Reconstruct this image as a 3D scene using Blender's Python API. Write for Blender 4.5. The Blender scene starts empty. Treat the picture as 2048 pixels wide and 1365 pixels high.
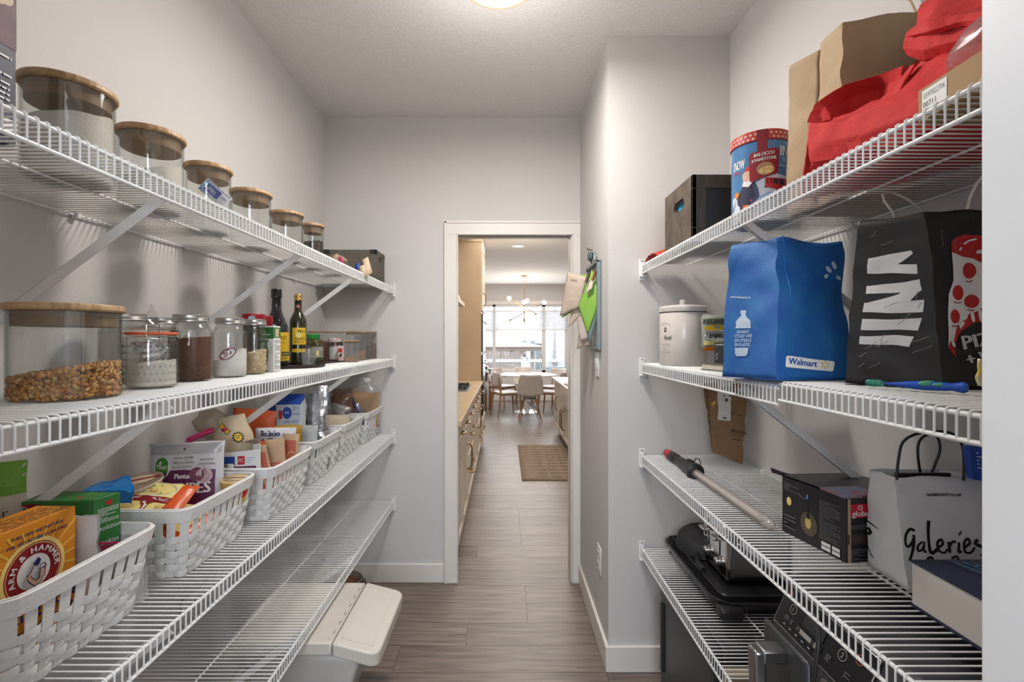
import bpy, bmesh, math, random
from mathutils import Vector, Matrix, Euler, noise
V=Vector; PI=math.pi
R=random.Random(11)
SC=bpy.context.scene; COL=SC.collection
F=938.7; CZ=1.426
# ---------------------------------------------------------------- camera, world, lights, exposure
cam=bpy.data.cameras.new('camera'); cam.lens=F/2048*36; cam.sensor_width=36; cam.shift_x=16/2048; cam.shift_y=-1.5/2048
cam.clip_start=.02; cam.clip_end=200
co=bpy.data.objects.new('camera',cam); COL.objects.link(co); co.location=(0,0,CZ); co.rotation_euler=(PI/2,0,0); SC.camera=co
SC.view_settings.view_transform='Standard'; SC.view_settings.look='None'; SC.view_settings.gamma=1; SC.view_settings.use_curve_mapping=False
SC.view_settings.exposure=0.0
W=bpy.data.worlds.new('world'); SC.world=W; W.use_nodes=True
bg=W.node_tree.nodes['Background']; bg.inputs[0].default_value=(.93,.96,1,1); bg.inputs[1].default_value=3.4
def lamp(name,kind,loc,power,col,size=.1,rot=(0,0,0),sy=None):
    d=bpy.data.lights.new(name,kind); d.energy=power; d.color=col
    if kind=='AREA':
        d.size=size
        if sy: d.shape='RECTANGLE'; d.size_y=sy
    else: d.shadow_soft_size=size
    o=bpy.data.objects.new(name,d); COL.objects.link(o); o.location=loc; o.rotation_euler=rot; return o
pl=lamp('pantry_lamp_light','AREA',(-.02,1.62,2.645),20,(1,.93,.86),.24); pl.data.shape='DISK'
lamp('pantry_ceiling_fill','POINT',(-.02,1.60,2.42),8.5,(1,.955,.91),.14)  # extra point light hung below the lamp, added to brighten the ceiling
lamp('hall_light','AREA',(0,-1.0,2.7),22,(.93,.96,1),1.6,(0,0,0),1.4)  # no fixture here: overhead fill added behind the camera
lamp('hall_window_light','AREA',(.1,-2.3,2.05),70,(.86,.92,1),1.7,(PI/2-.12,0,0),1.1)  # added cool daylight fill from behind the camera; the hall has no window
lamp('kitchen_window_daylight','AREA',(.4,10.95,1.5),34,(.92,.96,1),2.2,(-PI/2,0,0),1.6)
lamp('kitchen_ceiling_light','AREA',(.4,5.2,2.72),58,(1,.93,.84),1.6,(0,0,0),3.5)
lamp('chandelier_glow','POINT',(.41,9.56,2.0),22,(1,.84,.66),.3)
lamp('kitchen_downlight_glow','POINT',(.3,6.0,2.2),8,(1,.86,.70),.2)
lamp('dining_ceiling_light','AREA',(.9,9.0,2.72),40,(1,.95,.9),1.6,(0,0,0),1.6)

# ---------------------------------------------------------------- helpers
def P(px,py,Y): return V(((px-1008)*Y/F,Y,CZ-(py-681)*Y/F))
def M(name,col,rough=.5,metal=0,bump=0,bs=60,col2=None,vs=8,st=(1,1,1),emit=0,coat=0,spec=.5,alpha=1,trans=0,rand=0,det=4,contrast=(.35,.65)):
    m=bpy.data.materials.new(name); m.use_nodes=True; nt=m.node_tree; n=nt.nodes; l=nt.links; b=n['Principled BSDF']
    b.inputs['Roughness'].default_value=rough; b.inputs['Metallic'].default_value=metal
    b.inputs['Specular IOR Level'].default_value=spec; b.inputs['Coat Weight'].default_value=coat
    b.inputs['Base Color'].default_value=(*col,1)
    if alpha<1: b.inputs['Alpha'].default_value=alpha
    if trans: b.inputs['Transmission Weight'].default_value=trans
    if emit:
        b.inputs['Emission Color'].default_value=(*col,1); b.inputs['Emission Strength'].default_value=emit
    tc=n.new('ShaderNodeTexCoord'); mp=n.new('ShaderNodeMapping'); l.new(tc.outputs['Object'],mp.inputs[0]); mp.inputs['Scale'].default_value=st
    out=None
    if col2 is None: col2=tuple(min(1,c*.94) for c in col)
    ns=n.new('ShaderNodeTexNoise'); ns.inputs['Scale'].default_value=vs; ns.inputs['Detail'].default_value=det; l.new(mp.outputs[0],ns.inputs[0])
    rp=n.new('ShaderNodeValToRGB'); rp.color_ramp.elements[0].position=contrast[0]; rp.color_ramp.elements[1].position=contrast[1]
    rp.color_ramp.elements[0].color=(*col,1); rp.color_ramp.elements[1].color=(*col2,1); l.new(ns.outputs[0],rp.inputs[0])
    src=rp.outputs[0]
    if rand:
        oi=n.new('ShaderNodeObjectInfo'); mr=n.new('ShaderNodeMapRange'); mr.inputs[3].default_value=1-rand; mr.inputs[4].default_value=1+rand*.6
        l.new(oi.outputs['Random'],mr.inputs[0]); mx=n.new('ShaderNodeMix'); mx.data_type='RGBA'; mx.blend_type='MULTIPLY'; mx.inputs[0].default_value=1
        l.new(src,mx.inputs[6]); l.new(mr.outputs[0],mx.inputs[7]); src=mx.outputs[2]
    l.new(src,b.inputs['Base Color'])
    if bump:
        n2=n.new('ShaderNodeTexNoise'); n2.inputs['Scale'].default_value=bs; n2.inputs['Detail'].default_value=3; l.new(mp.outputs[0],n2.inputs[0])
        bp=n.new('ShaderNodeBump'); bp.inputs['Strength'].default_value=min(1,bump); bp.inputs['Distance'].default_value=.003
        l.new(n2.outputs[0],bp.inputs['Height']); l.new(bp.outputs[0],b.inputs['Normal'])
    return m
def glassM(name,tint=(.94,.945,.94),edge=(.56,.58,.57),rough=.04,base=.06,body=0,bodycol=(.9,.9,.9)):
    """thin clear wall: tinted see-through, mirror-like at grazing angles, thicker looking at the edges"""
    m=bpy.data.materials.new(name); m.use_nodes=True; nt=m.node_tree; n=nt.nodes; l=nt.links; n.remove(n['Principled BSDF'])
    lw=n.new('ShaderNodeLayerWeight'); lw.inputs[0].default_value=.3
    rp=n.new('ShaderNodeValToRGB'); rp.color_ramp.elements[0].color=(*tint,1); rp.color_ramp.elements[1].color=(*edge,1)
    rp.color_ramp.elements[0].position=.35; rp.color_ramp.elements[1].position=.97; l.new(lw.outputs['Facing'],rp.inputs[0])
    t=n.new('ShaderNodeBsdfTransparent'); l.new(rp.outputs[0],t.inputs[0])
    g=n.new('ShaderNodeBsdfGlossy'); g.inputs['Roughness'].default_value=rough
    tc=n.new('ShaderNodeTexCoord'); ns=n.new('ShaderNodeTexNoise'); ns.inputs['Scale'].default_value=25; l.new(tc.outputs['Object'],ns.inputs[0])
    bp=n.new('ShaderNodeBump'); bp.inputs['Strength'].default_value=.15; bp.inputs['Distance'].default_value=.002; l.new(ns.outputs[0],bp.inputs['Height']); l.new(bp.outputs[0],g.inputs['Normal'])
    pw=n.new('ShaderNodeMath'); pw.operation='POWER'; pw.inputs[1].default_value=5; l.new(lw.outputs['Facing'],pw.inputs[0])
    ma=n.new('ShaderNodeMath'); ma.operation='MULTIPLY_ADD'; ma.inputs[1].default_value=.35; ma.inputs[2].default_value=base; ma.use_clamp=True; l.new(pw.outputs[0],ma.inputs[0])
    mx=n.new('ShaderNodeMixShader'); l.new(ma.outputs[0],mx.inputs[0]); l.new(t.outputs[0],mx.inputs[1]); l.new(g.outputs[0],mx.inputs[2])
    last=mx
    if body:
        d=n.new('ShaderNodeBsdfDiffuse'); d.inputs[0].default_value=(*bodycol,1); m2=n.new('ShaderNodeMixShader'); m2.inputs[0].default_value=body
        l.new(mx.outputs[0],m2.inputs[1]); l.new(d.outputs[0],m2.inputs[2]); last=m2
    l.new(last.outputs[0],n['Material Output'].inputs[0]); return m

class MB:
    def __init__(s): s.v=[]; s.f=[]; s.m=[]
    def add(s,vs,fs,m=0):
        k=len(s.v); s.v+=[V(p) for p in vs]; s.f+=[tuple(i+k for i in f) for f in fs]; s.m+=[m]*len(fs); return s
    def hull(s,b,t,m=0):
        return s.add(list(b)+list(t),[(3,2,1,0),(4,5,6,7),(0,1,5,4),(1,2,6,5),(2,3,7,6),(3,0,4,7)],m)
    def box(s,lo,hi,m=0):
        x0,y0,z0=lo; x1,y1,z1=hi
        return s.hull([(x0,y0,z0),(x1,y0,z0),(x1,y1,z0),(x0,y1,z0)],[(x0,y0,z1),(x1,y0,z1),(x1,y1,z1),(x0,y1,z1)],m)
    def tube(s,path,r,n=6,closed=False,m=0,caps=True):
        path=[V(p) for p in path]; N=len(path); rr=r if isinstance(r,(list,tuple)) else [r]*N
        vs=[];up=None
        for i,p in enumerate(path):
            if closed: t=(path[(i+1)%N]-path[i-1])
            else: t=(path[min(i+1,N-1)]-path[max(i-1,0)])
            if t.length<1e-9: t=V((0,0,1))
            t.normalize()
            if up is None: up=V((0,0,1)) if abs(t.z)<.9 else V((0,1,0))
            a=up-t*up.dot(t)
            if a.length<1e-4:
                up=V((1,0,0)); a=up-t*up.dot(t)
            a.normalize(); up=a; b=t.cross(a)
            for k in range(n):
                q=2*PI*k/n; vs.append(p+(a*math.cos(q)+b*math.sin(q))*rr[i])
        fs=[]
        for i in range(N if closed else N-1):
            j=(i+1)%N
            for k in range(n): fs.append((i*n+k,i*n+(k+1)%n,j*n+(k+1)%n,j*n+k))
        if caps and not closed: fs+= [tuple(range(n-1,-1,-1)),tuple((N-1)*n+k for k in range(n))]
        return s.add(vs,fs,m)
    def lathe(s,prof,n=28,c=(0,0,0),m=0,sx=1,sy=1):
        c=V(c); vs=[];fs=[];N=len(prof)
        for r,z in prof:
            for k in range(n):
                q=2*PI*k/n; vs.append(c+V((r*math.cos(q)*sx,r*math.sin(q)*sy,z)))
        for i in range(N-1):
            for k in range(n): fs.append((i*n+k,i*n+(k+1)%n,(i+1)*n+(k+1)%n,(i+1)*n+k))
        if prof[0][0]>1e-5: fs.append(tuple(range(n-1,-1,-1)))
        if prof[-1][0]>1e-5: fs.append(tuple((N-1)*n+k for k in range(n)))
        return s.add(vs,fs,m)
    def grid(s,fn,nu,nv,m=0,wrap=False):
        vs=[fn(i/nu,j/nv) for j in range(nv+1) for i in range(nu+1)]
        fs=[(j*(nu+1)+i,j*(nu+1)+i+1,(j+1)*(nu+1)+i+1,(j+1)*(nu+1)+i) for j in range(nv) for i in range(nu)]
        return s.add(vs,fs,m)
    def prism(s,poly,fn,m=0):
        """poly: 2D points; fn(p,k) -> 3D for k=0 and 1"""
        n=len(poly); a=[fn(p,0) for p in poly]; b=[fn(p,1) for p in poly]
        return s.add(a+b,[tuple(range(n-1,-1,-1)),tuple(range(n,2*n))]+[(i,(i+1)%n,(i+1)%n+n,i+n) for i in range(n)],m)
    def ball(s,c,r,n=12,k=8,m=0,sc=(1,1,1),rot=None):
        c=V(c); vs=[];fs=[]
        for j in range(k+1):
            t=PI*j/k
            for i in range(n):
                q=2*PI*i/n; p=V((r*math.sin(t)*math.cos(q)*sc[0],r*math.sin(t)*math.sin(q)*sc[1],-r*math.cos(t)*sc[2]))
                if rot: p=rot@p
                vs.append(c+p)
        for j in range(k):
            for i in range(n): fs.append((j*n+i,j*n+(i+1)%n,(j+1)*n+(i+1)%n,(j+1)*n+i))
        return s.add(vs,fs,m)
    def xf(s,mat):
        s.v=[mat@p for p in s.v]; return s
    def build(s,name,mat,parent=None,w=False,smooth=.7,bev=0,solid=0,sub=0,weld=False,bseg=2):
        me=bpy.data.meshes.new(name); o=V((0,0,0))
        if w and parent is not None:
            o=V(parent.location)
            if parent.parent is not None: o=o+V(parent.parent.location)
        me.from_pydata([tuple(p-o) for p in s.v],[],s.f); 
        mats=mat if isinstance(mat,(list,tuple)) else [mat]
        for q in mats: me.materials.append(q)
        if len(mats)>1: me.polygons.foreach_set('material_index',s.m)
        bm=bmesh.new(); bm.from_mesh(me)
        bmesh.ops.remove_doubles(bm,verts=bm.verts,dist=1e-6)
        bmesh.ops.dissolve_degenerate(bm,edges=bm.edges,dist=1e-7)
        if not s.__dict__.get('keepn'): bmesh.ops.recalc_face_normals(bm,faces=bm.faces)
        bm.to_mesh(me); bm.free()
        if smooth: me.shade_smooth(); me.set_sharp_from_angle(angle=smooth)
        ob=bpy.data.objects.new(name,me); COL.objects.link(ob)
        if parent is not None: ob.parent=parent
        if solid:
            q=ob.modifiers.new('thick','SOLIDIFY'); q.thickness=abs(solid); q.offset=-1 if solid>0 else 0
        if bev:
            q=ob.modifiers.new('bevel','BEVEL'); q.width=bev; q.segments=bseg; q.limit_method='ANGLE'; q.angle_limit=.6; q.harden_normals=False
        if sub:
            q=ob.modifiers.new('sub','SUBSURF'); q.levels=sub; q.render_levels=sub
        return ob
def thing(name,label,cat,loc=(0,0,0),group=None,rz=0):
    o=bpy.data.objects.new(name,None); COL.objects.link(o); o.location=loc; o.rotation_euler=(0,0,rz); o.empty_display_size=.05
    o['label']=label; o['category']=cat
    if group: o['group']=group
    return o
def tag(o,label,cat,group=None):
    o['label']=label; o['category']=cat
    if group: o['group']=group
    return o
def struct(name,mb,mat,parent=None,**k):
    o=mb.build(name,mat,parent,**k)
    if parent is None: o['kind']='structure'
    return o
def dup(o,loc=None,rz=None,label=None,group=None):
    r=o.copy(); COL.objects.link(r)
    if loc is not None: r.location=loc
    if rz is not None: r.rotation_euler=(0,0,rz)
    if label: r['label']=label
    if group: r['group']=group
    def rec(src,dst):
        for ch in list(src.children):
            c=ch.copy(); COL.objects.link(c); c.parent=dst; rec(ch,c)
    rec(o,r); return r
# ---- flat print (lettering, labels) laid on real surfaces
_tc={}
def textmesh(s,shear=0):
    k=(s,shear)
    if k in _tc: return _tc[k]
    c=bpy.data.curves.new('txt','FONT'); c.body=s; c.size=1; c.shear=shear; c.resolution_u=2; c.fill_mode='FRONT'
    o=bpy.data.objects.new('txt',c); COL.objects.link(o)
    dg=bpy.context.evaluated_depsgraph_get(); dg.update()
    me=bpy.data.meshes.new_from_object(o.evaluated_get(dg))
    vs=[(v.co.x,v.co.y) for v in me.vertices]; fs=[tuple(p.vertices) for p in me.polygons]
    bpy.data.objects.remove(o); bpy.data.curves.remove(c); bpy.data.meshes.remove(me)
    if not vs: vs=[(0,0),(1,0),(1,1)]
    x0=min(v[0] for v in vs); x1=max(v[0] for v in vs)
    _tc[k]=([(v[0]-x0,v[1]) for v in vs],fs,x1-x0); return _tc[k]
class Print:
    """surf(u,v,off) -> world point, u and v in metres on the surface"""
    def __init__(s,surf,off=.0006): s.surf=surf; s.off=off; s.mb=MB(); s.mats=[]; s.k=0; s.mb.keepn=True
    def mi(s,mat):
        if mat not in s.mats: s.mats.append(mat)
        return s.mats.index(mat)
    def _add(s,vs,fs,mat):
        o=s.off+s.k*.00012; s.k+=1
        s.mb.add([s.surf(u,v,o) for u,v in vs],fs,s.mi(mat)); return s
    def poly(s,pts,mat,seg=0):
        if seg:
            bm=bmesh.new(); f=bm.faces.new([bm.verts.new((p[0],p[1],0)) for p in pts]); bmesh.ops.triangulate(bm,faces=[f])
            for _ in range(4):
                ed=[e for e in bm.edges if e.calc_length()>seg]
                if not ed: break
                bmesh.ops.subdivide_edges(bm,edges=ed,cuts=1); bmesh.ops.triangulate(bm,faces=bm.faces)
            bm.verts.index_update(); vs=[(v.co.x,v.co.y) for v in bm.verts]; fs=[tuple(v.index for v in f.verts) for f in bm.faces]; bm.free()
            return s._add(vs,fs,mat)
        return s._add(pts,[tuple(range(len(pts)))],mat)
    def rect(s,u0,v0,u1,v1,mat,seg=0):
        if seg:
            nu=max(1,int(abs(u1-u0)/seg)); nv=max(1,int(abs(v1-v0)/seg))
            vs=[(u0+(u1-u0)*i/nu,v0+(v1-v0)*j/nv) for j in range(nv+1) for i in range(nu+1)]
            fs=[(j*(nu+1)+i,j*(nu+1)+i+1,(j+1)*(nu+1)+i+1,(j+1)*(nu+1)+i) for j in range(nv) for i in range(nu)]
            return s._add(vs,fs,mat)
        return s._add([(u0,v0),(u1,v0),(u1,v1),(u0,v1)],[(0,1,2,3)],mat)
    def ell(s,u,v,a,b,mat,n=20,rot=0,t0=0,t1=2*PI):
        c,d=math.cos(rot),math.sin(rot); pts=[]
        for i in range(n):
            q=t0+(t1-t0)*i/(n if t1-t0>6.28 else n-1); x,y=a*math.cos(q),b*math.sin(q); pts.append((u+x*c-y*d,v+x*d+y*c))
        return s.poly(pts,mat)
    def line(s,pts,wd,mat):
        vs=[];fs=[]
        for i,p in enumerate(pts):
            a=V(pts[max(0,i-1)]); b=V(pts[min(len(pts)-1,i+1)]); t=(b-a); t=t.normalized() if t.length else V((1,0)); q=V((-t.y,t.x))*wd/2
            ww=1
            vs+=[(p[0]+q.x,p[1]+q.y),(p[0]-q.x,p[1]-q.y)]
            if i: fs.append((2*i-2,2*i-1,2*i+1,2*i))
        return s._add(vs,fs,mat)
    def text(s,t,u,v,h,mat,w=None,rot=0,al='l',shear=0,bold=0):
        vs,fs,tw=textmesh(t,shear); k=h/.72; sx=k if not w else w/tw
        W_=tw*sx; ox={'l':0,'c':-W_/2,'r':-W_}[al]; c,d=math.cos(rot),math.sin(rot)
        for dx in ([0] if not bold else [-bold/2,bold/2,0]):
            q=[((x*sx+ox+dx)*c-y*k*d+u,(x*sx+ox+dx)*d+y*k*c+v) for x,y in vs]
            s._add(q,fs,mat)
        return s
    def arc(s,t,u,v,r,a0,a1,h,mat,bold=0):
        """letters round a circle from angle a0 to a1 (clockwise)"""
        ws=[textmesh(ch)[2] if ch!=' ' else .35 for ch in t]; tot=sum(ws)+.12*(len(t)-1); x=0; k=h/.72
        for ch,w in zip(t,ws):
            a=a0+(a1-a0)*(x+w/2)/tot
            if ch!=' ':
                wq=abs(a1-a0)*r*w/tot
                s.text(ch,u+r*math.cos(a),v+r*math.sin(a),h,mat,w=wq,rot=a-PI/2,al='c',bold=bold)
            x+=w+.12
        return s
    def smallprint(s,u0,v0,u1,v1,rows,mat,fill=.45,seed=1,slant=0):
        rr=random.Random(seed); dv=(v1-v0)/rows
        for i in range(rows):
            u=u0; v=v1-(i+.5)*dv
            while u<u1-.001:
                wl=(u1-u0)*rr.uniform(.06,.2); e=min(u1,u+wl)
                s._add([(u,v),(e,v),(e,v+dv*fill),(u,v+dv*fill)],[(0,1,2,3)],mat); s.k-=1
                u=e+(u1-u0)*.025
                if rr.random()<.07: break
        s.k+=1; return s
    def done(s,parent,name='print',w=True):
        o=s.mb.build(name,s.mats,parent,w=w,smooth=0); return o
def plane(o,u,v):
    o=V(o); u=V(u).normalized(); v=V(v).normalized(); n=u.cross(v)
    return lambda a,b,off=0: o+u*a+v*b+n*off
def cyl(c,r,a0=-PI/2):
    """u runs left to right seen from outside, starting at angle a0; v is height"""
    c=V(c)
    return lambda a,b,off=0: c+V(((r+off)*math.cos(a0+a/r),(r+off)*math.sin(a0+a/r),b))
def crum(amp,fr,seed=0):
    def f(p):
        q=(p+V((seed*3.7,seed*1.3,seed*2.1)))*fr
        a=noise.noise_vector(q); b=noise.noise_vector(q*2.3+V((5,2,1)))
        r=V((1-2*abs(a.x),1-2*abs(a.y),1-2*abs(a.z)))
        return (r*.6+b*.5)*amp
    return f
def panel(a,b,c,d,dis=None,bulge=0):
    """bilinear panel with corners a(bottom left) b(bottom right) c(top right) d(top left); u,v in metres"""
    a,b,c,d=map(V,(a,b,c,d)); Wd=((b-a).length+(c-d).length)/2; H=((d-a).length+(c-b).length)/2
    n=((b-a)+(c-d)).cross((d-a)+(c-b)).normalized()
    def f(u,v,off=0):
        s,t=u/Wd,v/H; p=a*(1-s)*(1-t)+b*s*(1-t)+c*s*t+d*(1-s)*t
        if bulge: p=p+n*bulge*math.sin(PI*min(1,max(0,s)))*math.sin(PI*min(1,max(0,t*.9+.05)))
        if dis: p=p+dis(p)
        return p+n*off
    f.W=Wd; f.H=H; return f
def grid_panel(mb,f,nu=14,nv=18,m=0):
    mb.grid(lambda s,t:f(s*f.W,t*f.H,0),nu,nv,m)
# ---------------------------------------------------------------- materials
wallM=M('painted_wall',(.60,.585,.575),.75,bump=.25,bs=220,col2=(.585,.57,.56),vs=3)
ceilM=M('textured_ceiling',(.76,.745,.735),.9,bump=1,bs=110,col2=(.72,.705,.695),vs=90)
trimM=M('white_trim',(.74,.71,.67),.4,vs=2)
jambM=M('bright_white_paint',(.80,.82,.84),.4,vs=2)
wireM=M('white_coated_wire',(.78,.78,.77),.35,coat=.2,vs=10)
clipM=M('white_plastic',(.75,.75,.74),.4)
plankM=M('vinyl_plank',(.245,.195,.165),.34,bump=.3,bs=30,col2=(.10,.075,.062),vs=4,st=(.8,11,1),rand=.16,det=15,contrast=(.38,.70))
groutM=M('plank_underlay',(.12,.10,.09),.8)
glass=glassM('clear_glass'); glassT=glassM('thin_glass',(.96,.97,.97),(.5,.52,.52)); plasM=glassM('clear_plastic',(.94,.94,.94),(.7,.7,.7),.12,.03,.06)
bamboo=M('bamboo',(.50,.33,.17),.5,col2=(.36,.22,.10),vs=7,st=(3,26,3),contrast=(.4,.6))
silver=M('tin_metal',(.50,.49,.47),.32,1); gold=M('gold_cap',(.75,.53,.18),.25,1); chrome=M('chrome',(.72,.70,.68),.12,1)
steelM=M('brushed_steel',(.36,.36,.37),.38,1,vs=60,st=(1,1,30)); dsteel=M('dark_steel',(.085,.085,.09),.38,.6,vs=30)
black=M('black_plastic',(.012,.012,.013),.42); blackg=M('black_gloss',(.010,.010,.012),.2); blackm=M('matte_black',(.02,.02,.022),.7,bump=.3,bs=300)
white=M('white_print',(.80,.80,.79),.6); offw=M('off_white',(.70,.67,.60),.5); paperM=M('white_paper',(.74,.74,.76),.75,bump=.1,bs=40)
kraft=M('kraft_paper',(.42,.31,.19),.8,bump=.25,bs=90,col2=(.38,.275,.165),vs=12); kraftd=M('kraft_shipping',(.30,.18,.095),.8,bump=.2,col2=(.26,.155,.08))
redM=M('red_nonwoven',(.60,.022,.022),.8,bump=.5,bs=500,col2=(.52,.018,.02),vs=30); redp=M('red_print',(.50,.018,.018),.5); dred=M('dark_red_print',(.26,.008,.016),.5)
blueM=M('blue_nonwoven',(.008,.125,.36),.62,bump=.4,bs=500,col2=(.005,.09,.34),vs=20)
blackpaper=M('black_paper',(.014,.013,.013),.5,bump=.3,bs=25,col2=(.02,.018,.018))
bluep=M('blue_print',(.01,.06,.35),.5); navy=M('navy_print',(.018,.022,.055),.5); lblue=M('light_blue_print',(.18,.42,.68),.5); sky=M('sky_blue_print',(.05,.25,.55),.4)
yellow=M('yellow_print',(.80,.52,.02),.5); lyel=M('pale_yellow_print',(.85,.72,.25),.45); orange=M('orange_print',(.75,.22,.015),.45); orangep=M('orange_foil',(.70,.10,.012),.32,bump=.5,bs=40)
green=M('green_print',(.02,.16,.035),.5); lgreen=M('light_green_print',(.10,.38,.06),.5); purple=M('purple_print',(.11,.012,.085),.5); pink=M('magenta_plastic',(.42,.008,.10),.4); brown=M('brown_print',(.16,.07,.03),.6)
greyp=M('grey_print',(.30,.30,.30),.6); beige=M('beige_print',(.60,.48,.33),.6); peach=M('peach_print',(.75,.42,.22),.6); navyt=M('navy_text',(.015,.02,.10),.6); blackp=M('black_print',(.008,.008,.008),.5)
flour=M('flour',(.72,.68,.62),.9,bump=.6,bs=60); sugar=M('sugar',(.76,.74,.70),.8,bump=.3,bs=300); cocoa=M('cocoa_powder',(.13,.055,.028),.9,bump=.4,bs=120,col2=(.10,.04,.02)); oats=M('pale_flakes',(.62,.50,.30),.8,bump=1,bs=120,col2=(.48,.36,.2),vs=90)
foil=M('crinkled_foil',(.60,.60,.62),.22,.85,bump=1,bs=30); basketM=M('white_painted_wood',(.76,.76,.75),.55,bump=.35,bs=140,col2=(.70,.70,.69),vs=10)
darkwood=M('dark_stained_wood',(.060,.045,.035),.6,bump=.4,bs=60,col2=(.035,.026,.02),vs=8,st=(12,2,2)); darkwood2=M('grey_brown_wood',(.11,.085,.06),.6,bump=.3,col2=(.06,.045,.032),vs=20)
zincM=M('grey_board',(.115,.10,.08),.6,bump=.2,col2=(.09,.075,.06),vs=20)
binM=M('cream_plastic',(.62,.58,.52),.4); greyplas=M('grey_plastic',(.33,.33,.32),.45)
cabM=M('cream_cabinet_paint',(.63,.54,.44),.4); tallM=M('beige_panel',(.55,.40,.255),.5); ctopM=M('beige_counter',(.58,.44,.29),.3); wtopM=M('white_counter',(.78,.78,.77),.2)
brass=M('aged_brass',(.26,.16,.07),.3,1); woodL=M('oak_leg',(.36,.20,.10),.5,col2=(.28,.15,.07),vs=6,st=(2,2,20)); shellM=M('white_shell',(.56,.50,.46),.4)
tableM=M('white_gloss_table',(.80,.80,.82),.12,coat=.5)
bulbM=M('lit_bulb',(1,.88,.62),.3,emit=6); domeM=M('lit_diffuser',(1,.97,.92),.4,emit=5); spotM=M('lit_downlight',(1,.95,.85),.4,emit=6)
blackLabel=M('charcoal_print',(.03,.03,.035),.5)

# ---------------------------------------------------------------- room shell
XL,XR,XJ,YF,YC,H=-1.056,.975,.45,2.769,2.024,2.74
struct('wall_left',MB().box((XL-.1,.40,0),(XL,YF,H)),wallM)
b=MB(); b.box((XL-.1,YF,0),(-.352,YF+.12,H)); b.box((.414,YF,0),(XJ+.14,YF+.12,H)); b.box((-.352,YF,2.075),(.414,YF+.12,H)); struct('wall_far',b,wallM)
struct('wall_nib',MB().box((XJ,YC,0),(XR+.1,YF,H)),wallM)
struct('wall_right',MB().box((XR,.52,0),(XR+.1,YC,H)),wallM)
b=MB(); b.box((XL-.1,.40,0),(-.62,.52,H)); b.box((.56,.40,0),(XR+.1,.52,H)); b.box((-.62,.40,2.1),(.56,.52,H)); struct('wall_near',b,wallM)
b=MB(); b.box((-.62,.39,0),(-.60,.53,2.1)); b.box((.54,.36,0),(.56,.532,2.1)); b.box((-.62,.39,2.08),(.56,.53,2.1)); struct('door_1',b,jambM,bev=.003)
b=MB(); b.box((.54,.34,0),(.62,.40,2.18)); b.box((-.68,.375,0),(-.60,.40,2.18)); b.box((-.60,.375,2.1),(.54,.40,2.18)); struct('trim_1',b,jambM,bev=.003)
struct('ceiling',MB().box((XL-.1,.40,H),(XR+.1,YF+.12,H+.06)),ceilM)
# hall behind the camera
b=MB(); b.box((-1.7,-2.6,0),(-1.6,.40,H)); b.box((1.6,-2.6,0),(1.7,.40,H)); b.box((-1.7,-2.7,0),(1.7,-2.6,H)); b.box((-1.7,.36,0),(XL-.1,.40,H)); b.box((XR+.1,.36,0),(1.7,.40,H)); struct('wall_hall',b,wallM)
struct('ceiling.001',MB().box((-1.7,-2.7,H),(1.7,.40,H+.06)),ceilM)
struct('floor.001',MB().box((-1.7,-2.7,-.05),(1.7,.40,0)),M('hall_floor',(.20,.16,.135),.5,vs=4,st=(1,8,1)))
# pantry door opening: lining and casing
b=MB(); b.box((-.352,YF-.002,0),(-.332,YF+.125,2.075)); b.box((.394,YF-.002,0),(.414,YF+.125,2.075)); b.box((-.332,YF-.002,2.05),(.394,YF+.03,2.075)); b.box((-.332,YF+.085,2.05),(.394,YF+.125,2.075)); struct('door_2',b,trimM,bev=.002)
tr=MB().box((-.332,YF+.042,2.056),(.394,YF+.078,2.072)).build('door_track',steelM,bpy.data.objects['door_2'])
MB().box((-.332,YF+.088,.93),(-.329,YF+.108,1.0)).build('strike_plate',brass,bpy.data.objects['door_2'])
def casing(x0,x1,z0,z1,vert,Y=YF):
    b=MB(); b.box((x0,Y-.018,z0),(x1,Y,z1)); return b
b=MB()
b.box((-.349,YF-.018,0),(-.270,YF,2.045)); b.box((-.349,YF-.018,2.045),(.449,YF,2.125)); b.box((.400,YF-.018,0),(.449,YF,2.045))
b.box((-.349,YF-.023,0),(-.337,YF-.017,2.125)); b.box((-.276,YF-.022,0),(-.270,YF-.017,2.051)); b.box((-.276,YF-.022,2.045),(.406,YF-.017,2.051)); b.box((.400,YF-.022,0),(.406,YF-.017,2.051)); b.box((-.349,YF-.023,2.113),(.449,YF-.017,2.125))
struct('trim_2',b,trimM,bev=.0015)
def base(name,path,h=.112,t=.014):
    """skirting following a plan path, standing proud to the room side"""
    b=MB()
    for (x0,y0,x1,y1) in path:
        b.box((x0,y0,0),(x1,y1,h-.012)); 
        cx=.004
        b.box((min(x0,x1)+ (0 if x1-x0>.03 else 0),y0,h-.012),(x1,y1,h))
    struct(name,b,trimM,bev=.004)
base('baseboard_far',[(XL,YF-.014,-.351,YF)])
base('baseboard_left',[(XL,.52,XL+.014,YF-.014)])
base('baseboard_nib',[(XJ-.014,YC-.014,XJ,YF),(XJ,YC-.014,XR,YC)])
base('baseboard_right',[(XR-.014,.52,XR,YC-.014)])
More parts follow.
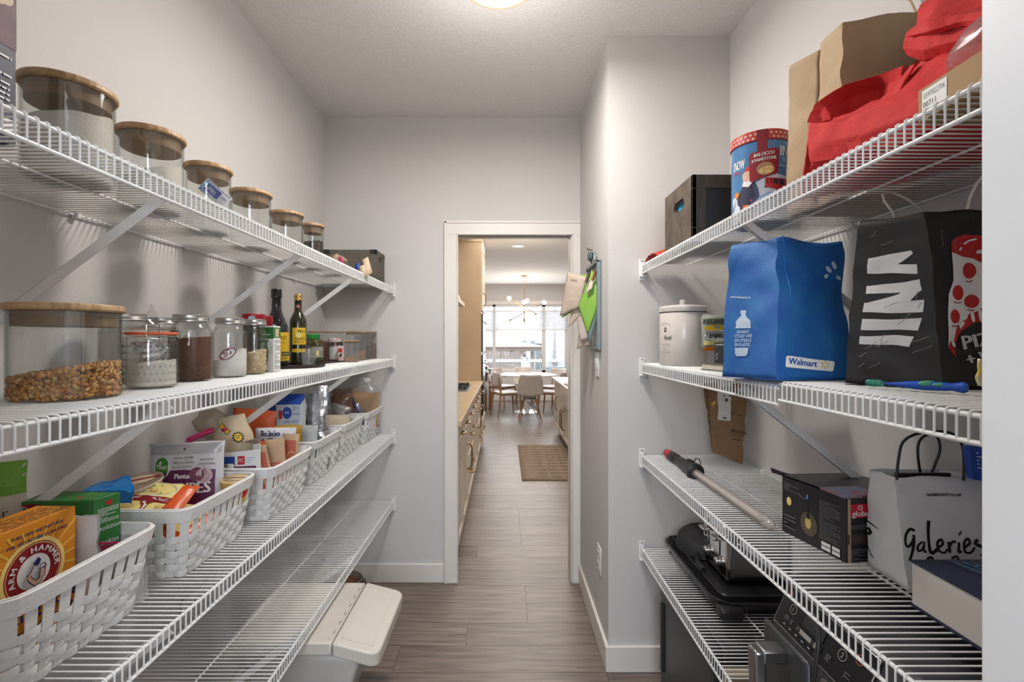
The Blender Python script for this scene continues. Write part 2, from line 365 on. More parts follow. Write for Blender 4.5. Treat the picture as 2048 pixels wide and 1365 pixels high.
# floor: underlay plus planks
fl=MB().box((-1.6,.40,-.05),(4.0,11.2,-.004)).build('floor',groutM); fl['kind']='structure'
pm={}
def plank(x0,x1,y0,y1):
    L=round(x1-x0,3)
    if L not in pm:
        b=MB().box((-L/2+.0008,-(y1-y0)/2+.0008,-.004),(L/2-.0008,(y1-y0)/2-.0008,0)); o=b.build('plank',plankM,fl,smooth=0); pm[L]=o.data; 
    else:
        o=bpy.data.objects.new('plank',pm[L]); COL.objects.link(o); o.parent=fl
    o.location=((x0+x1)/2,(y0+y1)/2,0)
PW=.178; y=.41; i=0
while y<5.55:
    x=-1.1-R.choice([0,.3,.6,.9])*1.0; xm=1.15 if y<2.9 else 1.3
    xs=max(-1.1,x)
    while x<xm:
        x2=x+1.22; a=max(x,-1.1); c=min(x2,xm)
        if c-a>.02: plank(a,c,y,y+PW)
        x=x2
    y+=PW; i+=1
b=MB()
while y<11.15:
    x=-1.6-R.uniform(0,1.2)
    while x<4.0:
        a=max(x,-1.6); c=min(x+1.22,4.0)
        if c-a>.02: b.box((a+.0008,y+.0008,-.004),(c-.0008,min(y+PW,11.19)-.0008,0))
        x+=1.22
    y+=PW
o=b.build('far_planks',plankM,fl,smooth=0); o['kind']='stuff'
# kitchen / dining shell
KL,KR,KY=-.93,3.9,11.1
struct('wall_kitchen_left',MB().box((KL-.1,YF+.12,0),(KL,KY+.12,H)),wallM)
struct('wall_kitchen_right',MB().box((KR,YF+.12,0),(KR+.1,KY+.12,H)),wallM)
b=MB(); b.box((XR+.1,YF-.1,0),(KR,YF+.12,H)); struct('wall_kitchen_near',b,wallM)
WX0,WX1,WZ0,WZ1=-.72,1.50,.66,2.27
b=MB(); b.box((KL,KY,0),(KR,KY+.12,WZ0)); b.box((KL,KY,WZ1),(KR,KY+.12,H)); b.box((KL,KY,WZ0),(WX0,KY+.12,WZ1)); b.box((WX1,KY,WZ0),(KR,KY+.12,WZ1)); struct('wall_kitchen_far',b,wallM)
struct('ceiling.002',MB().box((KL-.1,YF+.12,H),(KR+.1,KY+.12,H+.06)),ceilM)
b=MB(); b.box((KL,KY-.014,0),(KR,KY,.12)); struct('baseboard_kitchen',b,trimM,bev=.003)
w=MB()
fy0,fy1=KY+.02,KY+.09
w.box((WX0,fy0,WZ0),(WX0+.06,fy1,WZ1)); w.box((WX1-.06,fy0,WZ0),(WX1,fy1,WZ1)); w.box((WX0,fy0,WZ0),(WX1,fy1,WZ0+.06)); w.box((WX0,fy0,WZ1-.05),(WX1,fy1,WZ1)); w.box((-.27,fy0,WZ0),(-.20,fy1,WZ1)); w.box((.90,fy0,WZ0),(.985,fy1,WZ1))
wf=struct('window_1',w,M('white_vinyl_frame',(.68,.68,.70),.4),bev=.004)
for x0,x1 in ((WX0+.06,-.27),(-.20,.90),(.985,WX1-.06)): MB().box((x0,KY+.05,WZ0+.06),(x1,KY+.054,WZ1-.05)).build('pane',glassT,wf)
b=MB(); b.box((WX0-.09,KY-.02,WZ0-.09),(WX1+.09,KY,WZ0)); b.box((WX0-.09,KY-.02,WZ1),(WX1+.09,KY,WZ1+.09)); b.box((WX0-.09,KY-.02,WZ0),(WX0,KY,WZ1)); b.box((WX1,KY-.02,WZ0),(WX1+.09,KY,WZ1)); struct('trim_3',b,trimM,bev=.003)
# cellular shade hanging in the window
sm=bpy.data.materials.new('sheer_shade'); sm.use_nodes=True; n=sm.node_tree.nodes; l=sm.node_tree.links; n.remove(n['Principled BSDF'])
d=n.new('ShaderNodeBsdfDiffuse'); d.inputs[0].default_value=(.8,.8,.82,1); t=n.new('ShaderNodeBsdfTranslucent'); t.inputs[0].default_value=(.8,.82,.86,1); mx=n.new('ShaderNodeMixShader'); mx.inputs[0].default_value=.40
tp=n.new('ShaderNodeBsdfTransparent'); m2=n.new('ShaderNodeMixShader'); m2.inputs[0].default_value=.06
l.new(d.outputs[0],mx.inputs[1]); l.new(t.outputs[0],mx.inputs[2]); l.new(mx.outputs[0],m2.inputs[1]); l.new(tp.outputs[0],m2.inputs[2]); l.new(m2.outputs[0],n['Material Output'].inputs[0])
for x0,x1,lb in ((WX0+.01,.935,'white pleated cellular shade half lowered in the wide dining window panes'),(.95,WX1-.01,'narrow white pleated cellular shade in the right window pane')):
    th=thing('window_shade',lb,'blind',((x0+x1)/2,KY+.01,1.67))
    b=MB(); zs=[2.11-.0185*i for i in range(24)]
    vs=[]; 
    for i,z in enumerate(zs):
        yy=KY+(.004 if i%2 else -.012)
        vs+=[(x0,yy,z),(x1,yy,z)]
    b.add(vs,[(2*i,2*i+1,2*i+3,2*i+2) for i in range(len(zs)-1)]); b.build('pleated_fabric',sm,th,w=True,smooth=0)
    MB().box((x0,KY-.02,2.11),(x1,KY+.012,2.13)).build('top_rail',clipM,th,w=True); MB().box((x0,KY-.02,1.665),(x1,KY+.012,1.69)).build('bottom_rail',clipM,th,w=True)
# ---------------------------------------------------------------- pantry ceiling lamp
t=thing('ceiling_lamp','round flush ceiling lamp with pale wood rim in the pantry','lamp',(-.02,1.62,H))
c=(-.02,1.62,0)
b=MB().lathe([(.118,H),(.138,H),(.1385,2.675),(.136,2.664),(.126,2.662),(.124,2.668),(.124,H-.01)],40,c); b.build('rim',M('pale_wood_rim',(.55,.42,.27),.5),t,w=True)
MB().lathe([(.0,2.655),(.06,2.657),(.11,2.664),(.1235,2.67),(.1235,2.70),(0,2.70)],40,c).build('diffuser',domeM,t,w=True)

# ---------------------------------------------------------------- wire shelves
_wm={}
def wire_shelf(label,side,y0,y1,z,braces,clips):
    s=-1 if side=='l' else 1
    xf,xb=(-.652,-1.052) if s<0 else (.593,.971)
    t=thing('wire_shelf',label,'shelf',(xf,y0,z))
    n=int((y1-y0)/.0159)
    d=V((0,0,0)); r=.00165
    key=side
    for i in range(n+1):
        y=y0+.006+i*.0159
        if y>y1-.004: break
        if key not in _wm:
            ax=(xb-xf); b=MB(); b.tube([(ax,0,-.0017),(0-s*.0015,0,-.0017),(-s*.0045,0,-.004),(-s*.0052,0,-.010),(-s*.0052,0,-.042)],r,5,caps=False)
            o=b.build('wire',wireM,t); _wm[key]=o.data
        else:
            o=bpy.data.objects.new('wire',_wm[key]); COL.objects.link(o); o.parent=t
        o.location=(0,y-y0,0)
    L=y1-y0
    def rod(x,zz,r,nm): MB().tube([(x,0,zz),(x,L,zz)],r,8).build(nm,wireM,t)
    rod(-s*.0008,-.0075,.0037,'front_rail'); rod(-s*.0052+s*.002,-.0415,.0036,'lower_rail'); rod((xb-xf)*.5,-.0055,.0026,'middle_rod'); rod((xb-xf)+s*-.004,-.0055,.0028,'back_rod')
    for y in braces:
        b=MB(); w_=.009
        # folded strap: broad web standing on edge with a narrow lip
        x0,z0,x1,z1=s*.004,-.020,(xb-xf)-s*.001,-.315
        dx,dz=x1-x0,z1-z0; q=math.hypot(dx,dz)
        for (ya,yb,h0,h1) in ((-.0012,.0012,-.010,.010),(-.0012,.010,-.010,-.008)):
            n0=(-dz/q*h0,dx/q*h0); n1=(-dz/q*h1,dx/q*h1)
            b.hull([(x0+n0[0],y-y0+ya,z0+n0[1]),(x1+n0[0],y-y0+ya,z1+n0[1]),(x1+n0[0],y-y0+yb,z1+n0[1]),(x0+n0[0],y-y0+yb,z0+n0[1])],[(x0+n1[0],y-y0+ya,z0+n1[1]),(x1+n1[0],y-y0+ya,z1+n1[1]),(x1+n1[0],y-y0+yb,z1+n1[1]),(x0+n1[0],y-y0+yb,z0+n1[1])])
        b.box((min(x1,x1-s*.003),y-y0-w_,z1-.03),(max(x1,x1-s*.003),y-y0+w_,z1+.01))
        b.build('brace',wireM,t,bev=.0006)
    for y in clips:
        b=MB(); xw=xb-xf+s*.003; b.box((min(xw,xw-s*.016),y-y0-.007,-.014),(max(xw,xw-s*.016),y-y0+.007,.004)); b.build('wall_clip',clipM,t,bev=.002)
    # end bracket on the far wall
    if (s<0 and y1>2.6) or (s>0 and y1>1.9):
        yw=L+.0135 if s<0 else L+.0125
        b=MB(); x0,x1=(-.012,.012)
        b.box((-.013,yw-.004,-.068),(.013,yw,.022)); b.box((-.004-s*.004,yw-.022,-.052),(.004-s*.004,yw,.006)); b.box((-.012,yw-.026,-.056),(.012,yw-.004,-.049))
        o=b.build('end_bracket',clipM,t,bev=.002)
        MB().lathe([(0,0),(.003,0),(.0035,.0015),(0,.0022)],10).xf(Matrix.Translation((0,yw-.004,.015))@Matrix.Rotation(PI/2,4,'X')).build('screw',steelM,o)
        b=MB(); b.box((xb-xf-.004 if s>0 else xb-xf-.004,yw-.012,-.014),(xb-xf+.012 if s<0 else xb-xf+.004,yw,.004)); b.build('wall_clip',clipM,t,bev=.002)
    return t
LZ=[1.738,1.319,.877,.488]; RZ=[1.752,1.333,.938,.541]
names=['top','second','third','lowest']
for z,nm in zip(LZ,names): wire_shelf('white wire shelf on the left wall, %s of four'%nm,'l',.535,2.752,z,[.923,1.538,2.10],[.75,1.15,1.55,1.95,2.35])
for i,(z,nm) in enumerate(zip(RZ,names)):
    if i==1:
        wire_shelf('white wire shelf on the right, second of four, far half under the white canister','r',1.012,2.008,1.329,[1.18],[1.4,1.8])
        wire_shelf('white wire shelf on the right, second of four, near half under the toothbrush','r',.54,1.006,1.339,[],[.75])
    else: wire_shelf('white wire shelf on the right wall, %s of four'%nm,'r',.54,2.008,z,[1.18],[.8,1.3,1.75])
# splice sleeves on right shelf rails and liner pieces
# ---------------------------------------------------------------- wall fittings
t=thing('light_switch','white double rocker light switch on the wall beside the door','switch',(XJ,2.25,1.31))
MB().box((XJ-.006,2.21,1.25),(XJ,2.29,1.37)).build('plate',clipM,t,w=True,bev=.003)
for y in (2.222,2.256):
    MB().hull([(XJ-.008,y,1.282),(XJ-.006,y,1.282),(XJ-.006,y+.022,1.282),(XJ-.008,y+.022,1.282)],[(XJ-.014,y,1.338),(XJ-.006,y,1.338),(XJ-.006,y+.022,1.338),(XJ-.014,y+.022,1.338)]).build('rocker',clipM,t,w=True,bev=.001)
t=thing('wall_outlet','white wall outlet low on the wall beside the door','outlet',(XJ,2.21,.40))
o=MB().box((XJ-.006,2.165,.335),(XJ,2.245,.46)).build('plate',clipM,t,w=True,bev=.003)
for z in (.372,.422): 
    q=MB().box((XJ-.008,2.188,z-.017),(XJ-.005,2.222,z+.017)).build('socket',clipM,t,w=True,bev=.003)
    MB().box((XJ-.0087,2.196,z-.006),(XJ-.0079,2.199,z+.006)).box((XJ-.0087,2.211,z-.006),(XJ-.0079,2.214,z+.006)).build('slot',black,q,w=True)
# ================================================================ LEFT SIDE, top shelf: storage jars
def jar_profile(r,h,t=.0025,br=.006):
    return [(0,0),(r-br,0),(r-.001,br*.5),(r,br),(r,h),(r-t,h),(r-t,br+t),(r-br-t,t+.001),(0,t+.001)]
def bamboo_jar(name,label,x,y,z,r,h,group=None,cat='jar'):
    t=thing(name,label,cat,(x,y,z),group)
    MB().lathe(jar_profile(r,h-.014),36).build('glass_body',glass,t)
    l=MB().lathe([(0,h-.013),(r+.002,h-.013),(r+.005,h-.010),(r+.005,h-.003),(r+.003,h),(0,h)],40).build('lid',bamboo,t)
    MB().lathe([(0,h-.040),(r-.006,h-.040),(r-.006,h-.013)],36).build('stopper',M('stopper_wood',(.24,.15,.075),.6,vs=7,st=(3,20,3)) if 'stopper_wood' not in bpy.data.materials else bpy.data.materials['stopper_wood'],l)
    MB().lathe([(r-.0055,h-.020),(r-.0025,h-.021),(r-.0025,h-.014),(r-.0055,h-.014)],36).build('seal_ring',plasM,l)
    return t
def powder(t,r,h0,h1,mat,seed=0,name='contents',amp=.006,n=26):
    """a filled volume with an uneven, tilted top"""
    b=MB(); rr=r-.0035
    def top(x,y):
        return h0+(h1-h0)*(.5+.5*(x*.8+y*.6)/rr)+amp*noise.noise(V((x*40+seed,y*40,seed)))
    vs=[(0,0,.004)];fs=[]
    for k in range(n):
        q=2*PI*k/n; vs.append(((rr-.003)*math.cos(q),(rr-.003)*math.sin(q),.004))
    for k in range(n): fs.append((0,1+(k+1)%n,1+k))
    prev=1
    for ring,(rad,f) in enumerate([(1,.06),(1,.5),(1,1),(.85,1),(.6,1),(.35,1)]):
        st=len(vs)
        for k in range(n):
            q=2*PI*k/n; x,y=rr*rad*math.cos(q),rr*rad*math.sin(q); vs.append((x,y,.004+(top(x,y)-.004)*f))
        for k in range(n): fs.append((prev+k,prev+(k+1)%n,st+(k+1)%n,st+k))
        prev=st
    vs.append((0,0,top(0,0))); m=len(vs)-1
    for k in range(n): fs.append((prev+k,prev+(k+1)%n,m))
    b.add(vs,fs); o=b.build(name,mat,t); return o
def pieces(t,r,h0,h1,n,sz,mats,name,seed,rough=.3):
    """small pieces heaped in a jar: kernels, beans, chips - joined, uncountable"""
    rr=random.Random(seed); b=MB()
    for i in range(n):
        if i<n*.72:
            q=rr.uniform(-PI,PI); rad=r-.0045-rr.uniform(0,sz*.7); 
            x,y=rad*math.cos(q),rad*math.sin(q); top=h0+(h1-h0)*(.5+.5*(x*.8+y*.6)/r); z=.005+rr.random()*(top-.003)
        else:
            q=rr.uniform(-PI,PI); rad=(r-.006)*math.sqrt(rr.random()); x,y=rad*math.cos(q),rad*math.sin(q); z=h0+(h1-h0)*(.5+.5*(x*.8+y*.6)/r)+rr.uniform(-.002,.003)
        rot=Euler((rr.uniform(0,6),rr.uniform(0,6),rr.uniform(0,6))).to_matrix()
        b.ball((x,y,z),sz,6,4,m=rr.randrange(len(mats)),sc=(1,.72,.55),rot=rot)
    o=b.build(name,mats,t,smooth=3); o['kind']='stuff'; return o
SH1=LZ[0]+.0002
jars=[(-.86,.929,.0712,.187,'large round glass jar with bamboo lid and white flour, nearest on the top shelf'),
      (-.86,1.145,.0665,.190,'round glass jar with bamboo lid half full of flour, second on the top shelf'),
      (-.86,1.366,.0575,.190,'round glass jar with bamboo lid holding sugar and a blue and white paper packet'),
      (-.86,1.597,.061,.190,'nearly empty round glass jar with bamboo lid, fourth on the top shelf'),
      (-.86,1.858,.059,.190,'round glass jar with bamboo lid holding green and dark packets, fifth on the top shelf'),
      (-.83,2.04,.043,.190,'small glass jar with bamboo lid full of coffee beans on the top shelf')]
J=[]
for x,y,r,h,lb in jars: J.append(bamboo_jar('storage_jar',lb,x,y,SH1,r,h,'bamboo-lidded jars on the top left shelf'))
powder(J[0],.0712,.10,.135,flour,1,'flour'); powder(J[1],.0665,.07,.115,flour,2,'flour'); powder(J[2],.0575,.05,.075,sugar,3,'sugar')
powder(J[3],.061,.012,.02,oats,4,'flakes'); powder(J[4],.059,.03,.045,brown,5,'dark_grounds'); powder(J[5],.043,.10,.115,M('coffee_core',(.03,.015,.01),.7),6,'coffee_grounds')
pieces(J[5],.043,.105,.12,420,.0048,[M('coffee_bean',(.075,.032,.022),.4),M('coffee_bean_dark',(.04,.017,.012),.4)],'coffee_beans',5)
# paper packet inside jar 3
t=thing('paper_packet','blue and white folded paper packet standing in the sugar jar','packet',(-.825,1.345,SH1+.06))
m=Matrix.Translation((-.822,1.335,SH1+.105))@Euler((.25,.65,.75)).to_matrix().to_4x4()
b=MB(); b.box((-.038,-.002,-.020),(.038,.002,.020)); b.xf(m); b.build('envelope',paperM,t,w=True,bev=.001)
pr=Print(lambda u,v,off=0: m@V((u,-.002-off,v)),.0004)
pr.rect(-.028,-.011,.012,.013,bluep); pr.rect(-.036,-.018,-.031,.018,lblue)
pr.text('ZIEL',.014,.0,.008,bluep); pr.text('MEL',-.02,-.004,.010,white); pr.smallprint(-.034,-.019,.034,-.013,2,bluep,seed=3); pr.smallprint(-.034,.014,.034,.019,1,bluep,seed=4); pr.done(t,'printed_label')
t=thing('tea_tin','small green and yellow round packet inside the fifth glass jar','packet',(-.862,1.85,SH1+.046))
MB().lathe([(0,0),(.026,0),(.028,.003),(.028,.022),(.026,.026),(0,.026)],24).build('tin_body',green,t); MB().lathe([(0,.026),(.024,.026),(.022,.029),(0,.029)],24).build('tin_lid',lyel,t)
# navy cereal box at far left of the top shelf
t=thing('cereal_box','tall navy box with food photo and small print at the left end of top shelf','box',(-.83,.72,SH1))
cb=M('box_food_photo',(.20,.10,.12),.6,col2=(.03,.025,.06),vs=9)
MB().box((-.85,.60,SH1),(-.79,.76,SH1+.30)).build('carton',navy,t,w=True,bev=.0015)
pr=Print(plane((-.79,.60,SH1),(0,1,0),(0,0,1)))
pr.rect(0,.155,.16,.30,cb,seg=0)
rr=random.Random(4)
for (u,v,a,b_) in ((.139,.262,.013,.010),(.128,.247,.011,.011),(.143,.233,.012,.013),(.12,.27,.010,.008),(.150,.275,.008,.007),(.135,.222,.010,.006)): pr.ell(u,v,a,b_,beige,rot=.4)
pr.smallprint(.06,.102,.152,.15,5,white,.35,3); pr.smallprint(.06,.056,.149,.098,5,white,.35,6); pr.rect(.08,.012,.155,.040,white); pr.smallprint(.085,.016,.150,.036,3,blackp,.3,7)
pr.done(t,'printed_label')
# the side that faces along the aisle
pr=Print(plane((-.85,.60,SH1),(1,0,0),(0,0,1))); pr.rect(.003,.16,.057,.295,cb); pr.smallprint(.008,.03,.05,.15,12,white,.3,9); pr.done(t,'side_print')
# open board crate at the end of the top shelf
def crate(t,x0,x1,y0,y1,z0,z1,mat,th,corner,handle=True):
    # box with open top: four boards and a bottom
    MB().box((x0,y0,z0),(x1,y1,z0+th)).build('bottom_board',mat,t,w=True)
    MB().box((x0,y0,z0+th),(x1,y0+th,z1)).build('side_board',mat,t,w=True,bev=.0008)
    MB().box((x0,y1-th,z0+th),(x1,y1,z1)).build('side_board',mat,t,w=True,bev=.0008)
    for xx in (x0,x1-th):
        b=MB(); ym=(y0+y1)/2; hw=(y1-y0)*.13; ha,hb=z0+(z1-z0)*.70,z0+(z1-z0)*.84
        for (ya,yb,za,zb) in ((y0+th,y1-th,z0+th,ha),(y0+th,y1-th,hb,z1),(y0+th,ym-hw,ha,hb),(ym+hw,y1-th,ha,hb)): b.box((xx,ya,za),(xx+th,yb,zb))
        b.build('end_board',mat,t,w=True)
    if corner:
        for xx in (x0,x1):
            for yy in (y0,y1):
                for zz in (z0,z1-.022):
                    sx=-1 if xx==x1 else 1; sy=-1 if yy==y1 else 1; b=MB()
                    b.box((min(xx-sx*.001,xx+sx*.034),min(yy-sy*.001,yy+sy*.003),zz-.001),(max(xx-sx*.001,xx+sx*.034),max(yy-sy*.001,yy+sy*.003),zz+.023))
                    b.box((min(xx-sx*.001,xx+sx*.003),min(yy-sy*.001,yy+sy*.034),zz-.001),(max(xx-sx*.001,xx+sx*.003),max(yy-sy*.001,yy+sy*.034),zz+.023))
                    b.build('metal_corner',black,t,w=True)
t=thing('board_crate','small grey wooden crate with black corners at the far end of the left top shelf','crate',(-.86,2.65,SH1))
crate(t,-.99,-.70,2.57,2.748,SH1,SH1+.184,zincM,.008,True)
rr=random.Random(9)
def crumple_ball(name,mat,c,r,seed,sc=(1,1,1),parent=None,amp=.5):
    b=MB(); b.ball(c,r,18,12,sc=sc); C_=V(c)
    for i,p in enumerate(b.v):
        d=p-C_; q=d*(28/ max(.5,1))*(.05/r)+V((seed,seed*2,0)); n_=noise.noise_vector(q); r_=1-2*abs(n_.x)
        b.v[i]=C_+d*(1+amp*.6*r_*.5+amp*n_.y*.5)
    return b.build(name,mat,parent,w=True,smooth=.5)
t=thing('plastic_packet','crumpled tan and blue snack packets in front of the grey crate','packet',(-.80,2.16,SH1))
pts=[(-.80,2.20),(-.77,2.21),(-.745,2.23)]
crumple_ball('wrapper',M('crumpled_tan',(.33,.24,.16),.4,col2=(.20,.13,.09),vs=30),(-.79,2.22,SH1+.045),.042,2,parent=t,sc=(1,.7,1),amp=.9)
b=MB(); b.add([P(718,533,2.17),P(728,530,2.17),P(734,552,2.17),P(720,558,2.17),P(725,520,2.2),P(736,514,2.2),P(745,545,2.2)],[(0,1,2,3),(4,5,6,2)]); b.build('folded_flap',beige,t,w=True,solid=-.002)
b=MB(); b.add([P(711,528,2.165),P(719,526,2.165),P(716,545,2.165),P(709,543,2.165)],[(0,1,2,3)]); b.build('blue_strip',bluep,t,w=True,solid=-.002)
tag(MB().tube([P(679,515,2.15),P(683,524,2.15),P(688,534,2.15),P(692,541,2.15)],[.007,.008,.006,.004],8).build('clip',pink,None),'small red plastic clip beside the crumpled packets on the top left shelf','clip')

# ================================================================ second shelf on the left
SH2=LZ[1]+.0002
def mason(name,label,x,y,z,r,h,lidr=.78,cat='jar',group=None):
    t=thing(name,label,cat,(x,y,z),group)
    nr=r*lidr; lh=.018; ys=h-lh
    prof=[(0,.003),(r-.012,0),(r-.004,.002),(r,.010),(r,ys*.80),(r-.002,ys*.86),(r-.008 if lidr<.95 else r-.002,ys*.93),(nr-.002,ys*.97),(nr-.003,h-.003),(nr-.006,h-.003),(nr-.006,ys*.97),(r-.012,ys*.92),(r-.004,ys*.8),(r-.004,.012),(r-.014,.005),(0,.006)]
    MB().lathe(prof,36).build('glass_body',glass,t)
    l=MB().lathe([(nr-.001,h-lh),(nr+.003,h-lh),(nr+.003,h-lh+.003),(nr+.0015,h-lh+.005),(nr+.003,h-lh+.007),(nr+.0015,h-.008),(nr+.002,h-.002),(nr,h),(nr-.004,h+.0003),(nr-.006,h-.001)],44).build('lid_ring',silver,t)
    MB().lathe([(0,h-.0015),(nr-.005,h-.0015),(nr-.005,h-.004),(0,h-.004)],36).build('lid_disc',silver,l)
    return t
def glassfromdir(px0,px1,X=None,Y=None):
    a=math.atan((px0-1008)/F); b=math.atan((px1-1008)/F); c=(a+b)/2; h=abs(b-a)/2
    if Y is None: Y=X/math.tan(c)
    d=Y/math.cos(c); return (Y*math.tan(c),Y,d*math.sin(h))
# popcorn jar
t=bamboo_jar('popcorn_jar','large round glass jar with bamboo lid partly filled with popcorn kernels',-.812,.872,SH2,.0805,.172)
k1=M('kernel_amber',(.58,.27,.06),.3,vs=200); k2=M('kernel_pale',(.68,.43,.16),.3,vs=200); k3=M('kernel_deep',(.44,.17,.03),.3)
powder(t,.076,.028,.050,k3,3,'kernel_bed'); pieces(t,.0805,.038,.064,1150,.0056,[k1,k2,k1,k3],'popcorn_kernels',8)
# jars
t=mason('mason_jar','large clear mason jar of white flour behind the popcorn jar',-.955,1.18,SH2,.0515,.174,.85); powder(t,.0515,.125,.135,flour,5,'flour')
t=mason('mason_jar','clear mason jar with silver lid behind the hobnail clasp jar',-.998,1.37,SH2,.045,.172,.85); powder(t,.045,.09,.10,sugar,5,'sugar')
# hobnail clasp jar
x,y,r=-.796,1.060,.0565
t=thing('clasp_jar','hobnail glass jar with orange rubber seal and wire clasp, holding white packets','jar',(x,y,SH2))
b=MB().lathe([(0,.002),(r-.012,0),(r-.004,.003),(r,.010),(r+.001,.085),(r-.004,.096),(r-.006,.100),(r-.009,.100),(r-.006,.085),(r-.005,.012),(0,.007)],40); 
for row in range(6):
    for k in range(30):
        q=2*PI*(k+.5*(row%2))/30; b.ball(((r+.0005)*math.cos(q),(r+.0005)*math.sin(q),.016+row*.0125),.0026,5,4)
b.build('glass_body',glass,t)
MB().lathe([(r-.012,.100),(r-.003,.100),(r-.002,.1025),(r-.003,.105),(r-.012,.105)],40).build('rubber_seal',M('orange_rubber',(.72,.13,.035),.5),t)
l=MB().lathe([(r-.012,.105),(r-.003,.105),(r-.002,.110),(r-.006,.114),(0,.116)],40).build('glass_lid',glass,t)
q0=math.atan2(-y,-x); 
def cp(a,rad,z): return (rad*math.cos(a),rad*math.sin(a),z)
qf=q0+.05
b=MB(); b.tube([cp(qf-.22,r,.118),cp(qf-.22,r+.003,.104),cp(qf-.2,r+.004,.094),cp(qf+.2,r+.004,.092),cp(qf+.22,r+.003,.104),cp(qf+.22,r,.118)],.0011,6)
b.tube([cp(q,r+.0005,.097) for q in [2*PI*i/30 for i in range(30)]],.0009,5,closed=True); b.tube([cp(q,r-.002,.111) for q in [2*PI*i/30 for i in range(30)]],.0009,5,closed=True)
b.tube([cp(qf+.15,r+.006,.093),cp(qf+.2,r+.008,.098),cp(qf+.3,r+.006,.095)],.0013,6); b.build('wire_clasp',chrome,t)
b=MB(); b.lathe([(.0,.116),(.007,.117),(.006,.121),(.0035,.124),(.009,.130),(.0115,.136),(.009,.143),(.004,.147),(.0055,.150),(.003,.156),(0,.160)],8); b.build('lid_finial',glass,l,smooth=.2)
powder(t,r-.002,.045,.052,flour,3,'white_powder',.004)
rr=random.Random(3); b=MB()
for i in range(26):
    q=rr.uniform(0,6.28); rad=rr.uniform(0,.030); c=V((rad*math.cos(q),rad*math.sin(q),.060+rr.uniform(0,.026))); m=Matrix.Translation(c)@Euler((rr.uniform(-.5,.5),rr.uniform(-.6,.6),rr.uniform(0,6.28))).to_matrix().to_4x4()
    s=MB(); s.box((-.018,-.0035,-.002),(.018,.0035,.002)); s.xf(m); b.add(s.v,s.f)
o=b.build('paper_packets',paperM,t,bev=.001); o['kind']='stuff'
t.scale=(.91,.91,1.19)
# cocoa, coconut, oats
t=mason('mason_jar','mason jar of brown cocoa powder between the clasp jar and the white sugar jar',-.827,1.24,SH2,.050,.174); powder(t,.050,.108,.116,cocoa,2,'cocoa')
t=mason('mason_jar','mason jar of white coconut with a red printed tag inside',-.80,1.37,SH2,.0462,.172); powder(t,.0462,.048,.085,sugar,7,'shredded_coconut',.010)
pr=Print(cyl((-.80,1.37,SH2),.0438,a0=-1.75),.0); pr.ell(.025,.068,.024,.014,dred,rot=.6); pr.ell(.025,.068,.021,.011,white,rot=.6); pr.text('CSG',.010,.052,.015,dred,rot=.6,w=.032,bold=.001); pr.done(t,'printed_tag')
t=mason('mason_jar','smaller mason jar of pale crushed flakes beside the green and white carton',-.79,1.49,SH2,.0345,.173,.86); powder(t,.0345,.062,.078,oats,9,'pale_flakes',.008); pieces(t,.0345,.057,.078,200,.006,[oats,beige,M('nut_pale',(.66,.55,.36),.7)],'nut_pieces',5)
# red lidded containers
t=thing('spice_tub','round tub with a wide red lid behind the mason jars','container',(-.885,1.66,SH2)); t.scale=(.8,.8,1.14)
MB().lathe([(0,0),(.040,0),(.042,.003),(.042,.148),(0,.148)],30).build('tub',M('tub_brown',(.05,.03,.02),.4),t); MB().lathe([(0,.148),(.046,.148),(.047,.151),(.047,.172),(.044,.175),(0,.175)],34).build('lid',M('red_plastic',(.30,.006,.015),.35),t)
pr=Print(cyl((-.885,1.66,SH2),.0471,a0=-1.25)); pr.ell(0,.160,.014,.008,lblue); pr.smallprint(-.011,.155,.011,.165,3,white,.4,2); pr.done(t,'lid_label')
t=thing('spice_tub','smaller red-capped dark bottle tucked behind the green carton','container',(-.911,1.80,SH2)); t.scale=(.85,.85,1.25)
MB().lathe([(0,0),(.024,0),(.026,.003),(.026,.11),(.02,.13),(0,.13)],24).build('tub',M('dark_glass_brown',(.02,.010,.008),.2),t); MB().lathe([(0,.129),(.025,.129),(.026,.131),(.026,.158),(.024,.16),(0,.16)],28).build('lid',bpy.data.materials['red_plastic'],t)
# stevia carton
t=thing('carton','green and white carton with leaf print and sideways lettering beside the mason jars','box',(-.79,1.60,SH2))
A,B_,C_,D=V((-.824,1.578,SH2)),V((-.769,1.568,SH2)),V((-.774,1.625,SH2)),V((-.83,1.635,SH2)); up=V((0,0,.155))
MB().hull([A,B_,C_,D],[p+up for p in (A,B_,C_,D)]).build('carton_body',white,t,w=True,bev=.001)
pr=Print(plane(A,B_-A,(0,0,1))); w_=(B_-A).length
pr.rect(0,.112,w_,.15,green); pr.poly([(0,0),(.034,0),(.027,.014),(.033,.04),(.036,.07),(.031,.095),(.038,.108),(.027,.108),(.020,.112),(0,.108)],green); pr.poly([(.002,.02),(.02,.03),(.025,.05),(.01,.045)],lgreen)
pr.text('Stevia',.008,.098,.015,white,rot=-PI/2,w=.048,bold=.001); pr.rect(.015,.125,.045,.127,white); pr.smallprint(.040,.06,.052,.1,14,lgreen,.3,2); pr.done(t,'front_print')
pr=Print(plane(B_,C_-B_,(0,0,1))); w_=(C_-B_).length; pr.rect(0,.115,w_,.15,green); pr.smallprint(.006,.008,w_-.006,.108,16,greyp,.4,8); pr.rect(.012,.118,.04,.146,beige); pr.done(t,'side_print')
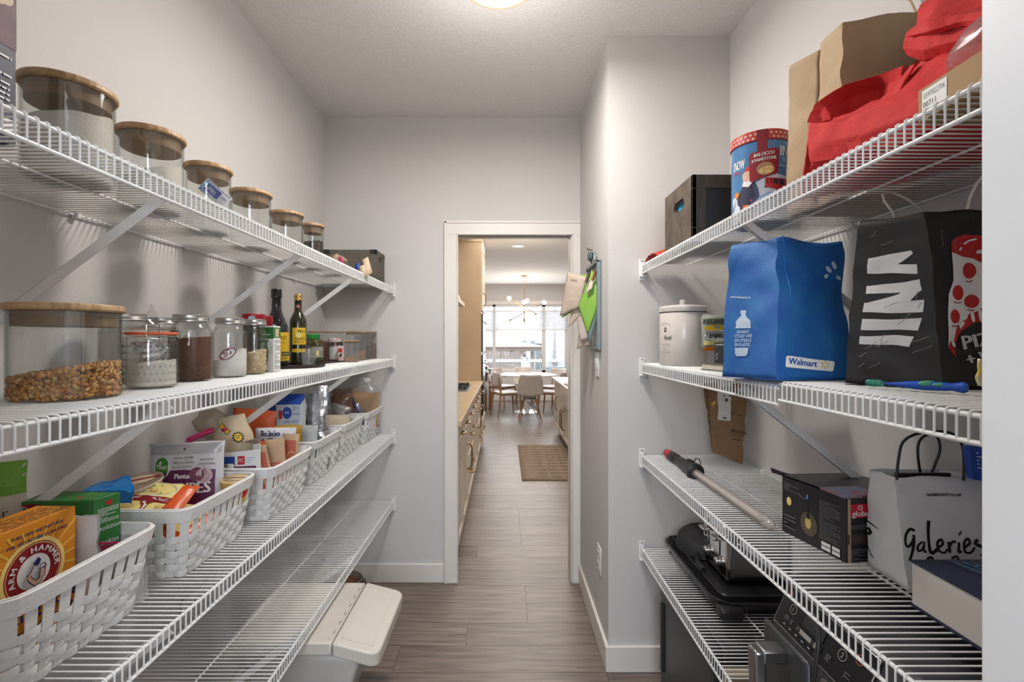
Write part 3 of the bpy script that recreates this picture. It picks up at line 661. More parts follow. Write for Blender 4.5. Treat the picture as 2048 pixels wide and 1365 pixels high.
# bottles on dark tray
t=thing('serving_tray','dark round tray under the two oil bottles','tray',(-.855,1.87,SH2)); t.scale=(1.3,1.3,1); MB().lathe([(0,0),(.098,0),(.102,.002),(.104,.011),(.102,.011),(.099,.004),(0,.004)],44).build('tray_plate',M('dark_brown_tray',(.045,.032,.028),.5),t)
TZ=SH2+.0045
t=thing('vinegar_bottle','dark wine-shaped bottle with black cap and yellow and white label','bottle',(-.916,1.89,TZ))
t.scale=(1.22,1.22,1.137)
dk=M('dark_bottle_glass',(.008,.007,.010),.06,coat=.6)
r=.0375; MB().lathe([(0,.002),(r-.004,0),(r,.004),(r,.118),(r-.002,.135),(r-.010,.160),(.0165,.190),(.0145,.205),(.0140,.238),(.0155,.240),(.0155,.246),(0,.246)],36).build('glass_body',dk,t)
MB().lathe([(.0,.240),(.0165,.240),(.0165,.268),(.015,.271),(0,.271)],28).build('cap',blackg,t)
pr=Print(cyl((-.916,1.89,TZ),r,a0=-PI/2-.12)); pr.rect(-.008,.018,.026,.118,white,seg=.004); pr.rect(.026,.018,.075,.118,yellow,seg=.004); pr.smallprint(-.005,.03,.022,.11,13,blackp,.3,2); pr.text('REI',.031,.092,.014,blackp,w=.022); pr.text('MODENA',.030,.080,.004,blackp,w=.02)
pr.rect(.036,.034,.07,.050,M('olive_print',(.06,.07,.03),.5),seg=.004); pr.text('ACETO',.039,.038,.008,lyel,w=.022); pr.smallprint(.03,.022,.06,.030,2,blackp,.4,9); pr.done(t,'printed_label')
pr=Print(lambda u,v,off=0: V((-.916,1.89,TZ))+V(((r+.0008-.10*max(0,v-.13)+off)*math.cos(-PI/2+.1+u/r),(r+.0008-.10*max(0,v-.13)+off)*math.sin(-PI/2+.1+u/r),v))); pr.rect(-.010,.120,.010,.146,lblue,seg=.004); pr.smallprint(-.008,.124,.008,.142,5,white,.3,4); pr.done(t,'neck_sticker')
t=thing('olive_oil_bottle','square-shouldered green glass oil bottle with gold cap and yellow label','bottle',(-.877,2.00,TZ)); t.scale=(1.1,1.1,1.15)
og=M('olive_bottle_glass',(.022,.022,.006),.08,coat=.6)
r=.0315; MB().lathe([(0,.002),(r-.004,0),(r,.004),(r,.155),(r-.003,.168),(.020,.186),(.0140,.196),(.0130,.235),(.0145,.237),(.0145,.243),(0,.243)],32).build('glass_body',og,t)
MB().lathe([(0,.236),(.0155,.236),(.0155,.245),(.0148,.246),(.0155,.248),(.0155,.256),(.014,.259),(0,.259)],28).build('cap',gold,t)
pr=Print(cyl((-.877,2.00,TZ),r,a0=-PI/2-.1)); pr.rect(-.006,.073,.046,.135,yellow,seg=.004); pr.rect(-.008,.045,.044,.058,yellow,seg=.004); pr.text('N',.016,.118,.010,blackp,bold=.001); pr.text('ero',.026,.118,.008,blackp); pr.smallprint(.004,.078,.042,.1,5,brown,.35,5); pr.ell(.018,.108,.010,.010,lyel); pr.done(t,'printed_label')
pr=Print(cyl((-.877,2.00,TZ),.0138,a0=-PI/2-.1)); pr.rect(-.002,.208,.014,.220,dred,seg=.003); pr.rect(0,.2095,.012,.2185,M('pinkish',(.5,.2,.2),.5),seg=.003); pr.done(t,'neck_label')
# clear cup
t=thing('plastic_cup','small clear plastic tumbler in front of the olive oil bottle','cup',(-.810,1.945,SH2+.0047)); b=MB().lathe([(0,.001),(.023,0),(.0245,.002),(.0305,.066),(.0318,.067),(.0298,.067),(.0235,.003),(0,.003)],28); b.build('cup_wall',plasM,t)
# small jars on a second tray
t=thing('serving_tray','flat dark tray under the small preserve jars','tray',(-.80,2.05,SH2)); MB().hull([(-.98,2.15,SH2),(-.81,2.15,SH2),(-.785,2.40,SH2),(-.98,2.40,SH2)],[(-.98,2.148,SH2+.006),(-.808,2.148,SH2+.006),(-.782,2.402,SH2+.006),(-.98,2.402,SH2+.006)]).build('tray_plate',bpy.data.materials['dark_brown_tray'],t,w=True,bev=.001)
Z3=SH2+.0065
t=thing('preserve_jar','short preserve jar with brass lid and pale printed label','jar',(-.888,2.215,Z3)); t.scale=(1,1,1.25)
MB().lathe([(0,0),(.031,0),(.034,.003),(.034,.062),(.030,.068),(0,.068)],28).build('glass_body',M('dark_preserve',(.05,.045,.02),.15,coat=.6),t); MB().lathe([(.0,.067),(.0315,.067),(.033,.069),(.033,.080),(.031,.082),(0,.082)],30).build('lid',M('brass_lid',(.30,.24,.10),.3,.9),t)
pr=Print(cyl((-.888,2.215,Z3),.0341,a0=-PI/2-.2)); pr.rect(-.012,.016,.062,.056,M('jar_label',(.32,.31,.27),.6),seg=.005); pr.smallprint(-.008,.022,.014,.05,6,brown,.3,3); pr.ell(.027,.032,.006,.012,lyel); pr.text('aon',.036,.044,.006,white); pr.smallprint(.036,.02,.058,.038,3,brown,.3,5); pr.done(t,'printed_label')
t=thing('preserve_jar','jar with a bright green lid behind the brass-lidded jar','jar',(-.96,2.35,Z3)); t.scale=(1,1,1.25); MB().lathe([(0,0),(.033,0),(.035,.003),(.035,.080),(.032,.086),(0,.086)],28).build('glass_body',M('dark_contents',(.06,.05,.04),.2),t); MB().lathe([(0,.085),(.036,.085),(.037,.087),(.037,.103),(.035,.105),(0,.105)],30).build('lid',M('green_lid',(.03,.33,.06),.4),t)
t=thing('preserve_jar','small salt jar with a red gingham lid','jar',(-.839,2.33,Z3)); t.scale=(1,1,1.35); MB().lathe(jar_profile(.0325,.068),28).build('glass_body',glass,t); powder(t,.0325,.048,.055,sugar,2,'salt')
l=MB().lathe([(0,.068),(.0315,.068),(.033,.070),(.033,.080),(.031,.0815),(0,.083)],30).build('lid',M('gingham_white',(.68,.66,.64),.5),t)
b=MB()
for k in range(18):
    for z in (.070,.0755): 
        if (k+(z>.073))%2==0:
            q=2*PI*k/18; f=cyl((0,0,0),.0332,a0=q); b.add([f(0,z),f(.0115,z),f(.0115,z+.0055),f(0,z+.0055)],[(0,1,2,3)])
b.keepn=True; b.build('gingham_squares',redp,l)
t=thing('spice_packet','narrow pink and white labelled packet between the salt jar and a clear canister','packet',(-.80,2.29,SH2+.006)); m_=MB().box((-.806,2.275,Z3),(-.780,2.30,Z3+.072)).build('packet_body',M('pale_pink_pack',(.62,.48,.46),.5),t,w=True,bev=.003)
pr=Print(plane((-.806,2.2749,Z3),(1,0,0),(0,0,1))); pr.rect(.003,.042,.023,.060,redp); pr.poly([(.005,.020),(.020,.022),(.02,.038),(.012,.034)],blackp); pr.smallprint(.003,.004,.022,.018,4,redp,.4,3); pr.done(t,'printed_label')
# clear canisters with bamboo lids
def canister(label,x0,x1,y0,y1,h,fill,fm,z=SH2):
    t=thing('canister',label,'canister',((x0+x1)/2,(y0+y1)/2,z),'square clear canisters at the end of the shelf')
    b=MB(); th=.002
    b.box((x0,y0,z),(x1,y1,z+.003)); b.box((x0,y0,z),(x0+th,y1,z+h-.008)); b.box((x1-th,y0,z),(x1,y1,z+h-.008)); b.box((x0,y0,z),(x1,y0+th,z+h-.008)); b.box((x0,y1-th,z),(x1,y1,z+h-.008)); b.build('clear_wall',plasM,t,w=True)
    l=MB().box((x0-.002,y0-.002,z+h-.008),(x1+.002,y1+.002,z+h)).build('lid',bamboo,t,w=True,bev=.0015); MB().box((x0+.004,y0+.004,z+h-.020),(x1-.004,y1-.004,z+h-.008)).build('stopper',bpy.data.materials['stopper_wood'],l,w=True)
    if fill:
        a,c=fill; MB().hull([(x0+.003,y0+.003,z+.004),(x1-.003,y0+.003,z+.004),(x1-.003,y1-.003,z+.004),(x0+.003,y1-.003,z+.004)],[(x0+.003,y0+.003,z+a),(x1-.003,y0+.003,z+c),(x1-.003,y1-.003,z+c),(x0+.003,y1-.003,z+a)]).build('contents',fm,t,w=True)
cin=M('cinnamon',(.16,.055,.018),.9,bump=.5,bs=200); tur=M('turmeric',(.42,.20,.05),.9); pep=M('peppercorn',(.06,.045,.035),.8)
canister('low clear canister with bamboo lid, emptiest and nearest of the four',-.777,-.721,2.28,2.34,.108,(.022,.008),tur)
canister('tall clear canister with a little orange spice behind the low canister',-.83,-.744,2.45,2.53,.155,(.02,.055),tur)
canister('tall clear canister with dark peppercorns, second from the end',-.82,-.75,2.56,2.64,.156,(.05,.075),pep)
canister('tall clear canister half full of red-brown cinnamon at the far end',-.815,-.745,2.672,2.752,.158,(.10,.085),cin)
t=thing('canister','long clear canister with bamboo lid behind the preserve jars','canister',(-.95,2.5,SH2)); MB().box((-1.03,2.47,SH2),(-.87,2.55,SH2+.147)).build('clear_wall',plasM,t,w=True); MB().box((-1.032,2.468,SH2+.147),(-.868,2.552,SH2+.155)).build('lid',bamboo,t,w=True,bev=.0015); MB().box((-1.025,2.475,SH2+.003),(-.875,2.545,SH2+.10)).build('contents',cin,t,w=True)
# ================================================================ baskets on the third left shelf
SH3=LZ[2]+.0002
BL,BW,BH=.300,.315,.166   # along Y, along X, height
def rrect(L,Wd,r,n=5):
    pts=[]
    for cx,cy,a in ((Wd/2-r,L/2-r,0),(-Wd/2+r,L/2-r,PI/2),(-Wd/2+r,-L/2+r,PI),(Wd/2-r,-L/2+r,1.5*PI)):
        for i in range(n+1): q=a+PI/2*i/n; pts.append((cx+r*math.cos(q),cy+r*math.sin(q)))
    return pts
def resample(pts,N):
    P_=[V(p) for p in pts]; P_.append(P_[0]); d=[0]
    for a,b in zip(P_,P_[1:]): d.append(d[-1]+(b-a).length)
    out=[];k=0
    for i in range(N):
        s=d[-1]*i/N
        while d[k+1]<s: k+=1
        f=(s-d[k])/max(1e-9,d[k+1]-d[k]); out.append(P_[k].lerp(P_[k+1],f))
    return out
def make_basket(label):
    t=thing('woven_basket',label,'basket',(0,0,0),'white woven baskets on the third left shelf')
    NS=40; SUB=6; N=NS*SUB
    top=resample(rrect(BL,BW,.028),N); bot=resample(rrect(BL-.05,BW-.06,.024),N)
    def at(i,h,off=0):
        i%=N; f=h/BH; p=bot[i].lerp(top[i],f); q=top[(i+2)%N]-top[(i-2)%N]; n=V((q.y,-q.x)); n=n.normalized() if n.length else n
        if n.dot(top[i])<0: n=-n
        return V((p.x+n.x*off,p.y+n.y*off,h))
    # rim: a flat outer band, an inner band and a small top bead
    b=MB(); path=range(0,N,4)
    sec=[(.0010,BH-.030),(.0044,BH-.030),(.0050,BH-.001),(.0015,BH+.0),(.0012,BH+.0022),(-.0034,BH+.0022),(-.0044,BH-.022),(-.001,BH-.023)]
    vs=[];m=len(sec)
    for i in path:
        for o,h in sec: vs.append(at(i,h,o))
    k=len(list(path)); b.add(vs,[(i*m+j,i*m+(j+1)%m,((i+1)%k)*m+(j+1)%m,((i+1)%k)*m+j) for i in range(k) for j in range(m)]); b.build('rim',basketM,t,smooth=.45)
    # stakes
    for s in range(NS):
        c=s*SUB; b=MB(); a0=at(c-1.7.__int__() if 0 else c-2,.002); hs=[.003,.03,.06,.09,.12,BH-.01]
        vs=[]
        for h in hs:
            for o,w_ in ((-.0012,-1),(-.0012,1),(.0008,1),(.0008,-1)):
                A=at(c-2,h); B=at(c+2,h); cc=(A+B)/2; d=(B-A)*.5
                if d.length>.0095: d=d.normalized()*.0095
                nrm=at(c,h,o)-at(c,h,0); vs.append(cc+d*w_+nrm)
        nn=len(hs); fs=[(0,1,2,3),((nn-1)*4+3,(nn-1)*4+2,(nn-1)*4+1,(nn-1)*4)]
        for i in range(nn-1):
            for j in range(4): fs.append((i*4+j,i*4+(j+1)%4,(i+1)*4+(j+1)%4,(i+1)*4+j))
        b.add(vs,fs); b.build('stake',basketM,t)
    # weavers
    for row in range(6):
        h0=.003+row*.0165; hh=.0160; vs=[]; b=MB(); sec=[(-.0006,0),(.0004,0),(.0014,hh*.5),(.0004,hh),(-.0006,hh)]; m=len(sec)
        for i in range(0,N,1):
            ph=math.cos(PI*i/SUB)*(1 if row%2 else -1); off=.0034*ph+(.0012 if ph>0 else -.001)
            for o,h in sec: vs.append(at(i,h0+h+.0012*math.sin(i*.7+row),off+o))
        k=N; b.add(vs,[(i*m+j,i*m+(j+1)%m,((i+1)%k)*m+(j+1)%m,((i+1)%k)*m+j) for i in range(k) for j in range(m)]); b.build('weaver',basketM,t)
    b=MB(); pts=resample(rrect(BL-.052,BW-.062,.03),24); b.prism([(p.x,p.y) for p in pts],lambda p,k:V((p[0],p[1],.002+.003*k))); b.build('base_board',basketM,t)
    return t
bk=make_basket('white woven basket holding the orange baking soda box, nearest of the six')
bspec=[(-.878,.832,None),(-.870,1.205,'white woven basket with noodle packs and plantain chips, second nearest'),(-.846,1.545,'white woven basket with tea packets and an orange pouch, third nearest'),(-.862,1.905,'white woven basket holding the tall silver foil bag'),(-.872,2.255,'white woven basket with beige packets beyond the foil bag'),(-.866,2.598,'white woven basket of kraft pouches against the far wall')]
for i,(x,y,lb) in enumerate(bspec):
    o=bk if i==0 else dup(bk,label=lb); o.location=(x,y,SH3)
BZ=SH3+.006
# ---- pouch: a sealed, swollen packet
def pouch(name,label,cat,m,w,h,t,mat,seal=.012,amp=.0015,seed=0,body='packet_body',n=16,gus=0,group=None):
    """m: matrix placing local x (width), z (height), front toward -y, origin at bottom centre"""
    th=thing(name,label,cat,m.translation,group)
    cr=crum(amp,22,seed)
    def sf(s,v,side):
        a=max(0,1-abs(2*s-1)**2.6); c=max(0,min(1,(v)/(.16),(1-v)/(.16) if seal else 9)); c=math.sin(c*PI/2)
        d=t/2*(a**.6)*c
        pin=1-.05*c*(1-a)
        p=V(((s-.5)*w*(1-.03*c),side*d,v*h)); p=p+cr(p)*(1 if 0<s<1 else .3); return p
    def front(u,v,off=0):
        s=min(1,max(0,u/w+.5)); vv=min(1,max(0,v/h)); p=sf(s,vv,-1); return m@(p+V((0,-off-.0003,0)))
    b=MB(); b.grid(lambda s,v:sf(s,v,-1),n,n); b.grid(lambda s,v:sf(s,v,1),n,n); b.xf(m); b.build(body,mat,th,w=True,smooth=1.0)
    return th,front
def TM(p,rx=0,ry=0,rz=0): return Matrix.Translation(V(p))@Euler((rx,ry,rz)).to_matrix().to_4x4()
# ---------------- basket 1: baking soda box
t=thing('baking_soda_box','large orange baking soda box with round red arm emblem','box',(-.835,.79,BZ))
obm=M('orange_card',(.72,.27,.015),.5,col2=(.70,.24,.012),vs=6)
x0,x1,y0,y1,z1=-.872,-.800,.706,.876,1.117
MB().box((x0,y0,BZ),(x1,y1,z1)).build('carton',obm,t,w=True,bev=.0012)
f=plane((x1,y0,BZ),(0,1,0),(0,0,1)); hh=z1-BZ; ww=y1-y0
pr=Print(f); cx,cy=.092,hh-.084
yg=M('sun_glow',(.86,.47,.06),.5); yg2=M('sun_glow_bright',(.90,.66,.22),.5)
for k in range(22):
    a=2*PI*k/22+.1; d=.03
    pts=[(cx,cy)]
    for q in (a-d,a+d):
        rr_=.16; u=cx+rr_*math.cos(q); v=cy+rr_*math.sin(q); s_=1
        for lim,val,c0 in ((ww-.001,u,cx),(.001,u,cx)): 
            if (lim>cx and val>lim) or (lim<cx and val<lim): s_=min(s_,(lim-c0)/(val-c0))
        for lim,val,c0 in ((hh-.012,v,cy),(.06,v,cy)):
            if (lim>cy and val>lim) or (lim<cy and val<lim): s_=min(s_,(lim-c0)/(val-c0))
        pts.append((cx+(u-cx)*s_,cy+(v-cy)*s_))
    pr._add(pts,[(0,1,2)],yg); pr.k-=1
pr.k+=1; pr.ell(cx,cy,.056,.056,yg2,n=40)
pr.surf=lambda u,v,off=0: f(cx+(u-cx)*.79,cy+(v-cy)*.79,off)
pr.ell(cx,cy,.062,.062,dred,n=44); pr.ell(cx,cy,.0595,.0595,lyel,n=44); pr.ell(cx,cy,.058,.058,dred,n=44)
pr.ell(cx,cy,.036,.036,white,n=36)
pr.arc('ARM & HAMMER',cx,cy,.0415,PI*1.13,-.12,.0125,white,bold=.0012)
pr.arc("THE STANDARD",cx,cy,.0415,PI*1.2+.25,PI*1.75,.006,white)
skin=M('skin_print',(.68,.42,.30),.6)
pr.poly([(cx-.022,cy+.0),(cx-.015,cy+.004),(cx-.012,cy-.006),(cx-.002,cy-.018),(cx+.004,cy-.015),(cx+.006,cy+.006),(cx+.019,cy+.004),(cx+.018,cy-.014),(cx+.006,cy-.028),(cx-.006,cy-.03),(cx-.02,cy-.014)],navyt)
pr.poly([(cx-.020,cy-.001),(cx-.015,cy+.002),(cx-.013,cy-.008),(cx-.002,cy-.020),(cx+.006,cy-.017),(cx+.008,cy+.004),(cx+.017,cy+.002),(cx+.016,cy-.013),(cx+.005,cy-.026),(cx-.005,cy-.028),(cx-.018,cy-.013)],skin)
pr.poly([(cx+.004,cy+.003),(cx+.008,cy+.012),(cx+.016,cy+.013),(cx+.021,cy+.006),(cx+.019,cy+.001)],navyt); pr.poly([(cx+.006,cy+.004),(cx+.009,cy+.010),(cx+.015,cy+.011),(cx+.018,cy+.005)],white)
pr.line([(cx-.022,cy-.004),(cx-.003,cy+.020)],.0022,navyt); pr.poly([(cx-.010,cy+.020),(cx+.002,cy+.030),(cx+.008,cy+.023),(cx+.004,cy+.014),(cx-.002,cy+.012)],navyt)
for k in range(4): pr.ell(cx-.020+k*.0025,cy-.004+k*.0028,.0032,.0018,skin,rot=.6)
pr.surf=f
pr.text('PURE, SAFE AND NATURAL',cx+.002,hh-.017,.0056,navyt,w=.090,al='c',bold=.0006); pr.text('PUR, SÉCURITAIRE ET NATUREL',cx+.002,hh-.029,.0056,navyt,w=.104,al='c',bold=.0006)
pr.text('Baking Soda',cx,.078,.019,navyt,w=.15,al='c',bold=.002); pr.text('Bicarbonate de',cx,.055,.014,navyt,w=.15,al='c',bold=.002); pr.text('soude',cx,.035,.014,navyt,al='c',bold=.002)
pr.text('de',.148,.083,.020,navyt,bold=.002)
pr.done(t,'front_print')
pr=Print(plane((x0,y0,z1),(0,1,0),(1,0,0)) if 0 else (lambda u,v,off=0: V((x0+v,y0+u,z1+off)))); 
for i in range(7): pr.smallprint(.01,.008+i*.009,.16,.013+i*.009,1,brown,.45,i+3)
pr.line([(0,.036),(.17,.036)],.0008,brown); pr.done(t,'top_print')
# flour bag with green top
th,f=pouch('flour_bag','tall bag with plain green top and beige lower half behind the baking soda box','bag',TM((-.995,.895,BZ),0,0,.45),.13,.308,.05,M('bag_beige',(.62,.56,.45),.6,bump=.2),seed=4)
pr=Print(f,.0004); pr.rect(-.065,.245,.065,.307,M('bag_green',(.16,.40,.04),.5,vs=20),seg=.008); pr.text('sugar',-.005,.205,.018,brown,w=.05); pr.rect(-.062,.05,.062,.16,beige,seg=.01); pr.done(th,'printed_label')
# green cookie box standing across the basket
t=thing('cookie_box','green cookie box with small red logo standing behind the baking soda box','box',(-.87,.935,BZ))
A,B_,C_,D=V((-.942,.9135,BZ)),V((-.808,.925,BZ)),V((-.794,.972,BZ)),V((-.950,.982,BZ)); up=V((0,0,1.111-BZ))
MB().hull([A,B_,C_,D],[p+up for p in (A,B_,C_,D)]).build('carton',M('green_card',(.035,.19,.045),.45,col2=(.03,.17,.04)),t,w=True,bev=.0012)
pr=Print(plane(A,B_-A,(0,0,1))); H_=up.z; 
pr.poly([(.0,H_-.018),(.004,H_-.006),(.022,H_-.004),(.045,H_-.008),(.048,H_-.020),(.03,H_-.026),(.004,H_-.024)],dred); pr.text('Dare',.004,H_-.020,.011,white,bold=.001); pr.line([(.128,H_),(.128,0)],.0012,lgreen); pr.line([(0,H_-.003),(.13,H_-.003)],.0007,lgreen); pr.rect(.05,H_-.09,.12,H_-.04,lgreen); pr.done(t,'front_print')
pr=Print(plane(B_,C_-B_,(0,0,1))); w_=(C_-B_).length; pr.smallprint(.006,H_-.052,w_-.004,H_-.022,9,white,.4,5); pr.ell(w_*.55,H_-.013,.006,.005,redp); pr.text('évolution',.004,H_-.066,.010,white,w=w_-.006,shear=.3); pr.text('cookies',.006,H_-.095,.010,white,w=w_-.01); pr.done(t,'end_print')
pr=Print(lambda u,v,off=0:(A+up)+V((u,v,off))); pr.smallprint(.05,.012,.13,.045,5,lgreen,.4,8); pr.rect(.09,.02,.10,.028,redp); pr.done(t,'top_print')
# paper bag and pink-sealed bag in basket 1
t=thing('paper_sachet','crumpled white paper sachet beside the baking soda box','packet',(-.78,.90,BZ))
cr=crum(.004,40,5)
b=MB(); b.grid(lambda s,v: (lambda p:p+cr(p))(V((-.830+.052*s,.896-.010*math.sin(PI*s),BZ+.205*v+.012*s*(1-s)))),10,12); b.grid(lambda s,v:(lambda p:p+cr(p))(V((-.830+.052*s,.900+.004*math.sin(PI*s),BZ+.205*v))),10,12); b.build('sachet_body',paperM,t,w=True)
t=thing('zip_bag','clear zip bag with magenta slider lying in the nearest basket','bag',(-.78,.90,BZ)); 
b=MB(); 
for k in range(3): b.tube([(-.85,.91,BZ+.144-.006*k),(-.765,.935,BZ+.140-.006*k)],.0022,6)
b.build('zip_seal',pink,t,w=True)
crp=crum(.006,25,2); b=MB(); b.grid(lambda s,v:(lambda p:p+crp(p))(V((-.80+.06*s,.89+.07*s,BZ+.004+.108*v))),10,10); b.grid(lambda s,v:(lambda p:p+crp(p))(V((-.80+.06*s,.90+.07*s,BZ+.004+.108*v))),10,10); b.build('bag_film',glassM('milky_film',(.85,.85,.85),(.5,.5,.5),.2,.05,.35,(.7,.68,.66)),t,w=True)
# ---------------- basket 2
def cup(label,m,r,h,lidc,sidec,acc):
    t=thing('noodle_cup',label,'cup',m.translation)
    MB().lathe([(0,0),(r*.74,0),(r*.76,.002),(r*.97,h-.006),(r,h-.004),(r,h),(0,h-.001)],34).xf(m).build('cup_body',sidec,t,w=True)
    MB().lathe([(0,h+.0008),(r*.99,h),(r*.99,h-.0005),(0,h)],34).xf(m).build('foil_lid',lidc,t,w=True)
    pr=Print(lambda u,v,off=0: m@V((u,v,h+.0012+off)),.0004); 
    pr.ell(0,0,r*.75,r*.5,beige,rot=.3); pr.poly([(-r*.9,-r*.1),(r*.9,r*.15),(r*.85,r*.35),(-r*.85,r*.1)],acc); pr.smallprint(-r*.6,-r*.5,r*.6,-r*.2,3,acc,.4,3); pr.done(t,'lid_print')
    def s_(u,v,off=0):
        rad=r*.76+(r*.21)*(v/h)+off; a=-PI/2+u/r; return m@V((rad*math.cos(a),rad*math.sin(a),v))
    pr=Print(s_,.0006); pr.poly([(-.02,h*.45),(.03,h*.55),(.045,h*.85),(.0,h*.85)],acc,seg=.01); pr.ell(-.045,h*.5,.008,.008,brown); pr.poly([(.03,h*.2),(.08,h*.4),(.10,h*.8),(.05,h*.8)],redp,seg=.01); pr.done(t,'side_print')
    return t
lidm=M('brown_foil_lid',(.24,.15,.13),.35,.3,col2=(.42,.34,.24),vs=30); crm=M('cream_cup',(.66,.58,.42),.45)
cup('tilted brown-lidded instant noodle cup at the back of the second basket',TM((-.945,1.215,BZ+.110),.14,-.10,.3),.062,.07,lidm,crm,dred)
cup('yellow instant noodle cup with printed lid at the front corner of the second basket',TM((-.748,1.305,BZ+.094),.08,.03,0),.036,.065,M('gold_lid',(.66,.45,.22),.3,.2,col2=(.7,.55,.32),vs=40),M('mustard_cup',(.62,.46,.13),.45),brown)
t=thing('snack_wrapper','crumpled bright blue wrapper between green cookie box and noodle cup','packet',(-.90,1.09,BZ))
crb=crum(.006,30,7); b=MB(); bl=M('bright_blue_film',(.01,.17,.50),.25,bump=.4,bs=30)
b.grid(lambda s,v:(lambda p:p+crb(p))(P(165,985,1.07).lerp(P(268,985,1.10),s).lerp(P(185,972,1.11).lerp(P(258,952,1.14),s),v)),12,8); b.grid(lambda s,v:(lambda p:p+crb(p))(P(165,985,1.07).lerp(P(268,985,1.10),s).lerp(P(165,1010,1.07).lerp(P(262,1010,1.10),s),v)),10,6); b.build('film',bl,t,w=True,smooth=.5)
# plantain chips bag
m=TM((-.873,1.285,BZ+.045),-.12,-.03,.12)
th,f=pouch('chips_bag','grey resealable plantain chips bag with purple band, standing in second basket','bag',m,.198,.214,.045,M('grey_bag_film',(.62,.62,.65),.4,bump=.4,bs=30),seed=2,amp=.002)
pr=Print(f,.0005); w2=.094
pr.rect(-w2,.184,w2,.210,M('silver_top',(.40,.40,.42),.35,.3),seg=.008); pr.ell(.0,.197,.003,.003,blackp); pr.line([(-.06,.181),(.08,.178)],.0008,greyp)
pr.poly([(-w2+.022,.02),(w2-.012,.02),(w2-.012,.138),(-.030,.142),(-w2+.022,.130)],purple,seg=.007)
dk2=M('dark_grey_print',(.09,.09,.09),.6)
pr.ell(-.056,.150,.023,.030,white,n=26); pr.ell(-.056,.151,.020,.026,M('leaf_green',(.06,.24,.03),.5),n=26); pr.text('Yvan',-.056,.146,.014,white,w=.032,al='c',shear=.3,bold=.0006)
pr.text('• LACTOSE • GAS LIBRE',-.026,.171,.0062,dk2,w=.052); pr.text('• PEANUT OIL • NON ADD',-.027,.159,.0062,dk2,w=.056); pr.text('• NO EGG • SANS SOYA',-.027,.147,.0062,dk2,w=.050); pr.text('ONION FLAVOUR',.044,.164,.0062,dk2,w=.034); pr.text('SAVEUR DE OIGNON',.041,.152,.0062,dk2,w=.040)
pr.text('Plantain',-.020,.119,.0135,white,w=.046,bold=.0014); pr.text('STRIPES',-.050,.078,.031,white,w=.122,bold=.0035)
on=M('onion_purple',(.20,.06,.11),.5); on2=M('onion_pale',(.58,.45,.48),.5)
pr.ell(.038,.128,.019,.019,on); pr.ell(.056,.124,.021,.020,on2); pr.poly([(.047,.139),(.055,.156),(.063,.139)],on2)
for k in range(-2,3): pr.line([(.056,.143),(.056+k*.007,.124),(.056+k*.003,.106)],.0009,on)
pr.rect(-w2+.02,.006,w2-.03,.05,M('chip_photo',(.55,.35,.12),.5),seg=.01); pr.done(th,'printed_label')
# orange noodle packs
m=TM((-.868,1.110,BZ+.112),-1.13,.10,.12)
th,f=pouch('noodle_pack','orange instant noodle pack with bowl photo lying on top of second basket','packet',m,.158,.128,.036,orangep,seed=8,amp=.002)
pr=Print(f,.0007); 
pr.poly([(-.072,.020),(-.05,.014),(.025,.014),(.040,.02),(.048,.118),(-.060,.118)],lyel,seg=.008)
pr.poly([(-.070,.052),(.044,.044),(.046,.064),(-.066,.070)],dred,seg=.01)
nood=M('noodle_photo',(.72,.60,.30),.6,col2=(.55,.38,.14),vs=70)
pr.ell(-.006,.091,.052,.024,white,n=30); pr.ell(-.006,.091,.049,.021,nood,n=30)
for k in range(14): pr.ell(R.uniform(-.04,.04),.088+R.uniform(-.015,.015),.003,.002,R.choice([lgreen,orange,beige]))
pr.text('Beef',.016,.050,.010,white,w=.024,shear=.3); pr.text('Boeuf',-.055,.056,.010,white,w=.03,shear=.3)
pr.poly([(-.018,.045),(-.008,.062),(.012,.064),(.022,.052),(.006,.040),(.004,.020),(-.006,.016),(-.008,.034)],dred); pr.poly([(-.014,.046),(-.006,.058),(.010,.060),(.017,.052),(.004,.044),(.002,.024),(-.003,.020),(-.004,.038)],white)
pr.line([(-.01,.05),(.012,.052)],.0015,dred); pr.smallprint(-.055,.022,-.025,.036,3,dred,.3,5); pr.smallprint(.025,.022,.055,.036,3,dred,.3,6); pr.done(th,'printed_label')
th,f=pouch('noodle_pack','orange noodle pack half hidden beneath the top one','packet',TM((-.85,1.145,BZ+.060),-1.35,.12,-.25),.14,.13,.04,orangep,seed=18,amp=.003)
pr=Print(f,.0006); pr.rect(-.05,.02,.05,.11,lyel,seg=.01); pr.text('Beef',-.02,.05,.014,dred,shear=.3); pr.done(th,'printed_label')
th,f=pouch('noodle_pack','dark red noodle pack at the bottom of second basket','packet',TM((-.83,1.12,BZ+.012),-1.2,.05,.5),.15,.14,.045,M('red_film',(.35,.03,.015),.35,bump=.4,bs=30),seed=28,amp=.003)
tag(MB().box((-.965,1.335,BZ),(-.935,1.352,BZ+.175)).build('spice_box',M('dark_gold_box',(.12,.08,.03),.5,col2=(.02,.02,.02),vs=25),None,bev=.001),'slim dark and gold box standing against the wall behind the chips bag','box')
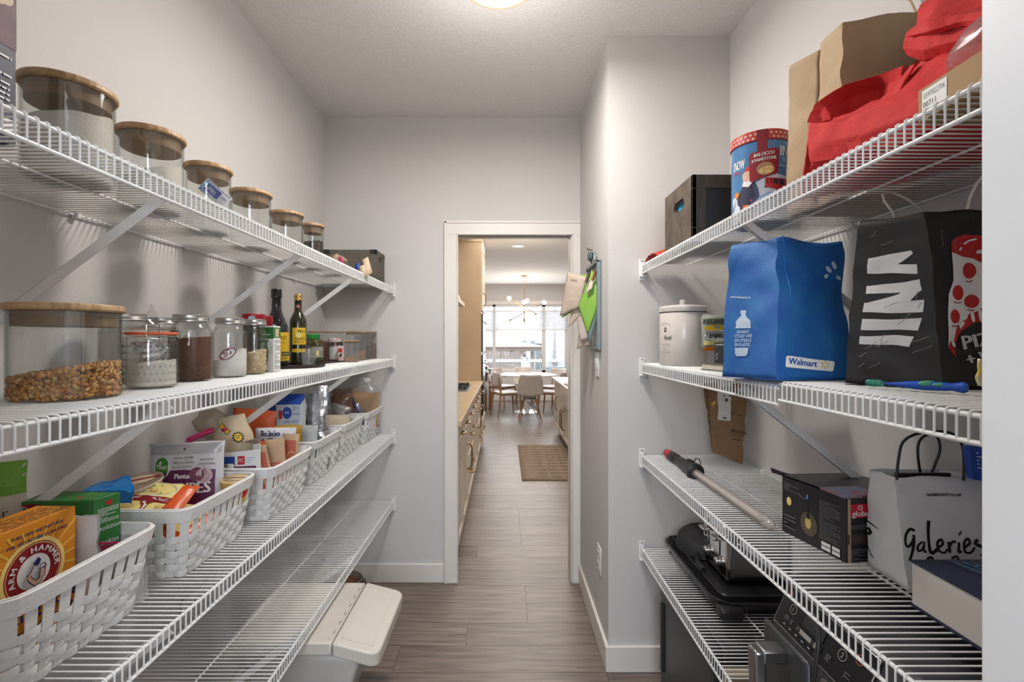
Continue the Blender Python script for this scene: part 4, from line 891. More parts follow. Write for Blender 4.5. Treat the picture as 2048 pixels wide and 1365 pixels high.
# ---------------- basket 3
m=TM((-.838,1.475,1.035),-.1,-.22,.2)
t=thing('flour_bag','clear bag of cream flour with yellow sticker and pink clip, slumped in third basket','bag',m.translation)
crf=crum(.006,14,3); bm_=M('cream_flour_bag',(.56,.46,.31),.55,bump=.5,bs=40,coat=.2)
b=MB(); 
def fb(s,v):
    a=2*PI*s; w_=.060*math.sin(min(1,v*1.15+.12)*PI*.62)**.5*(1-.45*max(0,v-.55)); p=V((w_*math.cos(a),w_*.62*math.sin(a),.150*v)); return m@(p+crf(p)*.8)
b.grid(fb,22,14); b.v+=[fb(0,0)*0+m@V((0,0,-.003)),m@V((0,0,.148))]; nb=len(b.v); 
for i in range(22): b.f.append((i,i+1,nb-2)); b.m.append(0); b.f.append((14*23+i+1,14*23+i,nb-1)); b.m.append(0)
b.build('flour_bag_body',bm_,t,w=True,smooth=1)
def fs_(u,v,off=0):
    a=-PI/2+u/.055; w_=.060*math.sin(min(1,v/.150*1.15+.12)*PI*.62)**.5*(1-.45*max(0,v/.150-.55)); p=V(((w_)*math.cos(a),(w_)*.62*math.sin(a),v)); return m@(p+crf(p)*.8+V((off*math.cos(a),off*math.sin(a),0)))
pr=Print(fs_,.0015); fs_o=fs_; pr.surf=lambda u,v,off=0: fs_o(u*1.25,v*1.25+.022,off); pr.poly([(-.018,.085),(.0,.060),(.010,.067),(-.008,.092),],blackp,seg=.01); pr.poly([(-.0165,.085),(.0,.0622),(.0082,.0675),(-.008,.0900)],yellow,seg=.01); pr.text('FUBÁ',-.010,.084,.006,blackp,rot=-.95,w=.02)
for k in range(12): pr.ell(.022+.0125*math.cos(k*PI/6),.048+.0125*math.sin(k*PI/6),.002,.002,blackp,n=6); pr.k-=1
pr.ell(.022,.048,.0115,.0115,blackp); pr.ell(.022,.048,.0095,.0095,yellow); pr.smallprint(.015,.044,.029,.053,2,blackp,.3,2); pr.done(t,'printed_sticker')
film=glassM('bag_film_cream',(.75,.70,.62),(.45,.42,.36),.25,.06,.38,(.60,.52,.42))
# twisted top of the bag lying to the left
b=MB(); c0,c1=P(455,868,1.50),P(400,838,1.46)
ax=(c1-c0); L=ax.length; ax.normalize(); n1=ax.cross(V((0,0,1))).normalized(); n2=ax.cross(n1)
def tw(s,v):
    a=2*PI*s; rad=.010+.034*math.sin(PI*min(1,v*.9))**.8; p=c0+ax*L*v*1.15+(n1*math.cos(a)+n2*math.sin(a))*rad; return p+crf(p*2)*1.6
b.grid(tw,18,12); b.build('bag_top',film,t,w=True,smooth=.6)
MB().tube([P(444,862,1.46),P(450,859,1.45),P(458,862,1.46)],[.006,.0075,.006],8).build('rubber_clip',pink,t,w=True)
t=thing('bag_clip','long magenta bag clip resting at the back of the third basket','clip',P(397,873,1.43)); b=MB(); b.tube([P(372,886,1.40),P(400,872,1.42),P(427,862,1.44)],[.006,.007,.005],8); b.tube([P(373,879,1.40),P(425,857,1.44)],.0035,6); b.build('clip_arm',pink,t,w=True)
t=thing('paper_bag','folded kraft paper bag edge with punched white strip behind the chips bag','bag',(-.90,1.40,BZ)); 
b=MB(); b.hull([(-.99,1.40,BZ),(-.80,1.40,BZ),(-.80,1.425,BZ),(-.99,1.425,BZ)],[(-.985,1.41,BZ+.160),(-.82,1.408,BZ+.170),(-.82,1.42,BZ+.170),(-.985,1.425,BZ+.165)]); b.build('bag_body',M('kraft_brown_bag',(.30,.20,.14),.7,bump=.3,bs=20),t,w=True)
MB().box((-.823,1.398,BZ+.06),(-.808,1.402,BZ+.172)).build('white_strip',white,t,w=True)
# orange pouch, white bag, box
m=TM((-.935,1.705,BZ+.045),-.06,.10,.10)
th,f=pouch('snack_pouch','orange resealable pouch with white label behind the flour bag','bag',m,.155,.245,.03,M('orange_pouch',(.50,.085,.02),.4,bump=.3,bs=25),seed=3)
pr=Print(f,.0005); pr.rect(.0,.025,.07,.055,white,seg=.01); pr.smallprint(.005,.03,.065,.05,3,blackp,.35,5); pr.smallprint(-.01,.075,.065,.105,5,beige,.3,7); pr.text('BEEF',.01,.098,.009,brown,w=.03,bold=.001); pr.ell(-.005,.125,.003,.004,blackp); pr.rect(-.012,.085,-.004,.105,blackp); pr.rect(-.07,.138,.07,.150,M('pouch_top_brown',(.10,.06,.04),.5),seg=.01); pr.done(th,'printed_label')
th,f=pouch('snack_pouch','second orange pouch lying flat in front of the standing one','bag',TM((-.81,1.57,1.02),-.9,-.1,.2),.13,.09,.03,bpy.data.materials['orange_pouch'],seed=13)
th,f=pouch('biscuit_bag','white biscuit bag with navy lettering and green edge in the third basket','bag',TM((-.800,1.640,BZ+.108),-.05,0,.05),.142,.128,.03,M('white_film',(.66,.68,.72),.35,bump=.3,bs=25),seed=5)
pr=Print(f,.0006); pr.text('Bolinho',-.014,.100,.020,navyt,w=.068,al='c',bold=.0022); pr.text('de',-.046,.078,.015,navyt,w=.018,bold=.0015); pr.text('Chuva',-.024,.076,.020,navyt,w=.058,bold=.0022); pr.rect(.05,.0,.07,.07,lgreen,seg=.01); pr.rect(.045,.07,.07,.09,lblue,seg=.01); pr.done(th,'printed_label')
t=thing('tea_box','open white box with blue and red squares in the third basket','box',(-.775,1.45,BZ)); 
A=V((-.855,1.415,BZ+.075)); B_=V((-.745,1.435,BZ+.075)); C_=B_+V((-.03,.06,0)); D=A+V((-.03,.06,0))
b=MB(); th_=.0015
hts=[.125,.135,.14,.125]
q=[A,B_,C_,D]
for i in range(4):
    a,c=q[i],q[(i+1)%4]; n_=(c-a).cross(V((0,0,1))).normalized()*-th_; b.hull([a,c,c+n_,a+n_],[a+V((0,0,hts[i])),c+V((0,0,hts[(i+1)%4]+.0)),c+n_+V((0,0,hts[(i+1)%4])),a+n_+V((0,0,hts[i]))])
b.build('carton',white,t,w=True)
fl_=MB(); a,c=D+V((0,0,.125)),C_+V((0,0,.14)); fl_.hull([a,c,c+V((0,.001,.001)),a+V((0,.001,.001))],[a+V((.02,-.03,.012)),c+V((0,-.03,.020)),c+V((0,-.03,.022)),a+V((.02,-.03,.014))]); fl_.build('flap',M('card_inside',(.45,.36,.28),.8),t,w=True)
pr=Print(plane(A,B_-A,(0,0,1))); pr.rect(.0,.090,.040,.115,bluep); pr.rect(.048,.090,.068,.116,redp); pr.text('PC',.050,.097,.012,white,w=.015,shear=.3); pr.smallprint(.072,.092,.098,.112,3,lblue,.3,2); pr.rect(.03,.06,.1,.085,purple); pr.done(t,'front_print')
for i,(x,y,zz,rx,ry,rz,w_,h_) in enumerate([(-.752,1.455,.055,-.1,-.22,.5,.045,.142),(-.755,1.500,.055,-.1,-.20,.35,.048,.152),(-.757,1.565,.050,-.1,-.06,.3,.062,.162),(-.748,1.632,.045,-.02,.04,.15,.056,.172)]):
    lb=['tan and red yeast packet leaning furthest left beside the tea box','tan paper packet with a red stripe leaning among the packets','crumpled tan packet, third of the four leaning packets','tan packet with red panel and looped stripe, at the right of the leaning packets'][i]
    th,f=pouch('yeast_packet',lb,'packet',TM((x,y,BZ+zz),rx,ry,rz),w_,h_,.014,M('tan_packet',(.52,.34,.20),.5,bump=.2) if i==0 else bpy.data.materials['tan_packet'],seed=i+2,amp=.001,group='tan packets in the third basket')
    pr=Print(f,.0006); s_=M('salmon_print',(.52,.12,.07),.5) if i==0 else bpy.data.materials['salmon_print']
    if i==2: pr.rect(-.02,.02,.022,.085,s_,seg=.01); pr.smallprint(-.018,.03,.02,.08,8,beige,.3,3)
    else: pr.rect(-.018,.0+.01,.018,h_-.022,s_,seg=.01)
    if i==3: pr.line([(-.012,.05),(-.012,.09),(-.006,.106),(.006,.112),(.014,.104)],.004,peach)
    pr.done(th,'printed_label')
# ---------------- basket 4
t=thing('cereal_carton','blue and white oatmeal carton with blue round emblem behind the third basket','box',(-.92,1.83,BZ))
A=V((-.874,1.80,BZ+.06)); B_=V((-.785,1.812,BZ+.06)); C_=B_+V((-.01,.07,0)); D=A+V((-.06,.055,0)); up=V((0,0,.235)); up2=V((0,0,.25))
MB().hull([A,B_,C_,D],[A+up,B_+up,C_+V((0,0,.255)),D+V((.02,0,.25))]).build('carton',M('pale_blue_card',(.52,.60,.66),.5),t,w=True,bev=.001)
pr=Print(plane(A+V((0,0,.095)),B_-A,(0,0,1))); pr.rect(.01,.085,.022,.118,redp); pr.ell(.040,.108,.017,.023,bluep); pr.text('PC',.033,.104,.010,white); pr.smallprint(.06,.115,.086,.135,3,bluep,.3,3); pr.text('OATMEAL',.06,.10,.008,bluep,w=.028); pr.text('KEEN OEUF',.03,.070,.010,bluep,w=.05); pr.done(t,'front_print')
MB().hull([A+up,B_+up,C_+V((0,0,.255)),D+V((.02,0,.25))],[A+V((.0,.03,.272)),B_+V((0,.03,.272)),B_+V((0,.034,.272)),A+V((0,.034,.272))]).build('gable',bluep,t,w=True)
b=MB(); q=D-A; b.hull([A,A+q,A+q+V((.002,0,0)),A+V((.002,0,0))],[A+V((0,0,.155)),A+q+V((0,0,.155)),A+q+V((.002,0,.155)),A+V((.002,0,.155))]); 
t2=thing('carton','dark blue plain carton beside the pale blue oatmeal carton','box',(-.90,1.80,BZ)); MB().box((-.923,1.79,BZ+.06),(-.880,1.86,BZ+.29)).build('carton_body',bluep,t2,w=True,bev=.001); pr=Print(plane((-.923,1.79,BZ+.19),(1,0,0),(0,0,1))); pr.smallprint(.005,.085,.05,.095,1,white,.3,3); pr.done(t2,'front_print')
th,f=pouch('snack_bag','mustard yellow snack bag below the oatmeal carton','bag',TM((-.825,1.755,BZ+.095),-.1,0,.1),.13,.128,.03,M('mustard_film',(.45,.26,.02),.4,bump=.3,bs=25),seed=9)
th,f=pouch('snack_bag','pale grey bag with green hill print in the fourth basket','bag',TM((-.762,1.80,BZ+.09),-.1,0,.1),.088,.125,.03,M('pale_grey_film',(.40,.42,.42),.4,bump=.3,bs=25),seed=19)
pr=Print(f,.0006); pr.poly([(-.045,.0),(.05,.0),(.05,.035),(.01,.052),(-.03,.048),(-.045,.04)],green,seg=.01); pr.done(th,'printed_label')
for i,(x,y,z,rz,mt,lb) in enumerate([(-.835,2.02,.215,.35,offw,'white and olive folded recipe leaflet lying at an angle behind the foil bag'),(-.825,1.99,.190,.2,M('rust_card',(.35,.12,.05),.5),'rust-brown bordered booklet under the folded leaflet')]):
    m=TM((x,y,BZ+z),-.45,.10,rz); o=thing('leaflet',lb,'booklet',m.translation); MB().box((-.065,-.045,0),(.065,.045,.004)).xf(m).build('booklet_body',mt,o,w=True)
    pr=Print(lambda u,v,off=0,m=m: m@V((u,v,.0042+off))); 
    if i==0: pr.rect(-.055,-.038,.055,-.028,M('olive',(.12,.15,.04),.5)); pr.poly([(-.05,-.02),(.05,-.02),(.04,.035),(-.04,.035)],blackp); pr.poly([(-.042,-.014),(.042,-.014),(.034,.03),(-.034,.03)],offw); pr.line([(-.03,0),(-.01,.02),(.01,0),(.03,.02)],.003,blackp)
    else: pr.rect(-.055,-.035,.055,.035,offw); pr.line([(-.05,0),(.0,.01),(.05,0)],.004,orange)
    pr.done(o,'printed_cover')
# foil bag
m=TM((-.776,1.925,BZ+.02),-.04,.02,.10)
t=thing('foil_bag','tall crumpled silver foil bag with a rubber band around its middle','bag',m.translation)
crg=crum(.006,24,9)
def fo(s,v):
    a=2*PI*s; w_=(.054-.018*v+.006*math.sin(v*9))*(1-.12*math.exp(-((v-.45)/.05)**2)); d=.024*(1-.72*v); p=V((w_*math.cos(a),d*math.sin(a),.335*v)); return m@(p+crg(p))
b=MB(); b.grid(fo,26,26); b.build('foil_body',foil,t,w=True,smooth=.5)
MB().tube([m@(V((.051*math.cos(a),.0205*math.sin(a),.152+.006*math.sin(a+1)))) for a in [2*PI*i/24 for i in range(24)]],.0016,5,closed=True).build('rubber_band',M('dark_band',(.06,.05,.05),.5),t,w=True)
b=MB(); b.grid(lambda s,v:m@((lambda p:p+crg(p))(V((-.045+.09*s,.030,.31*v)))),8,14); b.build('clear_sleeve',plasM,t,w=True)
# ---------------- basket 5, 6
for i,(x,y,z,rx,ry,rz,w_,h_,t_,mt,lb) in enumerate([(-.80,2.20,.06,-.5,0,.2,.13,.14,.05,M('beige_packet',(.55,.47,.34),.6,bump=.3),'crumpled beige packet in the fifth basket'),
   (-.79,2.30,.09,-.9,.1,.5,.10,.10,.04,bpy.data.materials['beige_packet'],'folded cream packet leaning near the rim of the fifth basket'),
   (-.85,2.30,.07,-.2,.3,.1,.10,.16,.03,M('dark_stripe_film',(.05,.04,.04),.3,col2=(.4,.38,.36),vs=14),'black and silver striped packet at back of the fifth basket'),
   (-.845,2.50,.06,-.1,-.12,.3,.11,.19,.05,M('dark_brown_pouch',(.045,.022,.015),.35,col2=(.16,.07,.035),vs=18),'dark brown printed pouch beside the silver foil bag'),
   (-.80,2.54,.07,-.05,-.36,.5,.09,.19,.02,M('purple_film',(.10,.08,.14),.25,.3,col2=(.02,.02,.03),vs=16),'thin purple and black packet leaning left in the last basket'),
   (-.765,2.57,.05,-.02,-.42,.4,.08,.150,.012,M('lilac_foil',(.35,.32,.38),.2,.6),'shiny lilac foil packet leaning behind the kraft pouch'),
   (-.797,2.640,.055,-.05,0,.08,.185,.192,.045,M('kraft_pouch',(.34,.22,.11),.6,bump=.3,bs=30),'kraft stand-up pouch with a small dark ring mark in the last basket'),
   (-.885,2.67,.06,-.03,0,.05,.19,.21,.03,bpy.data.materials['kraft_brown_bag'],'taller kraft pouch standing at the back of the last basket')]):
    th,f=pouch('food_pouch',lb,'bag',TM((x,y,BZ+z),rx,ry,rz),w_,h_,t_,mt,seed=i+31,amp=.002)
    if i==6:
        pr=Print(f,.0006); pts=[(-.02+.010*math.cos(a),.055+.012*math.sin(a)) for a in [2*PI*k/20 for k in range(21)]]; pr.line(pts,.003,blackp); pr.line([(-.07,.150),(.07,.150)],.0015,brown); pr.line([(-.07,.162),(.07,.162)],.0015,brown); pr.done(th,'printed_mark')
    if i==3:
        pr=Print(f,.0006); 
        for k in range(7): pr.ell(R.uniform(-.05,.04),R.uniform(.05,.13),.009,.007,R.choice([peach,beige,brown]),rot=k)
        pr.rect(-.06,.01,.02,.04,white,seg=.01); pr.done(th,'printed_label')
t=thing('water_jug','clear plastic water jug with white cap behind the kraft pouches','jug',(-.90,2.715,SH3))
o=MB().lathe([(0,0),(.040,0),(.046,.01),(.046,.17),(.044,.20),(.034,.238),(.014,.258),(.013,.272),(0,.272)],26,(0,0,0),sx=1.25,sy=.9).build('jug_body',glassM('jug_plastic',(.9,.92,.93),(.6,.62,.63),.15,.05,.22,(.75,.77,.78)),t)
MB().lathe([(0,.268),(.016,.268),(.016,.284),(.014,.286),(0,.286)],22).build('cap',white,t)
t.location=(-.79,2.70,SH3+.012); t.scale=(1.4,1.1,1.11)
# ================================================================ floor, left: bin and pet bowl
t=thing('recycling_bin','cream flip-top recycling bin on the floor under the lowest left shelf','bin',(-.72,1.73,0))
b=MB(); b.hull([(-.84,1.63,.004),(-.60,1.63,.004),(-.60,1.88,.004),(-.84,1.88,.004)],[(-.90,1.585,.385),(-.485,1.585,.350),(-.485,1.92,.350),(-.90,1.92,.385)]); b.build('body',M('pale_grey_plastic',(.50,.49,.47),.4),t,w=True,bev=.02,bseg=3)
BY0,BY1=1.553,1.948
b=MB(); b.hull([(-.93,BY0,.380),(-.573,BY0,.380),(-.573,BY1,.380),(-.93,BY1,.380)],[(-.925,BY0+.003,.422),(-.573,BY0+.003,.422),(-.573,BY1-.003,.422),(-.925,BY1-.003,.422)]); l=b.build('rear_lid',binM,t,w=True,bev=.006,bseg=3)
def rc(x0,x1,r):
    pts=[(x0,BY0),(x0,BY1)]
    for cx,cy,a in ((x1-r,BY1-r,PI/2),(x1-r,BY0+r,0)):
        for i in range(6): q=a-PI/2*i/5; pts.append((cx+r*math.cos(q),cy+r*math.sin(q)))
    return pts
slp=(.384-.422)/.150
b=MB(); b.prism(rc(-.569,-.415,.035),lambda p,k:V((p[0]+(.0 if k else -.002*(p[0]>-.55)),p[1],(.422 if k else .378)+slp*(p[0]+.569)-(0 if k else .004*(p[0]+.569)/.15)))); l2=b.build('flip_lid',binM,t,w=True,bev=.006,bseg=3)
def fs2(u,v,off=0): return V((-.569+u,BY0+v,.422+slp*u+off))
b=MB()
for (u0,v0,u1,v1) in ((.018,.035,.125,.038),(.018,.357,.125,.360),(.122,.035,.125,.360),(.018,.035,.021,.360)): b.hull([fs2(u0,v0,-.002),fs2(u1,v0,-.002),fs2(u1,v1,-.002),fs2(u0,v1,-.002)],[fs2(u0,v0,.0012),fs2(u1,v0,.0012),fs2(u1,v1,.0012),fs2(u0,v1,.0012)])
b.build('lid_rib',binM,l2,w=True)
hs=MB().box((-.592,BY0+.02,.420),(-.576,BY1-.02,.4245)).build('hinge_strip',binM,l,w=True,bev=.001)
sm_=M('slot_shadow_plastic',(.20,.17,.15),.6)
for k in range(6): MB().box((-.5835,BY0+.045+k*.055,.4242),(-.5805,BY0+.045+k*.055+.022,.4249)).build('hinge_slot',sm_,l,w=True)
t=thing('pet_bowl','grey pet bowl of kibble in a black wire stand on the floor','bowl',(-.845,2.50,0)); t.scale=(1,1,1.28)
MB().lathe([(0,.065),(.055,.066),(.075,.085),(.086,.118),(.089,.120),(.086,.122),(.080,.112),(.068,.085),(0,.075)],34).build('bowl',M('speckled_grey',(.20,.19,.17),.4,vs=60),t)
powder_=MB().lathe([(0,.108),(.04,.106),(.078,.100),(.07,.088),(0,.08)],26).build('kibble_bed',M('kibble_brown',(.16,.08,.04),.8),t)
rr=random.Random(2); b=MB()
for k in range(160):
    q=rr.uniform(0,6.28); rad=.074*math.sqrt(rr.random()); b.ball((rad*math.cos(q),rad*math.sin(q),.106+rr.uniform(-.003,.005)),.005,6,4,sc=(1,1,.6))
o=b.build('kibble',M('kibble',(.24,.12,.06),.8),t); o['kind']='stuff'
b=MB(); b.tube([(.091*math.cos(a),.091*math.sin(a),.112) for a in [2*PI*i/30 for i in range(30)]],.0028,6,closed=True)
for a in (.2,1.77,3.34,4.91): b.tube([(.091*math.cos(a),.091*math.sin(a),.112),(.100*math.cos(a),.100*math.sin(a),.114),(.115*math.cos(a),.115*math.sin(a),.003)],.0028,6); b.tube([(.091*math.cos(a),.091*math.sin(a),.112),(.095*math.cos(a+.2),.095*math.sin(a+.2),.003)],.0028,6)
b.build('wire_stand',black,t)
# ================================================================ RIGHT SIDE
SR1,SR2,SR2n,SR3,SR4=RZ[0]+.0002,1.3292,1.3392,RZ[2]+.0002,RZ[3]+.0002
# ---- top shelf
t=thing('wooden_crate','dark stained wooden crate with black inset panel and handle hole on top right shelf','crate',(.78,1.68,SR1))
x0,x1,y0,y1,z0,z1,th=.62,.95,1.544,1.807,SR1,1.972,.012
MB().box((x0+th,y0+th,z0),(x1-th,y1-th,z0+.01)).build('bottom_board',darkwood,t,w=True)
b=MB(); hy,hz,hr=(y0+y1)/2-.005,z1-.070,.0
yA,yB,zA,zB=hy-.055,hy+.045,z1-.088,z1-.052
b.box((x0,y0,z0),(x0+th,y1,zA)); b.box((x0,y0,zB),(x0+th,y1,z1)); b.box((x0,y0,zA),(x0+th,yA,zB)); b.box((x0,yB,zA),(x0+th,y1,zB))
for yy,s in ((yA,1),(yB,-1)):
    for zz,q in ((zA,1),(zB,-1)): b.prism([(0,0),(s*.013,0),(0,q*.013)],lambda p,k:V((x0+th*k,yy+p[0],zz+p[1])))
b.build('end_board',darkwood2,t,w=True)
MB().box((x1-th,y0,z0),(x1,y1,z1)).build('end_board',darkwood2,t,w=True)
MB().box((x0+th,y1-th,z0),(x1-th,y1,z1)).build('back_board',darkwood,t,w=True)
MB().box((x0+th,y0+.006,z0+.03),(x1-th,y0+.010,z1-.03)).build('inset_panel',blackm,t,w=True)
for (a,c,d,e) in ((x0,x1,z1-.045,z1),(x0,x1,z0,z0+.045)): MB().box((a+th*.0,y0,d),(c,y0+.012,e)).build('frame_rail',darkwood,t,w=True,bev=.001)
for (a,c) in ((x0,x0+.045),(x1-.045,x1)): MB().box((a,y0,z0+.045),(c,y0+.012,z1-.045)).build('frame_stile',darkwood,t,w=True,bev=.001)
tag(crumple_ball('blue_cloth',M('cyan_cloth',(.05,.35,.62),.6),(.690,1.715,SR1+.148),.055,3,sc=(1.0,1.5,.75),amp=.15),'bright blue bundle seen through the dark crate handle hole','bundle')
# tin with winter picture
c=(.728,1.335,SR1); r=.0735; Ht=.243
t=thing('biscuit_tin','large round tin with red snowflake lid and winter illustration','tin',c)
tb=M('tin_blue',(.10,.26,.50),.3,.2,col2=(.08,.22,.44),vs=5)
MB().lathe([(0,0),(r-.002,0),(r,.002),(r,Ht-.034),(r+.001,Ht-.030),(r-.002,Ht-.026),(0,Ht-.026)],56).build('tin_body',tb,t)
tl=M('tin_red',(.50,.05,.035),.35); MB().lathe([(0,Ht-.027),(r+.0015,Ht-.027),(r+.003,Ht-.026),(r+.003,Ht-.001),(r+.001,Ht+.001),(r-.004,Ht),(0,Ht-.002)],56).build('lid',tl,t)
aC=math.atan2(-c[1],-c[0]); A0=aC  # towards the camera
pr=Print(cyl(c,r,a0=A0)); U=lambda px:( px-1518)/58*.0735*1.0
def uu(px): # picture column to arc length on the tin face
    s=max(-.97,min(.97,(px-1523)/58)); return math.asin(s)*r
def vv(py,px=1523): return (430-py)/175*.205-.002 + (px-1523)*.00048
def pp(l): return [(uu(x),vv(y,x)) for x,y in l]
snow=M('snow_print',(.60,.68,.78),.4); frost=M('frost_blue',(.32,.48,.68),.4)
pr.poly([(uu(1470),.0),(uu(1576),.0),(uu(1576),.115),(uu(1545),.125),(uu(1500),.09),(uu(1470),.075)],snow,seg=.008)
pr.poly([(uu(1500),.0),(uu(1576),.0),(uu(1576),.05),(uu(1540),.075),(uu(1515),.06)],frost,seg=.008)
pr.text('SNOW',-.078,.150,.026,white,w=.040,bold=.001,shear=.1); pr.text('falling',-.078,.138,.010,redp,w=.028)
pr.text('IN',.052,.172,.028,white,w=.026,bold=.0015); pr.text('THE',.056,.155,.012,white,w=.028); pr.text('mountains',.05,.142,.008,white,w=.045)
pr.poly([(-.052,.0),(-.052,.045),(-.060,.052),(-.060,.07),(-.045,.098),(-.028,.110),(-.012,.104),(-.004,.085),(-.002,.062),(-.018,.046),(-.016,.0)],navy,seg=.008)
pr.poly([(-.018,.102),(-.004,.085),(-.001,.064),(-.018,.048),(-.024,.052),(-.010,.066),(-.014,.085)],M('navy_light',(.05,.06,.14),.5),seg=.008)
pr.poly([(-.045,.100),(-.040,.118),(-.020,.122),(-.014,.108),(-.028,.094)],white,seg=.01)
pr.poly([(-.042,.112),(-.044,.130),(-.034,.142),(-.022,.136),(-.020,.118),(-.030,.110)],skin,seg=.01)
pr.poly([(-.040,.138),(-.034,.148),(-.022,.152),(-.012,.140),(-.014,.118),(-.022,.122),(-.026,.138)],redp,seg=.01)
pr.poly([(-.044,.048),(-.020,.060),(-.018,.054),(-.042,.042)],redp); pr.ell(-.034,.036,.009,.010,orange); pr.line([(-.030,.03),(-.02,.012)],.002,brown)
pr.poly([(-.083,.04),(-.062,.075),(-.052,.085),(-.052,.078),(-.066,.066),(-.080,.035)],brown,seg=.01); pr.ell(-.062,.08,.008,.008,orange)
pr.poly([(.012,.088),(.072,.07),(.072,.108),(.012,.112)],redp,seg=.01); pr.rect(.016,.095,.028,.109,navy); pr.rect(.032,.094,.044,.108,navy); pr.rect(.048,.092,.060,.107,navy); pr.line([(.010,.088),(.075,.068)],.003,brown)
# hanging maroon card
pr.poly([(-.024,.108),(-.026,.176),(-.020,.184),(.040,.192),(.045,.186),(.044,.126),(.036,.120),(-.018,.104)],dred,seg=.008); pr.rect(-.006,.18,.018,.243,dred,seg=.01)
pr.k+=8; pr.text('BALOCCO',-.014,.170,.0095,white,w=.048,rot=.09,shear=.25,bold=.0006); pr.text('il PANETTONE',-.018,.156,.0085,white,w=.056,rot=.09,bold=.0006)
pr.ell(.012,.136,.020,.018,M('cake_tan',(.40,.22,.10),.5)); pr.ell(.015,.132,.018,.010,M('cake_gold',(.80,.58,.22),.5),rot=.15)
for k in range(9): pr.ell(.004+k*.003,.131+(k%3)*.003,.001,.001,brown)
pr.done(t,'printed_picture')
pr=Print(cyl(c,r+.003,a0=A0))
rr=random.Random(5)
for k in range(34):
    u=-.105+k*.0063; v=Ht-.021+ (k%2)*.011
    if -.010<u<.022: continue
    for a in (0,PI/3,2*PI/3): pr.line([(u-.004*math.cos(a),v-.004*math.sin(a)),(u+.004*math.cos(a),v+.004*math.sin(a))],.001,white); pr.k-=1
pr.k+=1; pr.rect(-.008,Ht-.027,.020,Ht,dred,seg=.01); pr.done(t,'lid_print')
# bag helper
def bag(name,label,cat,bot,top,mat,cr,n=(14,18),bottom=True,th=.0012,inner=None):
    t=thing(name,label,cat,tuple(V(bot[0]))); b=MB(); F4=[]
    for i in range(4):
        j=(i+1)%4; f=panel(bot[i],bot[j],top[j],top[i],cr); F4.append(f); nu=n[0] if f.W>.12 else max(6,n[0]//2); grid_panel(b,f,n[0],n[1])
    if bottom: b.add(bot,[(3,2,1,0)])
    b.build('bag_body',mat,t,w=True,smooth=.6,solid=-th if th else 0)
    return t,F4
# big kraft grocery bag
cr=crum(.006,9,1)
t=thing('paper_bag','tall plain kraft grocery bag standing behind the red cloth bags','bag',(.72,1.08,SR1))
b=MB()
pn=[((.745,1.235,SR1),(.757,1.150,SR1),P(1640,101,1.16),P(1577,133,1.23)),
    ((.765,1.155,SR1),(.765,1.065,SR1),P(1683,48,1.07),P(1642,88,1.15)),
    ((.765,1.065,SR1),(.87,1.075,SR1),P(1775,25,1.085),P(1683,48,1.07)),
    ((.87,1.075,SR1),(.962,1.10,SR1),P(1835,26,1.09),P(1775,25,1.085)),
    ((.962,1.10,SR1),(.962,1.25,SR1),(.96,1.24,2.20),P(1835,26,1.09)),
    ((.962,1.25,SR1),(.745,1.235,SR1),P(1577,133,1.23),(.96,1.24,2.20))]
for q in pn:
    f=panel(*q,cr); grid_panel(b,f,8,26)
b.build('bag_body',kraft,t,w=True,smooth=.6,solid=-.0012)
b=MB(); b.tube([P(1832,26,1.09),P(1822,4,1.10),P(1805,-12,1.12),P(1785,-20,1.14)],.0028,6); b.build('twisted_handle',M('paper_cord',(.55,.42,.28),.8),t,w=True)
# red bags: draped non-woven sheets
def cloth(name,mat,parent,rows,th=.0015,sub=2,w=True,cr=None,seed=0):
    """rows of 3D points"""
    rows=[[V((min(p.x,.962),p.y,p.z)) for p in r_] for r_ in rows]
    b=MB(); nr=len(rows); nc=len(rows[0]); vs=[p for r_ in rows for p in r_]
    b.add(vs,[(j*nc+i,j*nc+i+1,(j+1)*nc+i+1,(j+1)*nc+i) for j in range(nr-1) for i in range(nc-1)]); b.keepn=True
    bm=bmesh.new(); 
    o=b.build(name,mat,parent,w=w,smooth=3.2)
    q=o.modifiers.new('sub','SUBSURF'); q.subdivision_type='SIMPLE'; q.levels=q.render_levels=4
    q=o.modifiers.new('soften','SMOOTH'); q.factor=.5; q.iterations=7
    if th: q=o.modifiers.new('thick','SOLIDIFY'); q.thickness=th; q.offset=0
    tx=bpy.data.textures.get('crease') or bpy.data.textures.new('crease','CLOUDS'); tx.noise_scale=.06; tx.noise_depth=3
    q=o.modifiers.new('crease','DISPLACE'); q.texture=tx; q.strength=.010; q.mid_level=.5; q.texture_coords='GLOBAL'
    bm.free(); return o
t=thing('red_cloth_bag','red non-woven bag lying on its side with open mouth towards the far end','bag',(.72,.90,SR1))
